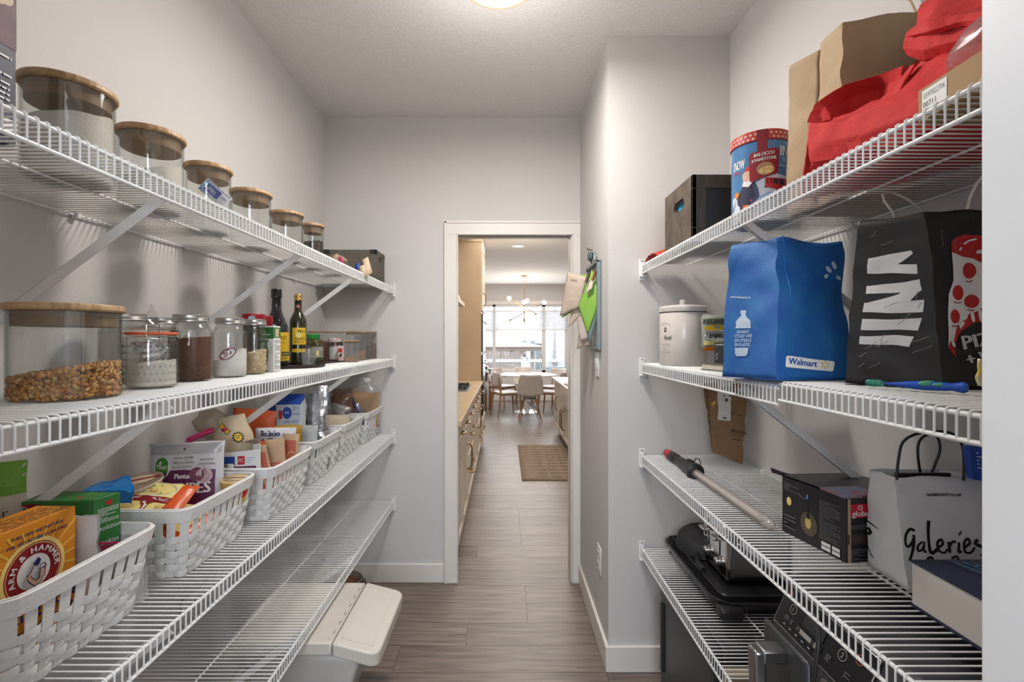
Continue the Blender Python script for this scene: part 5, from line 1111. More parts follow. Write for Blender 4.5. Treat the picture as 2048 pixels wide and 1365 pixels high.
# Ys chosen from the front edge of the shelf backwards
Z0=SR1+.003
body=[
 [P(1622,328,1.00),P(1700,314,.92),P(1800,290,.82),P(1900,240,.745),P(2010,180,.66)],
 [P(1614,287,1.01),P(1705,276,.90),P(1800,240,.80),P(1900,200,.715),P(2010,120,.64)],
 [P(1615,246,1.015),P(1690,246,.925),P(1772,205,.85),P(1890,165,.76),P(2010,90,.66)],
 [P(1640,252,1.005),P(1712,232,.94),P(1778,195,.875),P(1890,130,.79),P(2010,60,.70)],
 [P(1664,240,1.0),P(1728,222,.955),P(1786,190,.90),P(1888,108,.81),P(2010,40,.74)],
 [P(1667,238,1.0),P(1740,214,.965),P(1800,168,.915),P(1880,85,.86),P(2010,10,.80)]]
cloth('front_panel',redM,t,body)
cloth('mouth_lining',redM,t,[
 [P(1634,202,1.05),P(1690,168,1.045),P(1755,150,1.01),P(1812,127,.94)],
 [P(1650,225,1.055),P(1700,195,1.06),P(1760,180,1.03),P(1806,150,.95)],
 [P(1660,262,1.05),P(1705,245,1.055),P(1765,225,1.02),P(1800,190,.945)],
 [P(1668,300,1.03),P(1710,290,1.02),P(1765,270,.98),P(1800,250,.93)]])
cloth('mouth_flap',redM,t,[[P(1634,202,1.05),P(1650,210,1.04),P(1662,234,1.01)],[P(1620,226,1.04),P(1638,232,1.03),P(1663,237,1.003)],[P(1613,246,1.017),P(1640,246,1.01),P(1665,238,1.0)]])
cloth('mouth_hem',redM,t,[[P(1664,236,.995),P(1705,225,.96),P(1745,203,.93),P(1785,196,.90)],[P(1664,246,.985),P(1700,240,.945),P(1745,224,.91),P(1772,214,.88)],[P(1640,262,.985),P(1692,262,.935),P(1745,246,.90),P(1768,232,.87)]])
cloth('side_fold',redM,t,[[P(1696,255,.925),P(1722,264,.90),P(1746,258,.885)],[P(1694,285,.915),P(1722,282,.885),P(1748,272,.87)],[P(1696,306,.915),P(1728,303,.88),P(1790,290,.83)]])
cloth('handle_strap',redM,t,[[P(1780,200,.88),P(1800,165,.885),P(1822,130,.885)],[P(1768,232,.865),P(1795,190,.86),P(1832,128,.865)]])
cloth('rear_panel',redM,t,[[P(1625,205,1.12),P(1720,160,1.10),P(1830,120,1.04),P(2010,20,1.0)],[V((.70,1.12,SR1+.004)),V((.78,1.08,SR1+.004)),V((.85,1.0,SR1+.004)),V((.93,.75,SR1+.004))]])
cloth('bottom_panel',redM,t,[[P(1622,326,1.00),P(1700,312,.92),P(1800,290,.82),P(1900,240,.745),P(2010,180,.66)],[V((.70,1.12,SR1+.005)),V((.75,1.04,SR1+.005)),V((.82,.98,SR1+.005)),V((.88,.90,SR1+.005)),V((.93,.75,SR1+.005))]])
t=thing('red_cloth_bag','second red non-woven bag slumped on top, cut off by the white jamb','bag',(.80,.80,SR1+.15))
up_=[
 [P(1812,110,.90),P(1850,124,.86),P(1900,104,.80),P(2010,80,.70)],
 [P(1805,95,.90),P(1845,100,.84),P(1900,84,.78),P(2010,60,.69)],
 [P(1812,74,.92),P(1850,70,.84),P(1910,60,.78),P(2010,38,.69)],
 [P(1815,66,.91),P(1858,40,.83),P(1920,30,.77),P(2010,18,.68)],
 [P(1835,52,.90),P(1866,28,.84),P(1930,20,.78),P(2010,8,.70)],
 [P(1833,20,.93),P(1880,-5,.87),P(1940,-20,.82),P(2010,-30,.75)],
 [P(1850,5,.98),P(1890,-30,.95),P(1940,-40,.92),P(2010,-50,.88)]]
cloth('front_panel',redM,t,up_)
cloth('fold',redM,t,[[P(1815,70,.895),P(1858,42,.815),P(1930,26,.755),P(2010,22,.67)],[P(1812,74,.885),P(1856,62,.805),P(1930,40,.745),P(2010,34,.66)],[P(1822,72,.89),P(1862,66,.812),P(1930,52,.755),P(2010,44,.67)]])
cloth('shadow_fold',redM,t,[[P(1838,82,.86),P(1845,100,.85),P(1842,118,.86)],[P(1862,72,.84),P(1866,98,.83),P(1870,120,.84)]])
# crumpled clear bag on a cardboard box at the front
t=thing('cardboard_box','flat brown cardboard box with a white address label at front of top right shelf','box',(.68,.64,SR1))
zc=SR1+.048
A,B_,C_,D=V((.622,.705,SR1)),V((.612,.56,SR1)),V((.72,.55,SR1)),V((.735,.71,SR1)); up=V((0,0,.048))
MB().hull([A,B_,C_,D],[p+up for p in (A,B_,C_,D)]).build('carton',M('cardboard',(.40,.26,.13),.8,bump=.15),t,w=True,bev=.001)
pr=Print(plane(A,B_-A,(0,0,1))); pr.rect(.008,.012,.050,.043,white); pr.text('0397022706',.011,.030,.008,blackp,w=.036); pr.text('00711',.010,.017,.008,blackp,w=.022); pr.done(t,'address_label'); pr=Print(plane(A,B_-A,(0,0,1))); pr.poly([(.10,.0),(.14,.0),(.14,.046),(.105,.046)],lyel); pr.done(t,'packing_tape')
t=thing('plastic_film','crumpled clear plastic wrap on top of the flat cardboard box','wrap',(.66,.63,zc))
b=MB(); crp=crum(.010,22,6); cpf=V((.672,.625,zc+.03))
b.grid(lambda s,v:(lambda p:p+crp(p))(cpf+V((.048*math.sin(PI*(v*.94+.03))*math.cos(2*PI*s),.072*math.sin(PI*(v*.94+.03))*math.sin(2*PI*s),.040*-math.cos(PI*v)))),20,14); b.build('film',glassM('pink_film',(.85,.78,.78),(.6,.52,.52),.12,.10,.16,(.75,.62,.62)),t,w=True,smooth=.4)
# orange-red rag at the far end of top right shelf
t=thing('red_rag','small crumpled orange-red rag at the far end of the top right shelf','cloth',(.63,1.93,SR1))
crg2=crum(.008,24,12)
b=MB(); b.grid(lambda s,v:(lambda p:p+crg2(p))(V((.595+.115*v,1.995-.17*s,SR1+.004+.040*math.sin(PI*s)*(1-abs(2*v-1)*.6)))),16,12); b.build('rag_cloth',M('rust_red_cloth',(.42,.045,.02),.8,bump=.3,bs=300),t,w=True,smooth=.8,solid=-.0015)
# ---- second shelf
def script(pr,pts,wd,mat): pr.line(pts,wd,mat); return pr
c=(.775,1.825,SR2); r=.0885
cx_=glassfromdir(1319,1414,Y=1.82); 
t=thing('treat_canister','white enamel lidded canister printed with a paw and the word food','canister',(cx_[0],1.82,SR2)); r=cx_[2]
wen=M('white_enamel',(.66,.61,.57),.3,coat=.3)
MB().lathe([(0,0),(r-.002,0),(r,.003),(r,.200),(r-.002,.203),(0,.203)],48).build('canister_body',wen,t)
l=MB().lathe([(0,.205),(r+.002,.205),(r+.003,.208),(r+.003,.222),(r-.003,.228),(r*.6,.232),(0,.234)],48).build('lid',wen,t); MB().lathe([(r-.001,.2025),(r+.001,.2025),(r+.001,.2055),(r-.001,.2055)],48).build('lid_gap',blackp,l)
MB().lathe([(0,.233),(.014,.233),(.012,.240),(.012,.250),(.010,.253),(0,.253)],16).build('lid_knob',wen,l)
pr=Print(cyl((cx_[0],1.82,SR2),r,a0=math.atan2(-1.82,-cx_[0])-.95)); dgr=M('grey_lettering',(.25,.22,.2),.5)
pr.k=2
for (dx,dy) in ((-.004,.006),(.002,.009),(.006,.004)): pr.ell(.012+dx,.135+dy,.0022,.003,blackp)
pr.ell(.012,.132,.005,.004,blackp); pr.arc('DELICIOUS',.012,.125,.034,2.3,.85,.006,dgr); pr.text('Food',.008,.100,.016,blackp,w=.032,shear=.35,bold=.0008); pr.text('TREATS FOR A',-.004,.078,.006,dgr,w=.04); pr.text('GOOD',.0,.062,.006,dgr,w=.02); pr.text('ANIMAL COMPANION',-.004,.048,.006,dgr,w=.042); pr.done(t,'printed_lettering')
# book
t=thing('book','old book with dark cover lying flat under the small carton','book',(.74,1.55,SR2))
A,B_,C_,D=V((.648,1.545,SR2)),V((.700,1.325,SR2)),V((.86,1.36,SR2)),V((.81,1.58,SR2)); 
def slab(q,z0,z1,ins=0):
    c_=sum(q,V((0,0,0)))/4; return [V((p.x+(c_.x-p.x)*ins,p.y+(c_.y-p.y)*ins,z0)) for p in q],[V((p.x+(c_.x-p.x)*ins,p.y+(c_.y-p.y)*ins,z1)) for p in q]
q=[A,B_,C_,D]; cov=M('book_cover',(.10,.11,.10),.6)
MB().hull(*slab(q,SR2,SR2+.003)).build('back_cover',cov,t,w=True); MB().hull(*slab(q,SR2+.003,SR2+.021,.03)).build('page_block',M('page_edge',(.62,.56,.46),.8,vs=3,st=(1,1,200)),t,w=True); MB().hull(*slab(q,SR2+.021,SR2+.024)).build('front_cover',cov,t,w=True)
t=thing('carton','small dark grey and orange carton with barcode on top of the book','box',(.70,1.50,SR2+.024))
zb=SR2+.0242; A,B_,C_,D=V((.672,1.50,zb)),V((.718,1.47,zb)),V((.80,1.52,zb)),V((.752,1.556,zb)); up=V((0,0,.067))
MB().hull([A,B_,C_,D],[p+up for p in (A,B_,C_,D)]).build('carton_body',M('charcoal_card',(.05,.045,.05),.5),t,w=True,bev=.001)
pr=Print(plane(A,B_-A,(0,0,1))); pr.text('HAIRBALL',.004,.056,.0055,white,w=.025,bold=.0005); pr.smallprint(.004,.048,.026,.053,1,greyp,.3,3); pr.rect(.030,.014,.046,.038,white); 
for k in range(8): pr.rect(.032+k*.0016,.016,.0328+k*.0016,.036,blackp); pr.k-=1
pr.smallprint(.004,.010,.012,.032,8,white,.3,4); pr.done(t,'front_print')
pr=Print(plane(B_,C_-B_,(0,0,1))); pr.rect(0,.0,.09,.067,orange); pr.rect(.004,.05,.012,.062,white); pr.done(t,'side_print')
th,f=pouch('treat_bag','grey-green cat treat bag with lettering half hidden by the blue bag','bag',TM((.735,1.60,SR2+.06),-.05,0,.1),.13,.125,.03,M('treat_film',(.30,.33,.27),.35,col2=(.45,.45,.40),vs=14),seed=41)
pr=Print(f,.0006); pr.rect(-.062,.090,.062,.110,M('treat_olive',(.20,.22,.14),.5),seg=.01); pr.text('ART JACK',-.062,.094,.013,M('treat_dark',(.04,.06,.05),.5),w=.075,bold=.001); pr.ell(-.02,.078,.04,.010,yellow); pr.ell(-.01,.052,.05,.018,white,n=26); pr.text('Temptations',-.056,.044,.019,blackp,w=.1,shear=.4,bold=.001); pr.rect(-.062,.020,.062,.034,lyel,seg=.01); pr.ell(.0,.02,.03,.012,lblue); pr.rect(-.062,.0,.0,.014,orange,seg=.01); pr.done(th,'printed_label')
# blue non-woven bag
crn=crum(.0105,7.5,4)
def cbl(p):
    q=crn(p); k=max(0,min(1,(p.z-1.40)/.25)); return q*(.35+1.1*k)+V((0,-.012*math.exp(-((p.z-1.52)/.05)**2)*math.sin((p.x-.6)*26),0))*1
bot=[(.560,1.205,SR2+.004),(.578,1.000,SR2n+.002),(.742,1.005,SR2n+.002),(.742,1.20,SR2n+.002)]; top=[(.572,1.19,1.660),(.632,1.085,1.655),(.790,1.09,1.652),(.80,1.20,1.66)]
t,F4=bag('shopping_bag','bright blue non-woven shopping bag with white bottle print and logo patch','bag',bot,top,blueM,cbl,(20,26),bottom=True)
lw_=M('pale_blue_print',(.52,.62,.75),.6)
f=F4[0]; pr=Print(lambda u,v,off=0: f(u*.86-.006,v*.62+.048,off),.0016)
pr.text('www.walmart.ca',.030,.235,.0085,white,w=.075)
bt=[(.075,.190),(.075,.165),(.062,.148),(.056,.135),(.056,.110),(.112,.110),(.112,.135),(.106,.148),(.096,.165),(.096,.190)]
for i in range(22):
    v=.112+i*.0036; w_=.028 if v<.140 else (.028-(v-.140)*.7 if v<.166 else .0105); pr.rect(.085-w_+R.uniform(0,.003),v,.085+w_-R.uniform(0,.003),v+.0028,lw_); pr.k-=1
pr.k+=1
for i,(s,ww_) in enumerate((('AVANT,',.046),("C'ÉTAIT UNE",.060),('BOUTEILLE',.056),('EN PLASTIC.',.056))): pr.text(s,.085,.092-i*.0165,.0125,lw_,w=ww_,al='c',bold=.0005)
for i in range(9): 
    v=.004+i*.0036; w_=.020 if i<2 else .024; pr.rect(.082-w_,v+.0,.082+w_,v+.0028,lw_); pr.k-=1
pr.done(t,'bottle_print')
f2=F4[1]; pr=Print(lambda u,v,off=0: f2(u*.80+.002,v*.80+.004,off),.0018)
pt=[]
for (cx,cy,a0) in ((.150,.044,0),(.150,.026,-PI/2),(.030,.032,-PI),(.030,.052,PI/2)): pass
pr.poly([(.022,.030),(.024,.027),(.150,.014),(.154,.017),(.158,.040),(.155,.044),(.028,.060),(.024,.057)],white,seg=.012)
pr.k+=4; pr.text('Walmart',.030,.036,.019,bluep,w=.078,rot=-.11,bold=.0012)
for k in range(6):
    a=PI/2+k*PI/3; pr.line([(.131+.005*math.cos(a),.033+.005*math.sin(a)),(.131+.013*math.cos(a),.033+.013*math.sin(a))],.003,yellow)
pr.done(t,'logo_patch')
pr=Print(lambda u,v,off=0: f2(u,v,off),.0018)
for (u,v,a,l_) in ((.125,.262,-.9,.018),(.137,.272,-1.1,.020),(.150,.240,.9,.012),(.118,.244,.9,.012)): pr.ell(u,v,.0045,l_*.6,lw_,rot=a+PI/2 if u<.14 else a)
pr.done(t,'spark_print')
# stitched seam on the blue bag
b=MB(); f=F4[1]; b.tube([f(.012+.010*math.sin(i/8),i/24*.33,.0015) for i in range(25)],.0016,5); b.build('stitched_seam',M('blue_seam',(.008,.14,.48),.6),t,w=True)
# black paper bag
crb2=crum(.006,11,8)
bot=[(.672,.925,SR2n),(.768,.822,SR2n),(.955,.835,SR2n),(.90,.99,SR2n)]; top=[(.688,.915,1.656),(.741,.826,1.652),(.955,.835,1.655),(.90,.98,1.656)]
t,F4=bag('paper_bag','black paper takeaway bag with sideways white letters and a red pizza slice','bag',bot,top,blackpaper,crb2,(16,26))
f=F4[0]; g=lambda u,v,off=0:f(u,v,off)
pr=Print(g,.0012)
def q1(l):
    out=[]
    for a_,b_ in l:
        x,y=a_/3.25+1640,b_/3.25+400; k=(y-447)/323; xl=1713-22*k; xr=1849+31*k; out.append(((x-xl)/(xr-xl)*f.W,(770-y)/323*f.H*.985))
    return out
for L_ in ([(275,877),(450,879),(612,880),(588,945),(430,940),(270,935)],[(290,772),(470,771),(650,770),(632,845),(450,841),(280,838)],
  [(297,672),(665,668),(655,735),(290,730)],[(305,562),(555,558),(555,614),(303,614)],[(505,622),(555,600),(578,672),(300,676)],[(550,560),(640,540),(655,612),(578,672),(548,672)],
  [(320,390),(590,355),(598,375),(502,437),(315,484)],[(315,430),(502,437),(612,448),(624,508),(315,484)]): pr.poly(q1(L_),white,seg=.010)
# crease scratches
rr=random.Random(8)
for k in range(14):
    u,v=rr.uniform(.01,.10),rr.uniform(.03,.29); L_=rr.uniform(.01,.035); a=rr.uniform(.3,1.3); pts=[(u+L_*i/4*math.cos(a)+rr.uniform(-.002,.002),v+L_*i/4*math.sin(a)) for i in range(5)]; pr.line(pts,.0008,greyp)
pr.done(t,'sideways_lettering')
f2=F4[1]; pr=Print(lambda u,v,off=0:f2(u,v,off),.0012)
# coordinates from the picture: u=(px-1880)/1130 near the foot, v=(777-py)/1135
def q2(l): return [((x-1852)/1128+ .004,(779-y)/1135) for x,y in l]
pr.k=2
pr.poly(q2([(1891,508),(1893,490),(1902,478),(1922,470),(1945,469),(1968,474),(1990,468),(2030,480),(2040,520),(1990,530),(1950,545),(1900,540)]),redp,seg=.012)
pr.poly(q2([(1891,508),(1886,560),(1875,590),(1872,640),(1868,700),(1884,700),(1892,680),(1900,668),(1920,640),(1945,630),(1975,600),(2000,580),(2030,560),(2035,530),(2000,525),(1960,522),(1952,526),(1935,519),(1910,518)]),white,seg=.012)
pr.poly(q2([(1868,698),(1874,686),(1884,686),(1890,662),(1900,650),(1912,640),(1925,629),(1945,622),(1950,616),(1965,614),(1980,600),(1995,590),(2035,585),(2035,630),(1990,640),(1960,642),(1930,646),(1900,668),(1888,690),(1886,716),(1876,708)]),redp,seg=.012)
for (x,y,a,b2) in ((1926,543,17,15),(1987,551,22,14),(1894,586,12,16),(1927,603,19,14),(1888,637,11,14)): 
    u,v=q2([(x,y)])[0]; pr.ell(u,v,a/1128,b2/1135,redp); pr.line(q2([(x-10,y+b2+4),(x,y+b2+6),(x+8,y+b2+4)]),.0018,dred)
for (x,y,h_) in ((1899,652,12),(1928,635,14),(1944,632,16),(1974,606,12)):
    u,v=q2([(x,y)])[0]; pr.ell(u,v,.0035,h_/1135*.8,white)
pr.poly(q2([(1937,508),(1945,500),(1960,500),(1962,510)]),white); pr.poly(q2([(1967,502),(1985,504),(1990,512),(1966,510)]),white); pr.line(q2([(1917,491),(1928,482),(1942,477)]),.003,white); pr.line(q2([(1904,505),(1911,498)]),.003,white); pr.ell(*q2([(1880,691)])[0],.006,.004,white,rot=-.7)
hand=M('chalk_print',(.55,.55,.55),.6)
pr.text('PIZZA',.052,.070,.024,hand,w=.10,rot=.22,bold=.003); pr.text('+ WINGS',.054,.040,.022,hand,w=.12,rot=.16,bold=.003); pr.text('UNAPIZZERIA.COM',.064,.013,.0095,white,w=.11,bold=.0008)
rr=random.Random(3)
for k in range(6):
    u,v=rr.uniform(.01,.15),rr.uniform(.22,.3); pts=[(u+rr.uniform(-.001,.001),v-i*.008) for i in range(5)]; pr.line(pts,.0007,greyp)
pr.done(t,'pizza_print')
cord=M('white_cord',(.70,.67,.62),.7)
b=MB(); b.tube([P(1793,446,.93),P(1786,425,.93),P(1768,402,.94),P(1765,388,.95),P(1785,385,.95),P(1815,398,.94),P(1838,415,.93),P(1849,428,.93)],.0022,6); b.build('cord_handle',cord,t,w=True)
b=MB(); b.tube([P(1933,428,.835),P(1940,395,.83),P(1955,365,.82),P(1975,342,.80),P(1995,330,.80)],.0024,6); b.build('cord_handle',cord,t,w=True)
# toothbrush
t=thing('toothbrush','blue and green electric toothbrush lying along the shelf edge','toothbrush',(.62,.77,SR2n+.004))
pA,pB=P(1735,768,.85),P(1940,787,.745)
pA.z=SR2n+.010; pB.z=SR2n+.011
dv=(pB-pA); L=dv.length; dv.normalize(); nn=dv.cross(V((0,0,1)))
bt_=M('toothbrush_blue',(.01,.08,.48),.3); gt=M('toothbrush_green',(.10,.40,.25),.3)
MB().tube([pA+dv*L*s for s in (.18,.25,.33,.42,.50,.60,.70,.78,.84,.90,.95,.985)],[.0022,.0026,.0040,.0058,.0072,.0078,.0075,.0070,.0060,.0080,.0092,.0060],12).build('handle',bt_,t,w=True)
MB().tube([pA+dv*L*s+V((0,0,.0)) for s in (-.02,.0,.08,.14,.19)],[.0045,.0062,.0064,.0060,.0030],10).build('head_cover',glassM('teal_cap',(.35,.75,.72),(.2,.5,.5),.1,.05,.25,(.10,.45,.45)),t,w=True)
b=MB()
for i in range(5): b.tube([pA+dv*L*(.03+.025*i)-V((0,0,.003)),pA+dv*L*(.03+.025*i)+V((0,0,.006))],.0018,6)
b.build('bristles',M('lime_bristle',(.25,.50,.08),.5),t,w=True)
b=MB(); b.ball(pA+dv*L*.60+V((0,-.004,.004)),.010,12,8,sc=(1.6,.6,.5)); b.ball(pA+dv*L*.72+V((0,-.004,.003)),.008,12,8,sc=(1.8,.6,.45)); b.build('grip_inlay',gt,t,w=True)
# yellow packet at the jamb
t=thing('sponge_packet','crumpled yellow and clear packet beside the white jamb','packet',P(1985,760,.70)); 
b=MB(); cq=crum(.006,40,3); b.grid(lambda s,v:(lambda p:p+cq(p))(P(1958+60*s,722+52*v,.70+.05*math.sin(PI*s))),8,8); b.build('packet_film',M('yellow_film',(.62,.46,.06),.3,col2=(.65,.62,.5),vs=40),t,w=True,smooth=.4,solid=-.004)
# ---- third shelf
t=thing('shipping_bag','brown paper shipping bag with white label, standing in the far corner of third shelf','bag',(.88,1.86,SR3))
crk=crum(.006,14,21)
bot=[(.832,1.900,SR3+.03),(.895,1.845,SR3+.0),(.938,1.865,SR3+.005),(.90,1.93,SR3+.03)]; top=[(.805,1.885,1.245),(.845,1.83,1.25),(.955,1.845,1.25),(.93,1.92,1.245)]
b=MB(); fA=panel((.838,1.885,SR3+.035),(.93,1.835,SR3+.0),(.958,1.845,1.25),(.806,1.865,1.25),crk); fB=panel((.93,1.84,SR3+.001),(.838,1.895,SR3+.035),(.806,1.90,1.25),(.958,1.90,1.25),crk)
grid_panel(b,fA,14,20); grid_panel(b,fB,14,20); b.build('bag_body',kraftd,t,w=True,smooth=.5)
pr=Print(lambda u,v,off=0:fA(u,v,off),.0012)
pr.poly([(.030,.150),(.075,.152),(.083,.32),(.032,.32)],white,seg=.01); pr.smallprint(.040,.262,.078,.285,4,blackp,.5,4); pr.rect(.052,.246,.078,.252,blackp); pr.rect(.058,.225,.068,.238,brown); pr.rect(.05,.158,.062,.164,blackp); pr.smallprint(.04,.17,.07,.172,1,greyp,.3,1)
pr.poly([(.008,.215),(.020,.228),(.024,.215),(.012,.198)],yellow); pr.text('F3',.010,.208,.009,blackp,rot=-.6); pr.line([(.006,.265),(.014,.262),(.022,.266),(.026,.272)],.002,blackp)
pr.text('RECYCLE',.082,.110,.010,blackp,w=.055,bold=.0008); pr.text('JUST LIKE',.082,.098,.007,brown,w=.045); pr.line([(.078,.19),(.10,.175),(.12,.18)],.002,blackp); pr.line([(.085,.08),(.12,.085)],.003,blackp)
pr.done(t,'printed_label')
# toy light sword
t=thing('toy_light_sword','toy light sword with clear tube, black grip and red tip, lying on third shelf','toy',(.68,1.5,SR3))
X_=.680; zc=SR3+.0165
def pt(y,dz=0): return V((X_+ (1.19-y)*.004,y,zc+dz))
MB().tube([pt(y) for y in (1.70,1.66,1.30,1.215,1.195,1.185)],[.0125,.0145,.0150,.0150,.012,.005],18).build('blade_tube',glassM('frosted_tube',(.85,.83,.81),(.5,.48,.46),.12,.06,.30,(.62,.57,.54)),t,w=True)
MB().tube([pt(y) for y in (1.655,1.25)],.007,10).build('light_core',M('white_core',(.66,.62,.60),.4),t,w=True)
MB().tube([pt(y,.004) for y in (1.90,1.89,1.84,1.835,1.80,1.795,1.755,1.75,1.70,1.695,1.68,1.675,1.66,1.655)],[.016,.020,.020,.0175,.0175,.020,.020,.024,.025,.028,.028,.031,.031,.018],16).build('grip',black,t,w=True)
MB().tube([pt(y,.004) for y in (1.955,1.95,1.925,1.92,1.90,1.895)],[.010,.015,.017,.019,.019,.016],14).build('pommel',M('toy_red',(.40,.03,.025),.4),t,w=True)
b=MB(); b.tube([pt(1.70,.028)+V((.01,0,0)),pt(1.695,.045)+V((.015,0,0)),pt(1.675,.045)+V((.02,0,0)),pt(1.665,.030)+V((.02,0,0))],.002,6); b.box((X_-.006,1.70,zc+.026),(X_+.008,1.73,zc+.034)); b.build('trigger_guard',black,t,w=True)
# black lamp carton
t=thing('light_carton','black carton with hanging filament bulb picture and red logo, top torn open','box',(.83,1.12,SR3))
A,B_,C_,D=V((.748,1.027,SR3)),V((.94,1.050,SR3)),V((.905,1.225,SR3)),V((.713,1.202,SR3)); up=V((0,0,.140)); cb2=M('black_card',(.018,.017,.020),.35,vs=4)
b=MB(); q=[A,B_,C_,D]; th_=.003
for i in range(4):
    a,c=q[i],q[(i+1)%4]; n_=(c-a).cross(V((0,0,1))).normalized()*-th_; b.hull([a,c,c+n_,a+n_],[a+up,c+up,c+up+n_,a+up+n_])
b.add(q,[(3,2,1,0)]); b.build('carton',cb2,t,w=True)
b=MB(); b.hull([A+up+V((.006,.005,.001)),B_+up+V((0,0,.004)),C_+up+V((0,0,.0)),D+up+V((0,0,.003))],[A+up+V((.006,.005,.003)),B_+up+V((0,0,.006)),C_+up+V((0,0,.002)),D+up+V((0,0,.005))]); b.build('top_flap',cb2,t,w=True)
b=MB(); b.hull([D+up,D+up+V((.03,.004,0)),D+up+V((.02,.03,0)),D+up+V((-.01,.03,0))],[D+up+V((-.004,0,.010)),D+up+V((.03,.004,.002)),D+up+V((.02,.03,.002)),D+up+V((-.014,.03,.014))]); b.build('corner_flap',cb2,t,w=True)
b=MB(); b.hull([A+up+V((.0,.004,0)),A+up+V((.075,.012,-.004)),A+up+V((.07,.04,0)),A+up+V((-.01,.07,0))],[A+up+V((.0,.004,.002)),A+up+V((.075,.012,.010)),A+up+V((.06,.05,.014)),A+up+V((-.01,.07,.004))]); b.build('torn_flap',M('torn_card',(.25,.30,.42),.6,col2=(.45,.12,.10),vs=30),t,w=True)
pr=Print(plane(D,A-D,(0,0,1))); w_=(A-D).length
pr.smallprint(.006,.108,.055,.128,5,greyp,.25,3); pr.ell(.022,.083,.008,.011,M('gold_disc',(.62,.45,.15),.5)); pr.ell(.022,.083,.0065,.0095,lyel)
gl=M('bulb_glow_print',(.11,.085,.05),.5); pr.ell(.082,.048,.024,.028,gl,n=26); pr.ell(.080,.050,.0085,.014,M('bulb_gold',(.60,.45,.17),.4)); pr.rect(.076,.060,.084,.074,blackp); pr.line([(.080,.07),(.078,.105)],.0018,blackp)
pr.line([(.05,.112),(.065,.105),(.076,.108),(.078,.116)],.0012,greyp); pr.line([(.078,.104),(.095,.100),(.106,.108),(.108,.116)],.002,blackp)
pr.ell(.078,.112,.002,.006,lblue); pr.smallprint(.112,.028,.166,.118,22,greyp,.22,7); pr.rect(.118,.006,.142,.014,white); pr.rect(.118,.016,.142,.024,white); pr.rect(.146,.006,.166,.014,white); pr.rect(.146,.016,.166,.024,white); pr.smallprint(.008,.012,.045,.05,4,greyp,.2,8); pr.done(t,'bulb_print')
pr=Print(plane(A,B_-A,(0,0,1))); pr.rect(.010,.098,.065,.128,M('logo_red',(.55,.01,.03),.5)); pr.text('globe',.015,.101,.013,white,w=.04,bold=.0008); pr.ell(.034,.120,.006,.005,white); pr.ell(.034,.120,.004,.003,M('logo_red2',(.55,.01,.03),.5)); pr.smallprint(.006,.072,.06,.082,3,greyp,.25,4); pr.smallprint(.006,.004,.06,.03,8,greyp,.25,5); pr.rect(.004,.04,.07,.062,M('dark_photo',(.05,.03,.025),.4)); pr.done(t,'end_print')
b=MB(); n_=(A-D).normalized(); b.hull([A+V((.004,-.0006,0)),A+V((.012,-.0006,0)),A+V((.012,-.0001,0)),A+V((.004,-.0001,0))],[A+up+V((.004,-.0006,0)),A+up+V((.010,-.0006,0)),A+up+V((.010,-.0001,0)),A+up+V((.004,-.0001,0))]); b.build('torn_edge',kraft,t,w=True)
# white paper carrier bag
crw=crum(.0045,12,31)
bot=[(.790,1.02,SR3),(.786,.914,SR3),(.955,.918,SR3),(.955,1.02,SR3)]; top=[(.802,1.030,1.140),(.772,.930,1.154),(.955,.935,1.15),(.955,1.03,1.142)]
t,F4=bag('carrier_bag','white paper carrier bag with black brush lettering and black cord handles','bag',bot,top,paperM,crw,(14,18))
f=F4[1]; pr=Print(lambda u,v,off=0:f(u,v,off),.0012)
pr.text('GALERIESLAFAYETTE.COM',.062,.178,.0055,blackp,w=.066,bold=.0005)
# brush lettering drawn as strokes
def S(l,w_):
    q=[V(((x-1800)*.00098+.006,(1182-y)*.00098-.004)) for x,y in l]; q=[q[0]]+q+[q[-1]]; o_=[]
    for i in range(1,len(q)-2):
        for k in range(6):
            t_=k/6; p0,p1,p2,p3=q[i-1:i+3]; c_=.5*((2*p1)+(p2-p0)*t_+(2*p0-5*p1+4*p2-p3)*t_*t_+(3*p1-p0-3*p2+p3)*t_**3); o_.append((c_.x,c_.y))
    o_.append((q[-1].x,q[-1].y)); pr.line(o_,w_*1.15,blackp)
S([(1822,1062),(1812,1060),(1802,1072),(1800,1088),(1806,1094),(1814,1084),(1818,1074)],.0045); S([(1818,1070),(1814,1100),(1806,1122)],.005); S([(1806,1094),(1816,1088)],.003)
S([(1834,1086),(1824,1092),(1824,1104),(1832,1102),(1838,1088)],.004); S([(1838,1086),(1836,1104),(1842,1106)],.004)
S([(1852,1046),(1850,1070),(1848,1098),(1854,1108),(1864,1100)],.0055)
S([(1866,1096),(1876,1088),(1874,1080),(1866,1088),(1866,1102),(1876,1106),(1884,1098)],.0038); S([(1888,1084),(1888,1106)],.005); S([(1888,1094),(1896,1084),(1902,1086)],.004)
S([(1908,1086),(1906,1104),(1912,1104)],.0042); S([(1910,1072),(1916,1066)],.0032)
S([(1918,1096),(1928,1088),(1926,1080),(1918,1088),(1918,1104),(1928,1106),(1936,1096)],.0038); S([(1944,1082),(1938,1090),(1952,1096),(1956,1106),(1948,1112)],.005)
S([(1972,1090),(1970,1104),(1968,1112),(1985,1110)],.0055); S([(1840,1120),(1850,1116),(1856,1126)],.004); S([(1890,1118),(1900,1114),(1906,1122)],.004)
pr.done(t,'brush_lettering')
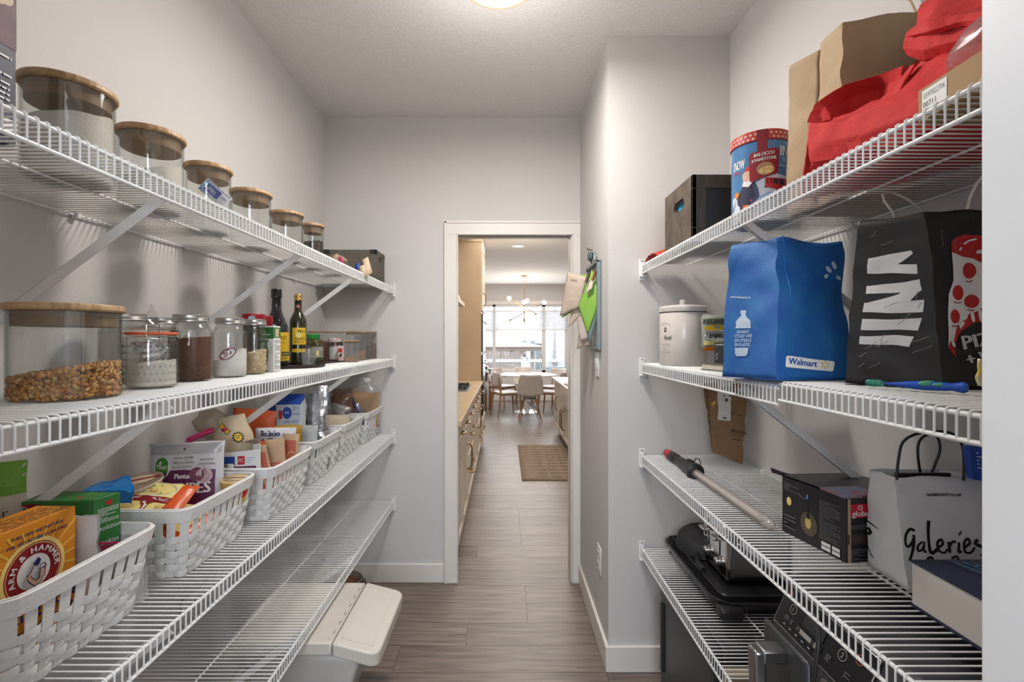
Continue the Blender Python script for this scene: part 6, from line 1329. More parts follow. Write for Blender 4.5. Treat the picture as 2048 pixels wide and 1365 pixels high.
f0=F4[0]; pr=Print(lambda u,v,off=0:f0(u,v,off),.0012); pr.poly([(.0,.098),(.035,.090),(.040,.088),(.0,.094)],blackp); pr.poly([(.0,.082),(.012,.084),(.020,.075),(.012,.066),(.0,.064),(.0,.070),(.009,.073),(.006,.077),(.0,.076)],blackp); pr.poly([(.0,.040),(.012,.028),(.024,.022),(.014,.024),(.0,.034)],blackp); pr.done(t,'leaf_print')
def smooth_path(l,n=4):
    l=[l[0]]+l+[l[-1]]; out=[]
    for i in range(1,len(l)-2):
        for k in range(n):
            t_=k/n; p0,p1,p2,p3=l[i-1:i+3]; out.append(.5*((2*p1)+(p2-p0)*t_+(2*p0-5*p1+4*p2-p3)*t_*t_+(3*p1-p0-3*p2+p3)*t_**3))
    return out+[l[-2]]
b=MB(); b.tube(smooth_path([P(1793,960,.93),P(1797,920,.93),P(1806,885,.93),P(1835,868,.93),P(1880,863,.93),P(1908,870,.93),P(1924,890,.93),P(1928,925,.93),P(1927,962,.93)]),.0026,7); b.build('cord_handle',black,t,w=True)
b=MB(); b.tube(smooth_path([P(1843,958,1.0),P(1836,915,1.0),P(1838,885,1.0),P(1855,870,1.0),P(1875,876,1.0),P(1880,900,1.0),P(1872,925,1.0),P(1860,955,1.0)]),.0026,7); b.build('cord_handle',black,t,w=True)
MB().box((.79,.945,1.148),(.90,.950,1.158)).build('handle_patch',black,t,w=True)
# navy and white slip box
t=thing('slip_box','shallow white-sided box with navy printed lid beside the white jamb','box',(.85,.70,SR3))
x0,x1,y0,y1=.748,.955,.545,.863; MB().box((x0+.002,y0,SR3+.004),(x1,y1,1.018)).build('white_tray',M('box_white',(.62,.58,.53),.6),t,w=True,bev=.001)
MB().box((x0,y0,1.018),(x1,y1+.001,1.022)).build('navy_lid',navy,t,w=True); MB().box((x0,y0,SR3),(x1,y1+.001,SR3+.004)).build('navy_base',navy,t,w=True)
pr=Print(lambda u,v,off=0:V((x0+u,y0+v,1.0221+off))); pr.poly([(.060,.316),(.205,.316),(.205,.14),(.075,.20)],M('navy_photo',(.03,.05,.09),.4,col2=(.02,.025,.05),vs=30)); 
for k in range(9): pr.line([(.07+k*.016,.31),(.10+k*.013,.18)],.0022,lblue)
for k in range(12): pr.line([(.08+.01*k,.30-.01*k),(.09+.01*k,.302-.01*k)],.004,sky)
pr.line([(.030,.16),(.06,.12)],.0015,lblue); pr.done(t,'lid_print')
# blue carton hanging above
t=thing('blue_carton','blue printed carton with a photo of a hand, behind the white carrier bag','box',(.90,.86,SR3+.20))
zt=1.426-(893-681)*.88/F
th=thing
A=V((.878,.885,1.158)); 
m=TM((.925,.89,SR3+.003),0,.0,0)
MB().hull([(.880,.880,1.1645),(.965,.872,1.153),(.965,.885,1.153),(.880,.893,1.1645)],[(.872,.880,1.2265),(.965,.872,1.222),(.965,.885,1.222),(.872,.893,1.2265)]).build('carton_body',bluep,t,w=True)
pr=Print(plane((.880,.8798,1.1645),(.085,-.008,-.0115),(-.008,0,.062))); pr.smallprint(.010,.02,.022,.055,5,white,.25,3); pr.poly([(.026,.006),(.060,.006),(.060,.055),(.028,.055)],offw); pr.poly([(.034,.008),(.06,.008),(.06,.03),(.045,.035)],skin); pr.line([(.036,.05),(.05,.03)],.003,blackp); pr.done(t,'hand_print')
t2=thing('stacked_cartons','plain white carton standing at the back under the blue carton','box',(.93,.95,SR3)); MB().box((.962,.872,SR3),(.971,.90,1.153)).build('carton_body',white,t2,w=True); 
# ---- lowest shelf
t=thing('griddle','long black electric griddle with sloped rim on the lowest right shelf','griddle',(.80,1.75,SR4))
def ov(x0,x1,y0,y1,r,n=6):
    pts=[]
    for cx,cy,a in ((x1-r,y1-r,0),(x0+r,y1-r,PI/2),(x0+r,y0+r,PI),(x1-r,y0+r,1.5*PI)):
        for i in range(n+1): q=a+PI/2*i/n; pts.append((cx+r*math.cos(q),cy+r*math.sin(q)))
    return pts
def stack(b,layers,r):
    base=None; vs=[];n=None
    for (ins,z) in layers:
        pts=ov(.668+ins,.965-ins,1.475+ins,2.00-ins,max(.008,r-ins)); n=len(pts); vs+=[V((x,y,z)) for x,y in pts]
    m=len(layers); fs=[(k*n+i,k*n+(i+1)%n,(k+1)*n+(i+1)%n,(k+1)*n+i) for k in range(m-1) for i in range(n)]; fs.append(tuple(range(n-1,-1,-1))); fs.append(tuple((m-1)*n+i for i in range(n))); b.add(vs,fs)
b=MB(); stack(b,[(.03,SR4+.006),(.012,SR4+.020),(.0,SR4+.045),(.0,SR4+.053),(.006,SR4+.056),(.012,SR4+.052),(.022,SR4+.044)],.07); b.build('base_tray',blackg,t,w=True,smooth=.6)
b=MB(); stack(b,[(.030,SR4+.040),(.030,SR4+.062),(.034,SR4+.065),(.040,SR4+.062),(.046,SR4+.052)],.06); b.build('cooking_plate',black,t,w=True,smooth=.6)
b=MB(); b.box((.672,1.452,SR4+.012),(.75,1.50,SR4+.048)); b.build('end_handle',black,t,w=True,bev=.010)
b=MB(); b.box((.70,1.975,SR4+.02),(.93,2.012,SR4+.05)); b.build('end_handle',black,t,w=True,bev=.010)
for (x,y) in ((.70,1.52),(.93,1.52),(.70,1.95),(.93,1.95)): MB().lathe([(0,0),(.012,0),(.014,.02),(0,.02)],12,(x,y,SR4+.0005)).build('foot',black,t,w=True)
t=thing('frying_pan','black non-stick pan turned upside down on the far end of griddle','pan',(.80,1.87,SR4+.065))
MB().lathe([(.108,.0),(.112,.002),(.100,.038),(.09,.048),(0,.052)],34).xf(Matrix.Translation((.800,1.865,SR4+.070))@Euler((.10,-.08,0)).to_matrix().to_4x4()).build('pan_shell',blackm,t,w=True)
b=MB(); b.tube([(.74,1.79,SR4+.072),(.71,1.72,SR4+.070),(.705,1.66,SR4+.070)],[.010,.009,.010],8); b.build('pan_handle',black,t,w=True)
# toaster
t=thing('toaster','stainless toaster with chrome control end standing on the black griddle','toaster',(.85,1.68,SR4+.066))
x0,x1,y0,y1,z0,z1=.752,.965,1.590,1.768,SR4+.066,SR4+.066+.185
MB().prism([(y0,z0+.012),(y0,z1-.03),(y0+.022,z1-.006),(y0+.04,z1),(y1-.04,z1),(y1-.022,z1-.006),(y1,z1-.03),(y1,z0+.012)],lambda p,k:V((x0+.014+(x1-x0-.014)*k,p[0],p[1]))).build('steel_shell',steelM,t,w=True,bev=.004)
MB().box((x0+.006,y0+.004,z0),(x1,y1-.004,z0+.014)).build('black_base',black,t,w=True,bev=.003)
MB().prism([(y0-.002,z0+.004),(y0-.002,z1-.028),(y0+.022,z1-.003),(y0+.04,z1+.002),(y1-.04,z1+.002),(y1-.022,z1-.003),(y1+.002,z1-.028),(y1+.002,z0+.004)],lambda p,k:V((x0+.016*k,p[0],p[1]))).build('chrome_end',chrome,t,w=True,bev=.003)
for yy in (y0+.045,y1-.045):
    MB().box((x0-.0012,yy-.004,z0+.07),(x0+.001,yy+.004,z1-.02)).build('lever_slot',black,t,w=True)
    MB().box((x0-.030,yy-.020,z1-.060),(x0-.002,yy+.020,z1-.048)).build('lever',chrome,t,w=True,bev=.004)
    MB().lathe([(0,0),(.013,0),(.014,.002),(.014,.014),(.012,.017),(0,.017)],18).xf(Matrix.Translation((x0,yy+ (.0 if yy<y0+.06 else 0),z0+.050))@Matrix.Rotation(-PI/2,4,'Y')).build('knob',chrome,t,w=True)
for i in range(3): MB().lathe([(0,0),(.006,0),(.006,.003),(0,.003)],10).xf(Matrix.Translation((x0,y1-.020,z0+.085+i*.018))@Matrix.Rotation(-PI/2,4,'Y')).build('button',black,t,w=True)
for yy in (y0+.055,y1-.055): MB().box((x0+.04,yy-.014,z1-.002),(x1-.02,yy+.014,z1+.0008)).build('bread_slot',black,t,w=True)
# air fryer
t=thing('air_fryer','large black dual-basket air fryer with touch panel at the near end of lowest shelf','air fryer',(.80,.92,SR4))
x0,x1,y0,y1,z0,z1=.622,.965,.72,1.118,SR4+.002,SR4+.338
gfm=M('gunmetal_plastic',(.055,.057,.062),.4,.3)
def afx(z): return x0+(.0 if z<z0+.235 else (z-z0-.235)*.42)
sec=[(z0+.01,.0),(z0+.235,.0),(z1-.012,.040),(z1,.058)]
b=MB(); vs=[];
for z,dx in sec: 
    c_=.03
    vs+=[V((x0+dx+c_,y1,z)),V((x0+dx,y1-c_,z)),V((x0+dx,y0,z)),V((x1,y0,z)),V((x1,y1,z))]
fs=[(k*5+i,k*5+(i+1)%5,(k+1)*5+(i+1)%5,(k+1)*5+i) for k in range(3) for i in range(5)]+[(4,3,2,1,0),(15,16,17,18,19)]
b.add(vs,fs); b.build('housing',gfm,t,w=True,bev=.006)
for (x,y) in ((.66,.78),(.66,1.06),(.92,.78),(.92,1.06)): MB().lathe([(0,-.012),(.012,-.012),(.013,0),(0,.012)],10,(x,y,z0+.010)).build('foot',black,t,w=True)
pz0=z0+.240; pn=V((-.040,0,z1-.012-z0-.235)).normalized(); up_v=V((.040,0,z1-.012-(z0+.235))).normalized()
o_=V((x0-.0004,1.078,pz0)); 
FP=lambda u,v,off=0: o_+V((0,-u,0))+up_v*v+V((-up_v.z,0,up_v.x))*off
b=MB(); b.hull([FP(0,0,0),FP(.262,0,0),FP(.262,.092,0),FP(0,.092,0)],[FP(0,0,.003),FP(.262,0,.003),FP(.262,.092,.003),FP(0,.092,.003)]); b.build('trim_frame',chrome,t,w=True,bev=.001)
b=MB(); b.hull([FP(.003,.003,.001),FP(.259,.003,.001),FP(.259,.09,.001),FP(.003,.09,.001)],[FP(.003,.003,.0045),FP(.259,.003,.0045),FP(.259,.09,.0045),FP(.003,.09,.0045)]); cp_=b.build('control_panel',blackg,t,w=True)
pr=Print(FP,.0052); ic=M('panel_icon',(.42,.42,.42),.4); rd=M('panel_red',(.45,.08,.05),.4)
def ring(u,v,a,b2,m_,w_=.0012,n=24): pr.line([(u+a*math.cos(2*PI*k/n),v+b2*math.sin(2*PI*k/n)) for k in range(n+1)],w_,m_)
ring(.020,.075,.0065,.0065,rd); ring(.020,.075,.0028,.0028,rd,.0008)
for uu_ in (.036,.046,.056): pr.line([(uu_-.003,.074),(uu_,.071 if uu_<.05 else .077),(uu_+.003,.074)],.001,ic)
ring(.045,.052,.010,.010,ic); pr.text('1',.043,.047,.010,ic)
pr.rect(.083,.040,.145,.078,M('display_dark',(.03,.032,.035),.15)); 
for i in range(6): pr.smallprint(.030+i*.021,.022,.044+i*.021,.032,3,greyp,.3,i); pr.rect(.034+i*.021,.012,.041+i*.021,.0145,ic)
pr.rect(.085,.022,.120,.032,M('silver_button',(.38,.36,.34),.3)); pr.rect(.130,.022,.146,.032,bpy.data.materials['silver_button'])
ring(.196,.052,.010,.010,ic); pr.text('2',.193,.047,.010,ic); 
for uu_ in (.182,.192,.202): pr.line([(uu_-.003,.074),(uu_,.071 if uu_<.2 else .077),(uu_+.003,.074)],.001,ic)
ring(.232,.068,.0085,.0085,rd,.0016); pr.rect(.229,.0665,.235,.0695,ic); pr.smallprint(.165,.02,.178,.034,4,greyp,.3,9); pr.smallprint(.215,.02,.23,.034,4,greyp,.3,10)
pr.done(cp_,'panel_icons')
# icon strip on the bevelled far corner
c0,c1=V((x0+.002,y1-.031,z0+.215)),V((x0+.028,y1-.003,z0+.215))
b=MB(); 
pf=plane(V((x0+.0285,1.1165,z0+.190)),V((-.026,-.026,0)),(0,0,1)); b.hull([pf(.003,0,.0008),pf(.036,0,.0008),pf(.036,.045,.0008),pf(.003,.045,.0008)],[pf(.003,0,.002),pf(.036,0,.002),pf(.036,.045,.002),pf(.003,.045,.002)]); b.build('icon_plate',blackg,t,w=True)
pr=Print(pf,.0025); ring(.026,.034,.005,.005,ic,.0008); ring(.012,.018,.004,.004,ic,.0008); pr.line([(.018,.002),(.018,.043)],.0006,ic); pr.smallprint(.006,.004,.03,.012,3,ic,.3,3); pr.ell(.008,.036,.0015,.0015,white); pr.ell(.010,.008,.0015,.0015,white); pr.done(t,'icon_print')
for yc in (1.035,.84):
    d=MB().box((x0-.010,yc-.085,z0+.02),(x0+.004,yc+.075,z0+.228)).build('drawer_front',gfm,t,w=True,bev=.010)
    b=MB(); b.hull([(x0-.075,yc-.016,z0+.06),(x0-.052,yc-.018,z0+.06),(x0-.052,yc+.018,z0+.06),(x0-.075,yc+.016,z0+.06)],[(x0-.078,yc-.016,z0+.205),(x0-.052,yc-.020,z0+.205),(x0-.052,yc+.020,z0+.205),(x0-.078,yc+.016,z0+.205)]); b.build('handle_grip',M('polished_grip',(.30,.30,.31),.2,.9) if yc>1 else bpy.data.materials['polished_grip'],d,w=True,bev=.006)
    MB().box((x0-.060,yc-.020,z0+.180),(x0-.008,yc+.020,z0+.208)).build('handle_bridge',steelM,d,w=True,bev=.004)
# cable in front of fryer
tag(MB().tube([P(1640,1232,.895),P(1638,1250,.88),P(1636,1290,.868),P(1630,1340,.86),P(1622,1400,.86),P(1615,1450,.87)],.0038,8).build('power_cable',black,None),'black power cable hanging in front of the air fryer panel','cable')
# scribbled black box next along
t=thing('sketch_box','black box with white hand-drawn scribbles nearest on the lowest right shelf','box',(.72,.63,SR4)); x0b=.628
MB().box((x0b,.56,SR4+.002),(.95,.70,SR4+.335)).build('carton',blackm,t,w=True,bev=.002)
pr=Print(plane((x0b,.70,SR4+.002),(0,-1,0),(0,0,1))); rr=random.Random(12)
for k in range(12):
    u,v=.012+.011*(k%6)*1.9,.30-.05*(k//6)-.01*(k%3); pts=[(u+.007*math.sin(i*1.3+k)+i*.001,v+.012*math.cos(i*.9+k*2)-i*.002) for i in range(9)]; pr.line(pts,.0011,white)
pr.line([(.004,.28),(.08,.24)],.001,white); pr.line([(.004,.25),(.09,.20)],.001,white); pr.done(t,'scribbles')
# dark appliance on floor
t=thing('mini_fridge','dark steel mini fridge standing on the floor under the lowest right shelf','fridge',(.78,1.63,0))
MB().box((.655,1.40,.012),(.955,1.862,.500)).build('cabinet',dsteel,t,w=True,bev=.004); d=MB().box((.620,1.402,.03),(.653,1.860,.497)).build('door',dsteel,t,w=True,bev=.005)
b=MB(); b.box((.612,1.815,.14),(.6205,1.838,.40)); b.build('recessed_grip',blackm,d,w=True,bev=.002)
for (x,y) in ((.68,1.44),(.68,1.82),(.93,1.44),(.93,1.82)): MB().lathe([(0,0),(.015,0),(.015,.014),(0,.014)],10,(x,y,0)).build('foot',black,t,w=True)
tag(MB().box((.64,1.335,0),(.92,1.372,.47)).build('wooden_board',M('pale_board',(.36,.27,.19),.6,st=(1,1,10)),None,bev=.002),'pale wooden board standing beside the mini fridge','board')
tag(MB().box((.66,.80,0),(.94,1.27,.44)).build('storage_box',M('dark_grey_box',(.05,.05,.055),.6),None,bev=.006),'dark grey storage box on the floor beneath the air fryer shelf','box')
# ================================================================ hanging clip frame by the door
t=thing('memo_frame','grey-blue metal memo frame with wire grid hanging from a nail beside the door','memo board',(XJ-.012,2.33,1.6))
fb_=M('blue_grey_metal',(.20,.25,.27),.5,.2)
xw=XJ-.003
y0,y1,z0,z1=2.165,2.46,1.383,1.80
b=MB(); 
for (ya,yb,za,zb) in ((y0,y1,z0,z0+.012),(y0,y1,z1-.012,z1),(y0,y0+.012,z0,z1),(y1-.012,y1,z0,z1)): b.box((xw-.018,ya,za),(xw,yb,zb))
b.build('frame',fb_,t,w=True,bev=.001)
for i in range(1,5): MB().tube([(xw-.010,y0+(y1-y0)*i/5,z0+.01),(xw-.010,y0+(y1-y0)*i/5,z1-.01)],.0015,6).build('grid_wire',fb_,t,w=True)
for i in range(1,6): MB().tube([(xw-.010,y0+.01,z0+(z1-z0)*i/6),(xw-.010,y1-.01,z0+(z1-z0)*i/6)],.0015,6).build('grid_wire',fb_,t,w=True)
b=MB(); b.tube([(xw-.01,2.30+.05*math.cos(a),1.81+.045*math.sin(a)) for a in [PI*i/12 for i in range(13)]],.005,8); b.build('hanger_loop',fb_,t,w=True)
MB().tube([(xw+.004,2.39,1.885),(xw-.020,2.39,1.889),(xw-.024,2.39,1.897)],.003,8).build('nail',brass,t,w=True)
MB().tube([(xw-.014,2.39+.012*math.sin(a),1.872+.018*math.cos(a)) for a in [2*PI*i/16 for i in range(16)]],.0018,6,closed=True).build('key_ring',steelM,t,w=True)
crx=crum(.004,12,2)
b=MB(); b.ball((xw-.02,2.32,1.84),.025,10,8,sc=(.6,1,1)); b.build('bow_knot',M('slate_ribbon',(.09,.12,.13),.7,bump=.4),t,w=True,smooth=.4)
def sheet(name,label,cs,mat,lines=None,seed=0,title=None,lm=None,bl_=.006):
    f=panel(*cs,dis=crum(.004,8,seed),bulge=bl_); t_=thing(name,label,'paper',tuple(V(cs[0])),'papers clipped to the memo frame')
    b=MB(); grid_panel(b,f,8,10); b.build('paper_sheet',mat,t_,w=True,smooth=2,solid=-.0006)
    if lines:
        pr=Print(lambda u,v,off=0:f(u,v,off),.0014); 
        if title: pr.text(title,f.W*.28,f.H*.80,f.H*.055,lm,w=f.W*.36,bold=.001); pr.line([(f.W*.24,f.H*.76),(f.W*.7,f.H*.765)],.0012,lm)
        pr.smallprint(f.W*.08,f.H*.08,f.W*.92,f.H*.70,lines,lm,.10,seed+1); pr.done(t_,'printed_lines')
    return t_
tanp=M('warm_paper',(.52,.43,.35),.8); grp=M('lime_paper',(.24,.46,.07),.7); inkg=M('ink_green',(.12,.28,.04),.7); inkb=M('ink_brown',(.30,.22,.16),.7)
Yp=2.30
sheet('recipe_sheet','tan recipe sheet with a heading, fanned out furthest left',[P(1119,633,2.34),P(1157,617,2.28),P(1172,556,2.26),P(1134,543,2.36)],tanp,13,3,'THERESE',inkb,bl_=.010)
sheet('recipe_sheet','lime green sheet edge behind the tan heading sheet',[P(1123,637,2.36),P(1160,616,2.34),P(1176,552,2.32),P(1142,548,2.38)],grp,0,5)
sheet('recipe_sheet','lime green recipe sheet with rows of print hanging in front',[P(1156,612,2.26),P(1174,670,2.22),P(1201,597,2.18),P(1183,540,2.24)],grp,16,7,None,inkg,bl_=.008)
sheet('recipe_sheet','narrow tan sheet pointing down behind the green sheets',[P(1137,656,2.33),P(1158,634,2.30),P(1164,600,2.28),P(1146,600,2.32)],tanp,0,9)
sheet('recipe_sheet','torn white note hanging below the green recipe sheet',[P(1161,683,2.26),P(1176,680,2.24),P(1170,620,2.25),P(1153,640,2.28)],M('pinkish_paper',(.50,.42,.38),.8),0,11)
sheet('recipe_sheet','lowest tan sheet with dark lines of print at the foot of the frame',[P(1153,699,2.30),P(1180,692,2.24),P(1178,655,2.24),P(1160,650,2.28)],tanp,9,13,None,blackp)
sheet('recipe_sheet','small pale folded note clipped at the top of the green sheet',[P(1171,590,2.21),P(1184,578,2.19),P(1187,560,2.20),P(1174,562,2.22)],M('pale_paper',(.58,.48,.42),.8),0,15)
sheet('recipe_sheet','dark edged sheet bundle behind the front green sheet',[P(1175,672,2.225),P(1180,690,2.22),P(1203,600,2.185),P(1200,590,2.19)],M('blue_paper',(.16,.22,.22),.8),0,17)
for (px,py,mt,lb) in ((1175,555,M('clothes_peg',(.10,.06,.03),.6),'dark wooden peg holding the tan sheets'),(1188,550,M('peg_rust',(.28,.10,.04),.6),'red-brown wooden peg holding the green sheet')):
    tag(MB().tube([P(px-3,py+10,2.20),P(px+3,py-7,2.20)],.007,4).build('clothes_peg',mt,None),lb,'peg')
# ================================================================ KITCHEN
XC=-.285
t=thing('base_cabinets','cream base cabinet run along the left of the kitchen','cabinet',(XC-.3,4.4,0))
b=MB(); b.box((-.90,2.93,.10),(XC-.02,5.86,.885)); b.box((-.90,2.93,.0),(XC-.07,5.86,.10)); b.build('carcass',cabM,t,w=True)
def front(p,x,y0,y1,z0,z1,mat,s=1,shaker=True,nm='door'):
    """shaker front facing +x (s=1) or -x (s=-1)"""
    b=MB(); d=.018*s; fr=.05 if (z1-z0)>.25 else .028
    lo=lambda a,c:(min(a,c),max(a,c))
    def bx(ya,yb,za,zb,t0,t1):
        a,c=lo(x+t0,x+t1); b.box((a,ya,za),(c,yb,zb))
    bx(y0,y1,z0,z1,0,d*.55)
    if shaker:
        bx(y0,y0+fr,z0,z1,d*.55,d); bx(y1-fr,y1,z0,z1,d*.55,d); bx(y0+fr,y1-fr,z0,z0+fr,d*.55,d); bx(y0+fr,y1-fr,z1-fr,z1,d*.55,d)
    return b.build(nm,mat,p,w=True)
def pull(p,x,y,z0,z1,s=1,mat=brass,horiz=0):
    b=MB()
    if horiz: pts=[(x,y-horiz/2,z0),(x+s*.022,y-horiz/2,z0),(x+s*.028,y-horiz/2+.01,z0),(x+s*.028,y+horiz/2-.01,z0),(x+s*.022,y+horiz/2,z0),(x,y+horiz/2,z0)]
    else: pts=[(x,y,z0),(x+s*.022,y,z0+.004),(x+s*.036,y,z0+.03),(x+s*.036,y,z1-.03),(x+s*.022,y,z1-.004),(x,y,z1)]
    b.tube(pts,.007,6); return b.build('handle',mat,p,w=True)
xs=XC-.02
ys=[(2.95,3.30),(3.305,3.74),(3.75,4.50),(4.51,5.18),(5.19,5.85)]
for i,(a,c) in enumerate(ys):
    dr=front(t,xs,a,c,.74,.875,cabM,1,True,'drawer'); 
    for yy in ([(a+c)/2] if c-a<.5 else [a+.18,c-.18]): pull(dr,xs+.018,yy,.81,.81,1,brass,.06)
    if i in (1,3):
        d=front(t,xs,a,c,.115,.73,cabM,1,True,'door'); pull(d,xs+.018,(c-.07),.42 if i==1 else .47,.62 if i==1 else .66)
    elif i==0: front(t,xs,a,c,.115,.73,cabM,1,True,'door')
    else:
        for (za,zb) in ((.43,.73),(.115,.42)):
            dr=front(t,xs,a,c,za,zb,cabM,1,True,'drawer'); 
            for yy in (a+.2,c-.2): pull(dr,xs+.018,yy,(za+zb)/2+.06,0,1,brass,.06)
tag(MB().box((-.92,2.92,.887),(XC+.02,5.86,.920)).build('worktop',ctopM,None,bev=.002),'beige worktop running along the left kitchen cabinets','worktop')
t=thing('cooktop','black gas cooktop with cast grates set in the beige worktop','cooktop',(-.60,4.9,.921)); MB().box((-.82,4.62,.921),(-.355,5.22,.928)).build('steel_plate',steelM,t,w=True,bev=.002)
for yy in (4.74,5.08):
    for xx in (-.70,-.48):
        MB().lathe([(0,0),(.04,0),(.045,.008),(.03,.016),(0,.016)],16,(xx,yy,.928)).build('burner',black,t,w=True)
        b=MB(); 
        for d in (-.07,0,.07): b.box((xx-.10,yy+d-.006,.946),(xx+.10,yy+d+.006,.958)); b.box((xx+d-.006,yy-.13,.946),(xx+d+.006,yy+.13,.958))
        for sx in (-.094,.094):
            for sy in (-.07,.07): b.box((xx+sx-.006,yy+sy-.006,.928),(xx+sx+.006,yy+sy+.006,.947))
        b.build('grate',black,t,w=True)
t=thing('range_hood','white chimney hood above the gas cooktop','hood',(-.66,4.9,1.8)); b=MB(); b.hull([(-.92,4.55,1.80),(-.44,4.55,1.80),(-.44,5.25,1.80),(-.92,5.25,1.80)],[(-.92,4.55,1.84),(-.44,4.55,1.84),(-.44,5.25,1.84),(-.92,5.25,1.84)]); b.hull([(-.92,4.6,1.84),(-.46,4.6,1.84),(-.46,5.2,1.84),(-.92,5.2,1.84)],[(-.92,4.75,2.2),(-.62,4.75,2.2),(-.62,5.05,2.2),(-.92,5.05,2.2)]); b.build('canopy',cabM,t,w=True); MB().box((-.92,4.75,2.2),(-.62,5.05,2.74)).build('chimney',cabM,t,w=True)
t=thing('tall_cabinet','tall beige oven cabinet reaching the kitchen ceiling','cabinet',(-.6,6.2,0))
MB().box((-.92,5.865,.10),(XC-.0,6.62,2.66)).build('carcass',tallM,t,w=True,bev=.002); MB().box((-.92,5.90,.0),(XC-.05,6.62,.10)).build('plinth',cabM,t,w=True); MB().box((-.92,5.855,2.66),(XC+.012,6.63,2.738)).build('crown',tallM,t,w=True)
d=front(t,XC,5.87,6.61,1.80,2.64,cabM); pull(d,XC+.018,5.95,1.86,2.02)
dr=front(t,XC,5.87,6.61,.12,.42,cabM,1,True,'drawer'); pull(dr,XC+.018,6.1,.30,0,1,brass,.1)
for (za,zb,n_) in ((1.28,1.76,'upper_oven'),(.48,1.24,'lower_oven')):
    o=MB().box((XC,5.89,za),(XC+.022,6.59,zb)).build(n_,blackg,t,w=True,bev=.003); b=MB(); b.tube([(XC+.02,5.94,zb-.10),(XC+.06,5.94,zb-.10),(XC+.06,6.54,zb-.10),(XC+.02,6.54,zb-.10)],.009,8); b.build('oven_handle',chrome,o,w=True)
# island on the right
XI=.785
t=thing('kitchen_island','cream kitchen island with shaker doors and white top','island',(1.3,6.4,0))
b=MB(); b.box((XI+.018,5.05,.10),(1.75,7.30,.815)); b.build('carcass',cabM,t,w=True); MB().box((XI+.07,5.10,.0),(1.70,7.25,.10)).build('plinth',cabM,t,w=True)
for (a,c,hy) in ((6.72,7.29,6.86),(6.20,6.71,6.28),(5.55,6.19,6.11),(5.06,5.54,5.45)):
    d=front(t,XI+.018,a,c,.115,.80 if a>6.1 or a<5.2 else .60,cabM,-1); pull(d,XI,hy,.40 if a>6.7 else .25,.60 if a>6.7 else .50,-1)
MB().box((XI-.03,6.25,.818),(1.78,7.34,.850)).build('white_top',wtopM,t,w=True,bev=.002); MB().box((XI-.03,5.02,.818),(1.78,5.50,.850)).build('white_top',wtopM,t,w=True,bev=.002); MB().box((1.30,5.50,.818),(1.78,6.25,.850)).build('white_top',wtopM,t,w=True)
t=thing('apron_sink','cream apron-front sink let into the island','sink',(1.0,5.88,.62))
b=MB(); x0,x1,y0,y1,z0,z1=XI-.045,1.29,5.505,6.245,.62,.856
b.box((x0,y0,z0),(x0+.03,y1,z1)); b.box((x1-.03,y0,z0),(x1,y1,z1)); b.box((x0,y0,z0),(x1,y0+.03,z1)); b.box((x0,y1-.03,z0),(x1,y1,z1)); b.box((x0,y0,z0),(x1,y1,z0+.03)); b.build('basin',M('fireclay',(.66,.58,.50),.25,coat=.4),t,w=True,bev=.004)
t=thing('faucet','dark gooseneck faucet on the island sink','faucet',(1.36,5.9,.85)); b=MB(); b.tube([(1.36,5.9,.85),(1.36,5.9,1.08),(1.34,5.9,1.15),(1.28,5.9,1.18),(1.20,5.9,1.16),(1.17,5.9,1.10),(1.17,5.9,1.06)],.011,8); b.build('spout',brass,t,w=True)
MB().lathe([(0,0),(.025,0),(.02,.02),(0,.02)],14).build('base_ring',brass,t)
tag(MB().box((.86,5.56,.857),(1.20,5.74,.872)).build('cutting_board',M('board_wood',(.50,.30,.14),.5,st=(2,14,2)),None,bev=.003),'wooden cutting board across the island sink','board')
# rug
t=thing('runner_rug','tan patterned runner rug with border lying before the island','rug',(.50,5.55,0)); x0,x1,y0,y1=.182,.80,4.76,6.35
MB().box((x0,y0,.0),(x1,y1,.008)).build('rug_base',M('rug_border_tan',(.19,.135,.09),.95,bump=.5,bs=300),t,w=True,bev=.002); MB().box((x0+.045,y0+.045,.008),(x1-.045,y1-.045,.0095)).build('rug_field',M('rug_field_tan',(.27,.195,.135),.95,bump=.5,bs=300,col2=(.20,.14,.09),vs=60),t,w=True)
pr=Print(lambda u,v,off=0:V((x0+u,y0+v,.0097+off))); rg=M('rug_line',(.33,.25,.18),.95)
for i in range(4):
    for j in range(11):
        cx,cy=.095+.14*i,.12+.135*j; w_=.055; 
        if cx+w_<.58 and cy+w_<1.55: pr.line([(cx-w_,cy),(cx-w_*.4,cy+w_*.4),(cx,cy+w_),(cx+w_*.4,cy+w_*.4),(cx+w_,cy),(cx+w_*.4,cy-w_*.4),(cx,cy-w_),(cx-w_*.4,cy-w_*.4),(cx-w_,cy)],.012,rg); pr.ell(cx,cy,.016,.016,rg,n=10)
for e in (.02,.034): pr.line([(e,e),(.618-e,e),(.618-e,1.59-e),(e,1.59-e),(e,e)],.004,rg)
pr.done(t,'woven_pattern')
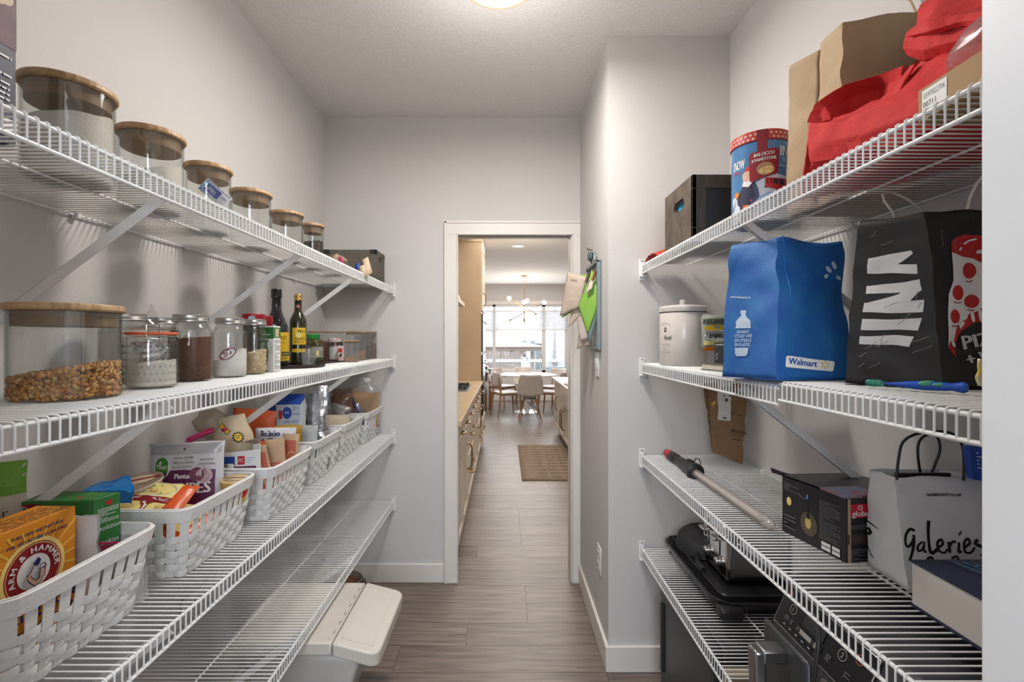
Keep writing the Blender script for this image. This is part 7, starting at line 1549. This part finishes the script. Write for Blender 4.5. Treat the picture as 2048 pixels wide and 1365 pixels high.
# downlight and chandelier
t=thing('downlight','lit recessed downlight in the kitchen ceiling','lamp',(.195,6.53,H)); MB().lathe([(.070,-.001),(.088,-.002),(.088,-.006),(.070,-.005)],28).build('trim_ring',clipM,t); MB().lathe([(0,-.003),(.070,-.003),(.070,-.001),(0,-.001)],28).build('lens',spotM,t)
t=thing('chandelier','brass branching chandelier with round lit bulbs over the dining table','chandelier',(.41,9.56,H))
cb_=M('chandelier_brass',(.42,.26,.12),.3,1)
MB().lathe([(0,-.03),(.055,-.03),(.06,-.028),(.06,-.001),(0,-.001)],24).build('canopy',cb_,t); MB().tube([(0,0,-.03),(0,0,-.92)],.006,8).build('rod',cb_,t)
def off(px,py): return V(((px-1048)*9.56/F,0,CZ-(py-681)*9.56/F-H))
arms=[((1018,598),(1078,630),-.10,.25),((1015,643),(1086,607),.12,-.20),((1044,606),(1061,594),-.45,.45)]
for (a,c,ya,yc) in arms:
    A=off(*a); C2=off(*c); A.y=ya; C2.y=yc
    if a==(1044,606):
        A=off(1046,608); A.y=-.42; C2=off(1056,598); C2.y=.45
    d=(C2-A).normalized(); ar=MB().tube([A+d*.05,C2-d*.05],.005,8).build('arm',cb_,t)
    for p,s in ((A,1),(C2,-1)):
        MB().tube([p+d*s*.035,p+d*s*.085],.015,10).build('socket',cb_,ar); MB().ball(p,.045,16,10).build('bulb',bulbM,ar)
MB().tube([(0,0,-.88),(0,0,-.94)],.015,10).build('socket',cb_,t)
for z in (off(1048,612).z,off(1048,625).z,off(1048,600).z): MB().lathe([(0,z-.012),(.014,z-.012),(.014,z+.012),(0,z+.012)],12).build('joint',cb_,t)
# dining table
t=thing('dining_table','round white tulip dining table under the chandelier','table',(.46,9.35,0))
MB().lathe([(0,.725),(.53,.728),(.585,.742),(.59,.748),(.585,.752),(0,.752)],56).build('tabletop',tableM,t); MB().lathe([(0,0),(.27,0),(.275,.006),(.20,.022),(.09,.06),(.05,.15),(.038,.35),(.045,.55),(.09,.68),(.18,.726),(0,.727)],40).build('pedestal',tableM,t)
# chairs
def shell_chair(label,x,y,rz,group):
    t=thing('shell_chair',label,'chair',(x,y,0),group,rz)
    # faces -y locally? seat shell: back at +y
    def sh(s,v):
        a=(s-.5)*2
        if v<.5: q=v/.5; y_=-.21+.36*q; z=.44-.03*math.sin(PI*q)+ .0; w_=.215+.015*q; cu=.055
        else: q=(v-.5)/.5; y_=.15+.10*q+.03*q*q; z=.44+.005+.375*q; w_=.23-.045*q**2-.03*max(0,q-.75)*4*(abs(a)>.0)*.3; cu=.055*(1-q*.5)
        zz=z+ (abs(a)**2.2)*cu*(1 if v<.5 else .25); yy=y_-(abs(a)**2)*(.0 if v<.5 else .06)
        return V((a*w_,yy,zz))
    b=MB(); b.grid(sh,14,20); b.build('seat_shell',shellM,t,smooth=3,solid=-.006)
    for sx in (-1,1):
        for sy,yy in ((-1,-.13),(1,.10)):
            MB().tube([(sx*.10,yy,.40),(sx*.20,yy+sy*.09,0)],[.013,.009],8).build('leg',woodL,t)
    b=MB()
    for sx in (-1,1):
        b.tube([(sx*.11,-.14,.37),(-sx*.165,-.19,.16)],.004,5); b.tube([(sx*.11,.11,.37),(-sx*.165,.155,.16)],.004,5); b.tube([(sx*.11,-.14,.37),(sx*.165,.155,.16)],.004,5); b.tube([(sx*.11,.11,.37),(sx*.165,-.19,.16)],.004,5)
    b.box((-.12,-.15,.385),(.12,-.13,.405)); b.box((-.12,.09,.385),(.12,.11,.405)); b.build('wire_brace',black,t)
    return t
def wood_chair(label,x,y,rz,group):
    t=thing('wood_chair',label,'chair',(x,y,0),group,rz)
    # local +y = back
    for sx in (-1,1):
        MB().tube([(sx*.19,-.19,.44),(sx*.215,-.23,0)],[.018,.011],8).build('leg',woodL,t)
        MB().tube([(sx*.215,.25,0),(sx*.195,.19,.44),(sx*.20,.235,.74)],[.012,.020,.012],8).build('leg',woodL,t)
    b=MB(); b.box((-.19,-.20,.40),(.19,-.18,.435)); b.box((-.19,.17,.40),(.19,.19,.435)); b.box((-.20,-.19,.40),(-.18,.18,.435)); b.box((.18,-.19,.40),(.20,.18,.435)); b.build('apron',woodL,t)
    MB().prism(ov2(-.22,.22,-.22,.21,.06),lambda p,k:V((p[0],p[1],.438+.022*k))).build('seat',shellM,t,bev=.004)
    def bk_(s,v): a=(s-.5)*2; w_=.235*(1-.10*(2*v-1)**2); return V((a*w_,.245-.055*a*a+.02*v,.57+.25*v))
    b=MB(); b.grid(bk_,14,8); b.build('backrest',shellM,t,smooth=3,solid=-.012)
    return t
def ov2(x0,x1,y0,y1,r,n=5):
    pts=[]
    for cx,cy,a in ((x1-r,y1-r,0),(x0+r,y1-r,PI/2),(x0+r,y0+r,PI),(x1-r,y0+r,1.5*PI)):
        for i in range(n+1): q=a+PI/2*i/n; pts.append((cx+r*math.cos(q),cy+r*math.sin(q)))
    return pts
g='chairs round the white dining table'
sc=shell_chair('white shell chair with wooden dowel legs, nearest to the pantry door',.465,8.38,PI,g)
dup(sc,(.44,10.38,0),0,'white shell chair behind the dining table, centre of the far side')
wc=wood_chair('oak chair with curved white back at left of the dining table',.05,8.86,1.57+.42,g)
wc.rotation_euler=(0,0,PI/2+.37)
dup(wc,(.92,8.98,0),-PI/2-.35,'oak chair with curved white back at right of the table, near the island')
dup(wc,(-.03,10.08,0),PI/2-.7,'white-backed oak chair behind the table on the left')
dup(wc,(1.02,9.95,0),-PI/2+.7,'white-backed oak chair behind the table on the right')
t=thing('throw_blanket','pale lavender throw hanging over the back of the left chair','cloth',(-.12,8.95,.6)); cl=crum(.02,9,3)
b=MB(); b.grid(lambda s,v:(lambda p:p+cl(p))(V((-.205+.03*s+.10*v*(1-v),8.86+.24*s,.83-.12*v))),8,8); b.build('folded_cloth',M('lavender_cloth',(.55,.53,.62),.9),t,w=True,smooth=2,solid=-.01)
# plant on stand, slatted planter
t=thing('plant_stand','small oak plant stand beside the window','stand',(-.42,10.15,0)); 
for sx in (-.13,.13):
    for sy in (-.13,.13): MB().tube([(sx,sy,.0),(sx*.9,sy*.9,.55)],.011,6).build('leg',woodL,t)
MB().box((-.15,-.15,.535),(.15,.15,.555)).build('top_board',woodL,t,bev=.003)
t=thing('potted_plant','green leafy plant in a dark pot on the oak stand','plant',(-.40,10.13,.556)); MB().lathe([(0,0),(.085,0),(.115,.24),(.12,.245),(.105,.245),(.10,.22),(0,.22)],26).build('pot',M('charcoal_pot',(.05,.042,.045),.5),t)
lf=[M('leaf_dark',(.09,.17,.05),.5),M('leaf_mid',(.16,.26,.08),.5)]; rr=random.Random(6)
for k in range(22):
    a=rr.uniform(0,6.28); L_=rr.uniform(.10,.26); tl_=rr.uniform(.25,1.1); b=MB(); d=V((math.cos(a)*math.cos(tl_),math.sin(a)*math.cos(tl_),math.sin(tl_))); s_=d.cross(V((0,0,1))).normalized()
    p0=V((rr.uniform(-.04,.04),rr.uniform(-.04,.04),.22)); vs=[]; n_=5
    for i in range(n_+1):
        q=i/n_; w_=.022*math.sin(PI*min(1,q*.9+.08)); c_=p0+d*L_*q+V((0,0,-.10*q*q*L_*3)); vs+=[c_-s_*w_,c_+V((0,0,-.004)),c_+s_*w_]
    b.add(vs,[(3*i+j,3*i+j+1,3*i+j+4,3*i+j+3) for i in range(n_) for j in range(2)]); b.build('leaf',lf[k%2],t,smooth=2,solid=-.0015)
t=thing('slatted_planter','slatted wooden planter with trailing stems beneath the plant stand','planter',(-.38,9.80,0))
for k in range(18):
    a=2*PI*k/18; b=MB(); r_=.135
    c_,s_=math.cos(a),math.sin(a); w_=.018; b.hull([((r_)*c_-w_*s_*-1,(r_)*s_+w_*c_*-1,.015),((r_)*c_+w_*s_*-1,r_*s_-w_*c_*-1,.015),((r_+.012)*c_+w_*s_*-1,(r_+.012)*s_-w_*c_*-1,.015),((r_+.012)*c_-w_*s_*-1,(r_+.012)*s_+w_*c_*-1,.015)],[((r_+.01)*c_-w_*s_*-1,(r_+.01)*s_+w_*c_*-1,.35),((r_+.01)*c_+w_*s_*-1,(r_+.01)*s_-w_*c_*-1,.35),((r_+.022)*c_+w_*s_*-1,(r_+.022)*s_-w_*c_*-1,.35),((r_+.022)*c_-w_*s_*-1,(r_+.022)*s_+w_*c_*-1,.35)]); b.build('slat',woodL,t)
MB().lathe([(0,0),(.125,0),(.133,.34),(0,.34)],20).build('liner',black,t)
for k in range(10):
    a=rr.uniform(0,6.28); MB().tube([(0,0,.33),(.05*math.cos(a),.05*math.sin(a),.42),(.09*math.cos(a),.09*math.sin(a),.48)],.006,5).build('stem',lf[0],t)
t=thing('kettle','small white round gadget with black face at the edge of the oven cabinet','gadget',(-.365,9.2,.80)); 
t['label']='small white round speaker with black face left of the potted plant'; t['category']='speaker'; t.name='round_speaker'
MB().ball((-.37,9.3,.87),.075,20,12,sc=(1,.7,.8)).build('shell',white,t,w=True); MB().ball((-.37,9.262,.88),.045,16,10,sc=(1,.5,.8)).build('speaker_face',black,t,w=True); 
t2=thing('side_table','narrow white side table carrying the round speaker','table',(-.40,9.32,0)); MB().box((-.52,9.22,.79),(-.30,9.42,.808)).build('top_board',white,t2,w=True)
for sx in (-.50,-.32): MB().box((sx-.008,9.31,0),(sx+.008,9.33,.79)).build('leg',white,t2,w=True)
# ================================================================ OUTSIDE
gm=M('outdoor_ground',(.35,.34,.32),.9); g_=MB().box((-30,KY+.13,-.45),(40,60,-.40)).build('ground',gm,None); g_['kind']='structure'
dk_=MB().box((-3,KY+.12,-.10),(4.2,14.6,-.02)).build('deck',M('deck_grey',(.45,.43,.42),.8),None); dk_['kind']='structure'
t=thing('deck_railing','white deck railing with panels outside the dining window','railing',(.5,14.4,0)); wr=M('white_railing',(.62,.62,.62),.6)
MB().box((-2.5,14.35,.76),(4.0,14.45,.84)).build('top_rail',wr,t,w=True); MB().box((-2.5,14.38,.06),(4.0,14.42,.12)).build('bottom_rail',wr,t,w=True)
for x in (-2.2,-.78,.64,2.06,3.5): MB().box((x-.055,14.33,-.02),(x+.055,14.44,.90)).build('post',wr,t,w=True); 
for x in (-1.5,-.07,1.35,2.78):
    MB().box((x-.64,14.395,.12),(x+.64,14.403,.76)).build('glass_panel',glassM('rail_glass',(.9,.92,.92),(.7,.72,.72)) if 'rail_glass' not in bpy.data.materials else bpy.data.materials['rail_glass'],t,w=True)
# board fence behind
t=thing('board_fence','weathered wooden board fence at the back of the yard','fence',(0,21,-.4))
fm=M('fence_board',(.42,.35,.33),.8,col2=(.34,.29,.28),vs=4,st=(6,6,1),rand=.15); fm2=M('fence_orange',(.50,.33,.24),.8)
x=-4.2;k=0
while x<.72:
    o=MB().box((x,21.0,-.4),(x+.135,21.02,1.18+.02*math.sin(k*2.1))).build('board',fm2 if x<1.0 and 0 else fm,t,w=True); x+=.142;k+=1
for z in (.0,.9): MB().box((-4.2,21.02,z),(.78,21.06,z+.09)).build('rail',fm,t,w=True)
t=thing('low_planter_wall','orange-brown timber planter wall in front of the fence','wall',(-.6,17,-.4)); MB().box((-3.0,16.9,-.4),(.50,17.1,.42)).build('timber_face',M('orange_timber',(.52,.36,.27),.8,vs=5,st=(1,1,12)),t,w=True)
# gazebo
t=thing('gazebo','wooden gazebo with pale roof and braced posts in the yard','gazebo',(-.3,18,-.4)); gz=M('gazebo_wood',(.42,.36,.32),.8)
for x in (-2.6,.30,1.12):
    y=18.0 if x<1 else 18.6
    MB().box((x-.07,y-.07,-.4),(x+.07,y+.07,1.02)).build('post',gz,t,w=True)
    for s in (-1,1): MB().hull([(x+s*.05,y-.04,.55),(x+s*.14,y-.04,.55),(x+s*.14,y+.04,.55),(x+s*.05,y+.04,.55)],[(x+s*.42,y-.04,1.02),(x+s*.53,y-.04,1.02),(x+s*.53,y+.04,1.02),(x+s*.42,y+.04,1.02)]).build('knee_brace',gz,t,w=True)
MB().box((-3.2,17.93,1.0),(1.5,18.07,1.18)).build('beam',gz,t,w=True)
MB().hull([(-3.5,17.6,1.18),(1.60,17.6,1.18),(1.60,18.75,1.18),(-3.5,18.75,1.18)],[(-1.2,18.1,1.6),(-.6,18.1,1.6),(-.6,18.2,1.6),(-1.2,18.2,1.6)]).build('roof',M('pale_roof',(.70,.70,.72),.7),t,w=True)
# houses
t=thing('neighbour_house','pale sided house with blue-grey corner and downspout to the right of the yard','house',(2.6,20,-.4)); sd=M('white_siding',(.80,.81,.83),.7); bg_=M('blue_grey_siding',(.30,.36,.42),.7)
MB().box((1.78,19.0,-.4),(6.0,24,5.2)).build('wall',sd,t,w=True)
for k in range(22): MB().box((1.74,18.985,-.1+k*.22),(6.0,19.0,-.09+k*.22)).build('siding_board',sd,t,w=True)
MB().box((2.02,18.90,.45),(2.09,18.98,5.0)).build('downspout',M('spout_grey',(.42,.42,.46),.6),t,w=True); MB().box((1.98,18.88,.42),(2.16,18.98,.62)).build('meter_box',greyp,t,w=True)
MB().hull([(1.6,18.8,5.2),(6.3,18.8,5.2),(6.3,24.3,5.2),(1.6,24.3,5.2)],[(1.5,21.2,6.6),(6.3,21.2,6.6),(6.3,21.4,6.6),(1.5,21.4,6.6)]).build('roof',greyp,t,w=True)
t=thing('garden_shed','blue-grey shed with white trim beside the pale house','shed',(1.6,22,-.4)); MB().box((1.50,22.0,-.4),(1.72,22.9,1.22)).build('wall',bg_,t,w=True); MB().box((1.69,21.97,-.4),(1.74,22.0,1.22)).build('corner_trim',wr,t,w=True); MB().box((1.46,21.9,1.22),(1.745,23.0,1.28)).build('roof',greyp,t,w=True)
t=thing('low_fence','blue-grey low fence below the pale house','fence',(2.5,16,-.4))
for k in range(22): MB().box((1.30+k*.14,16.0,-.4),(1.43+k*.14,16.02,.50)).build('board',M('bluegrey_fence',(.30,.33,.38),.8,rand=.12) if k==0 else bpy.data.materials['bluegrey_fence'],t,w=True)
t=thing('distant_house','pale grey house with gabled roof far behind the gazebo','house',(-3,36,-.4)); MB().box((-7,34,-.4),(-.6,40,2.2)).build('wall',sd,t,w=True); MB().hull([(-7.4,33.6,2.2),(-.2,33.6,2.2),(-.2,40.4,2.2),(-7.4,40.4,2.2)],[(-4,36.9,3.9),(-3,36.9,3.9),(-3,37.1,3.9),(-4,37.1,3.9)]).build('roof',M('roof_grey',(.45,.45,.50),.7),t,w=True)
t=thing('white_house','plain white neighbouring house with narrow windows behind the fence','house',(1,30,-.4)); MB().box((.35,30,-.4),(2.6,36,2.0)).build('wall',sd,t,w=True)
for x in (.55,1.15,1.7): MB().box((x,29.97,.2),(x+.28,30.0,1.4)).build('window',bg_,t,w=True)
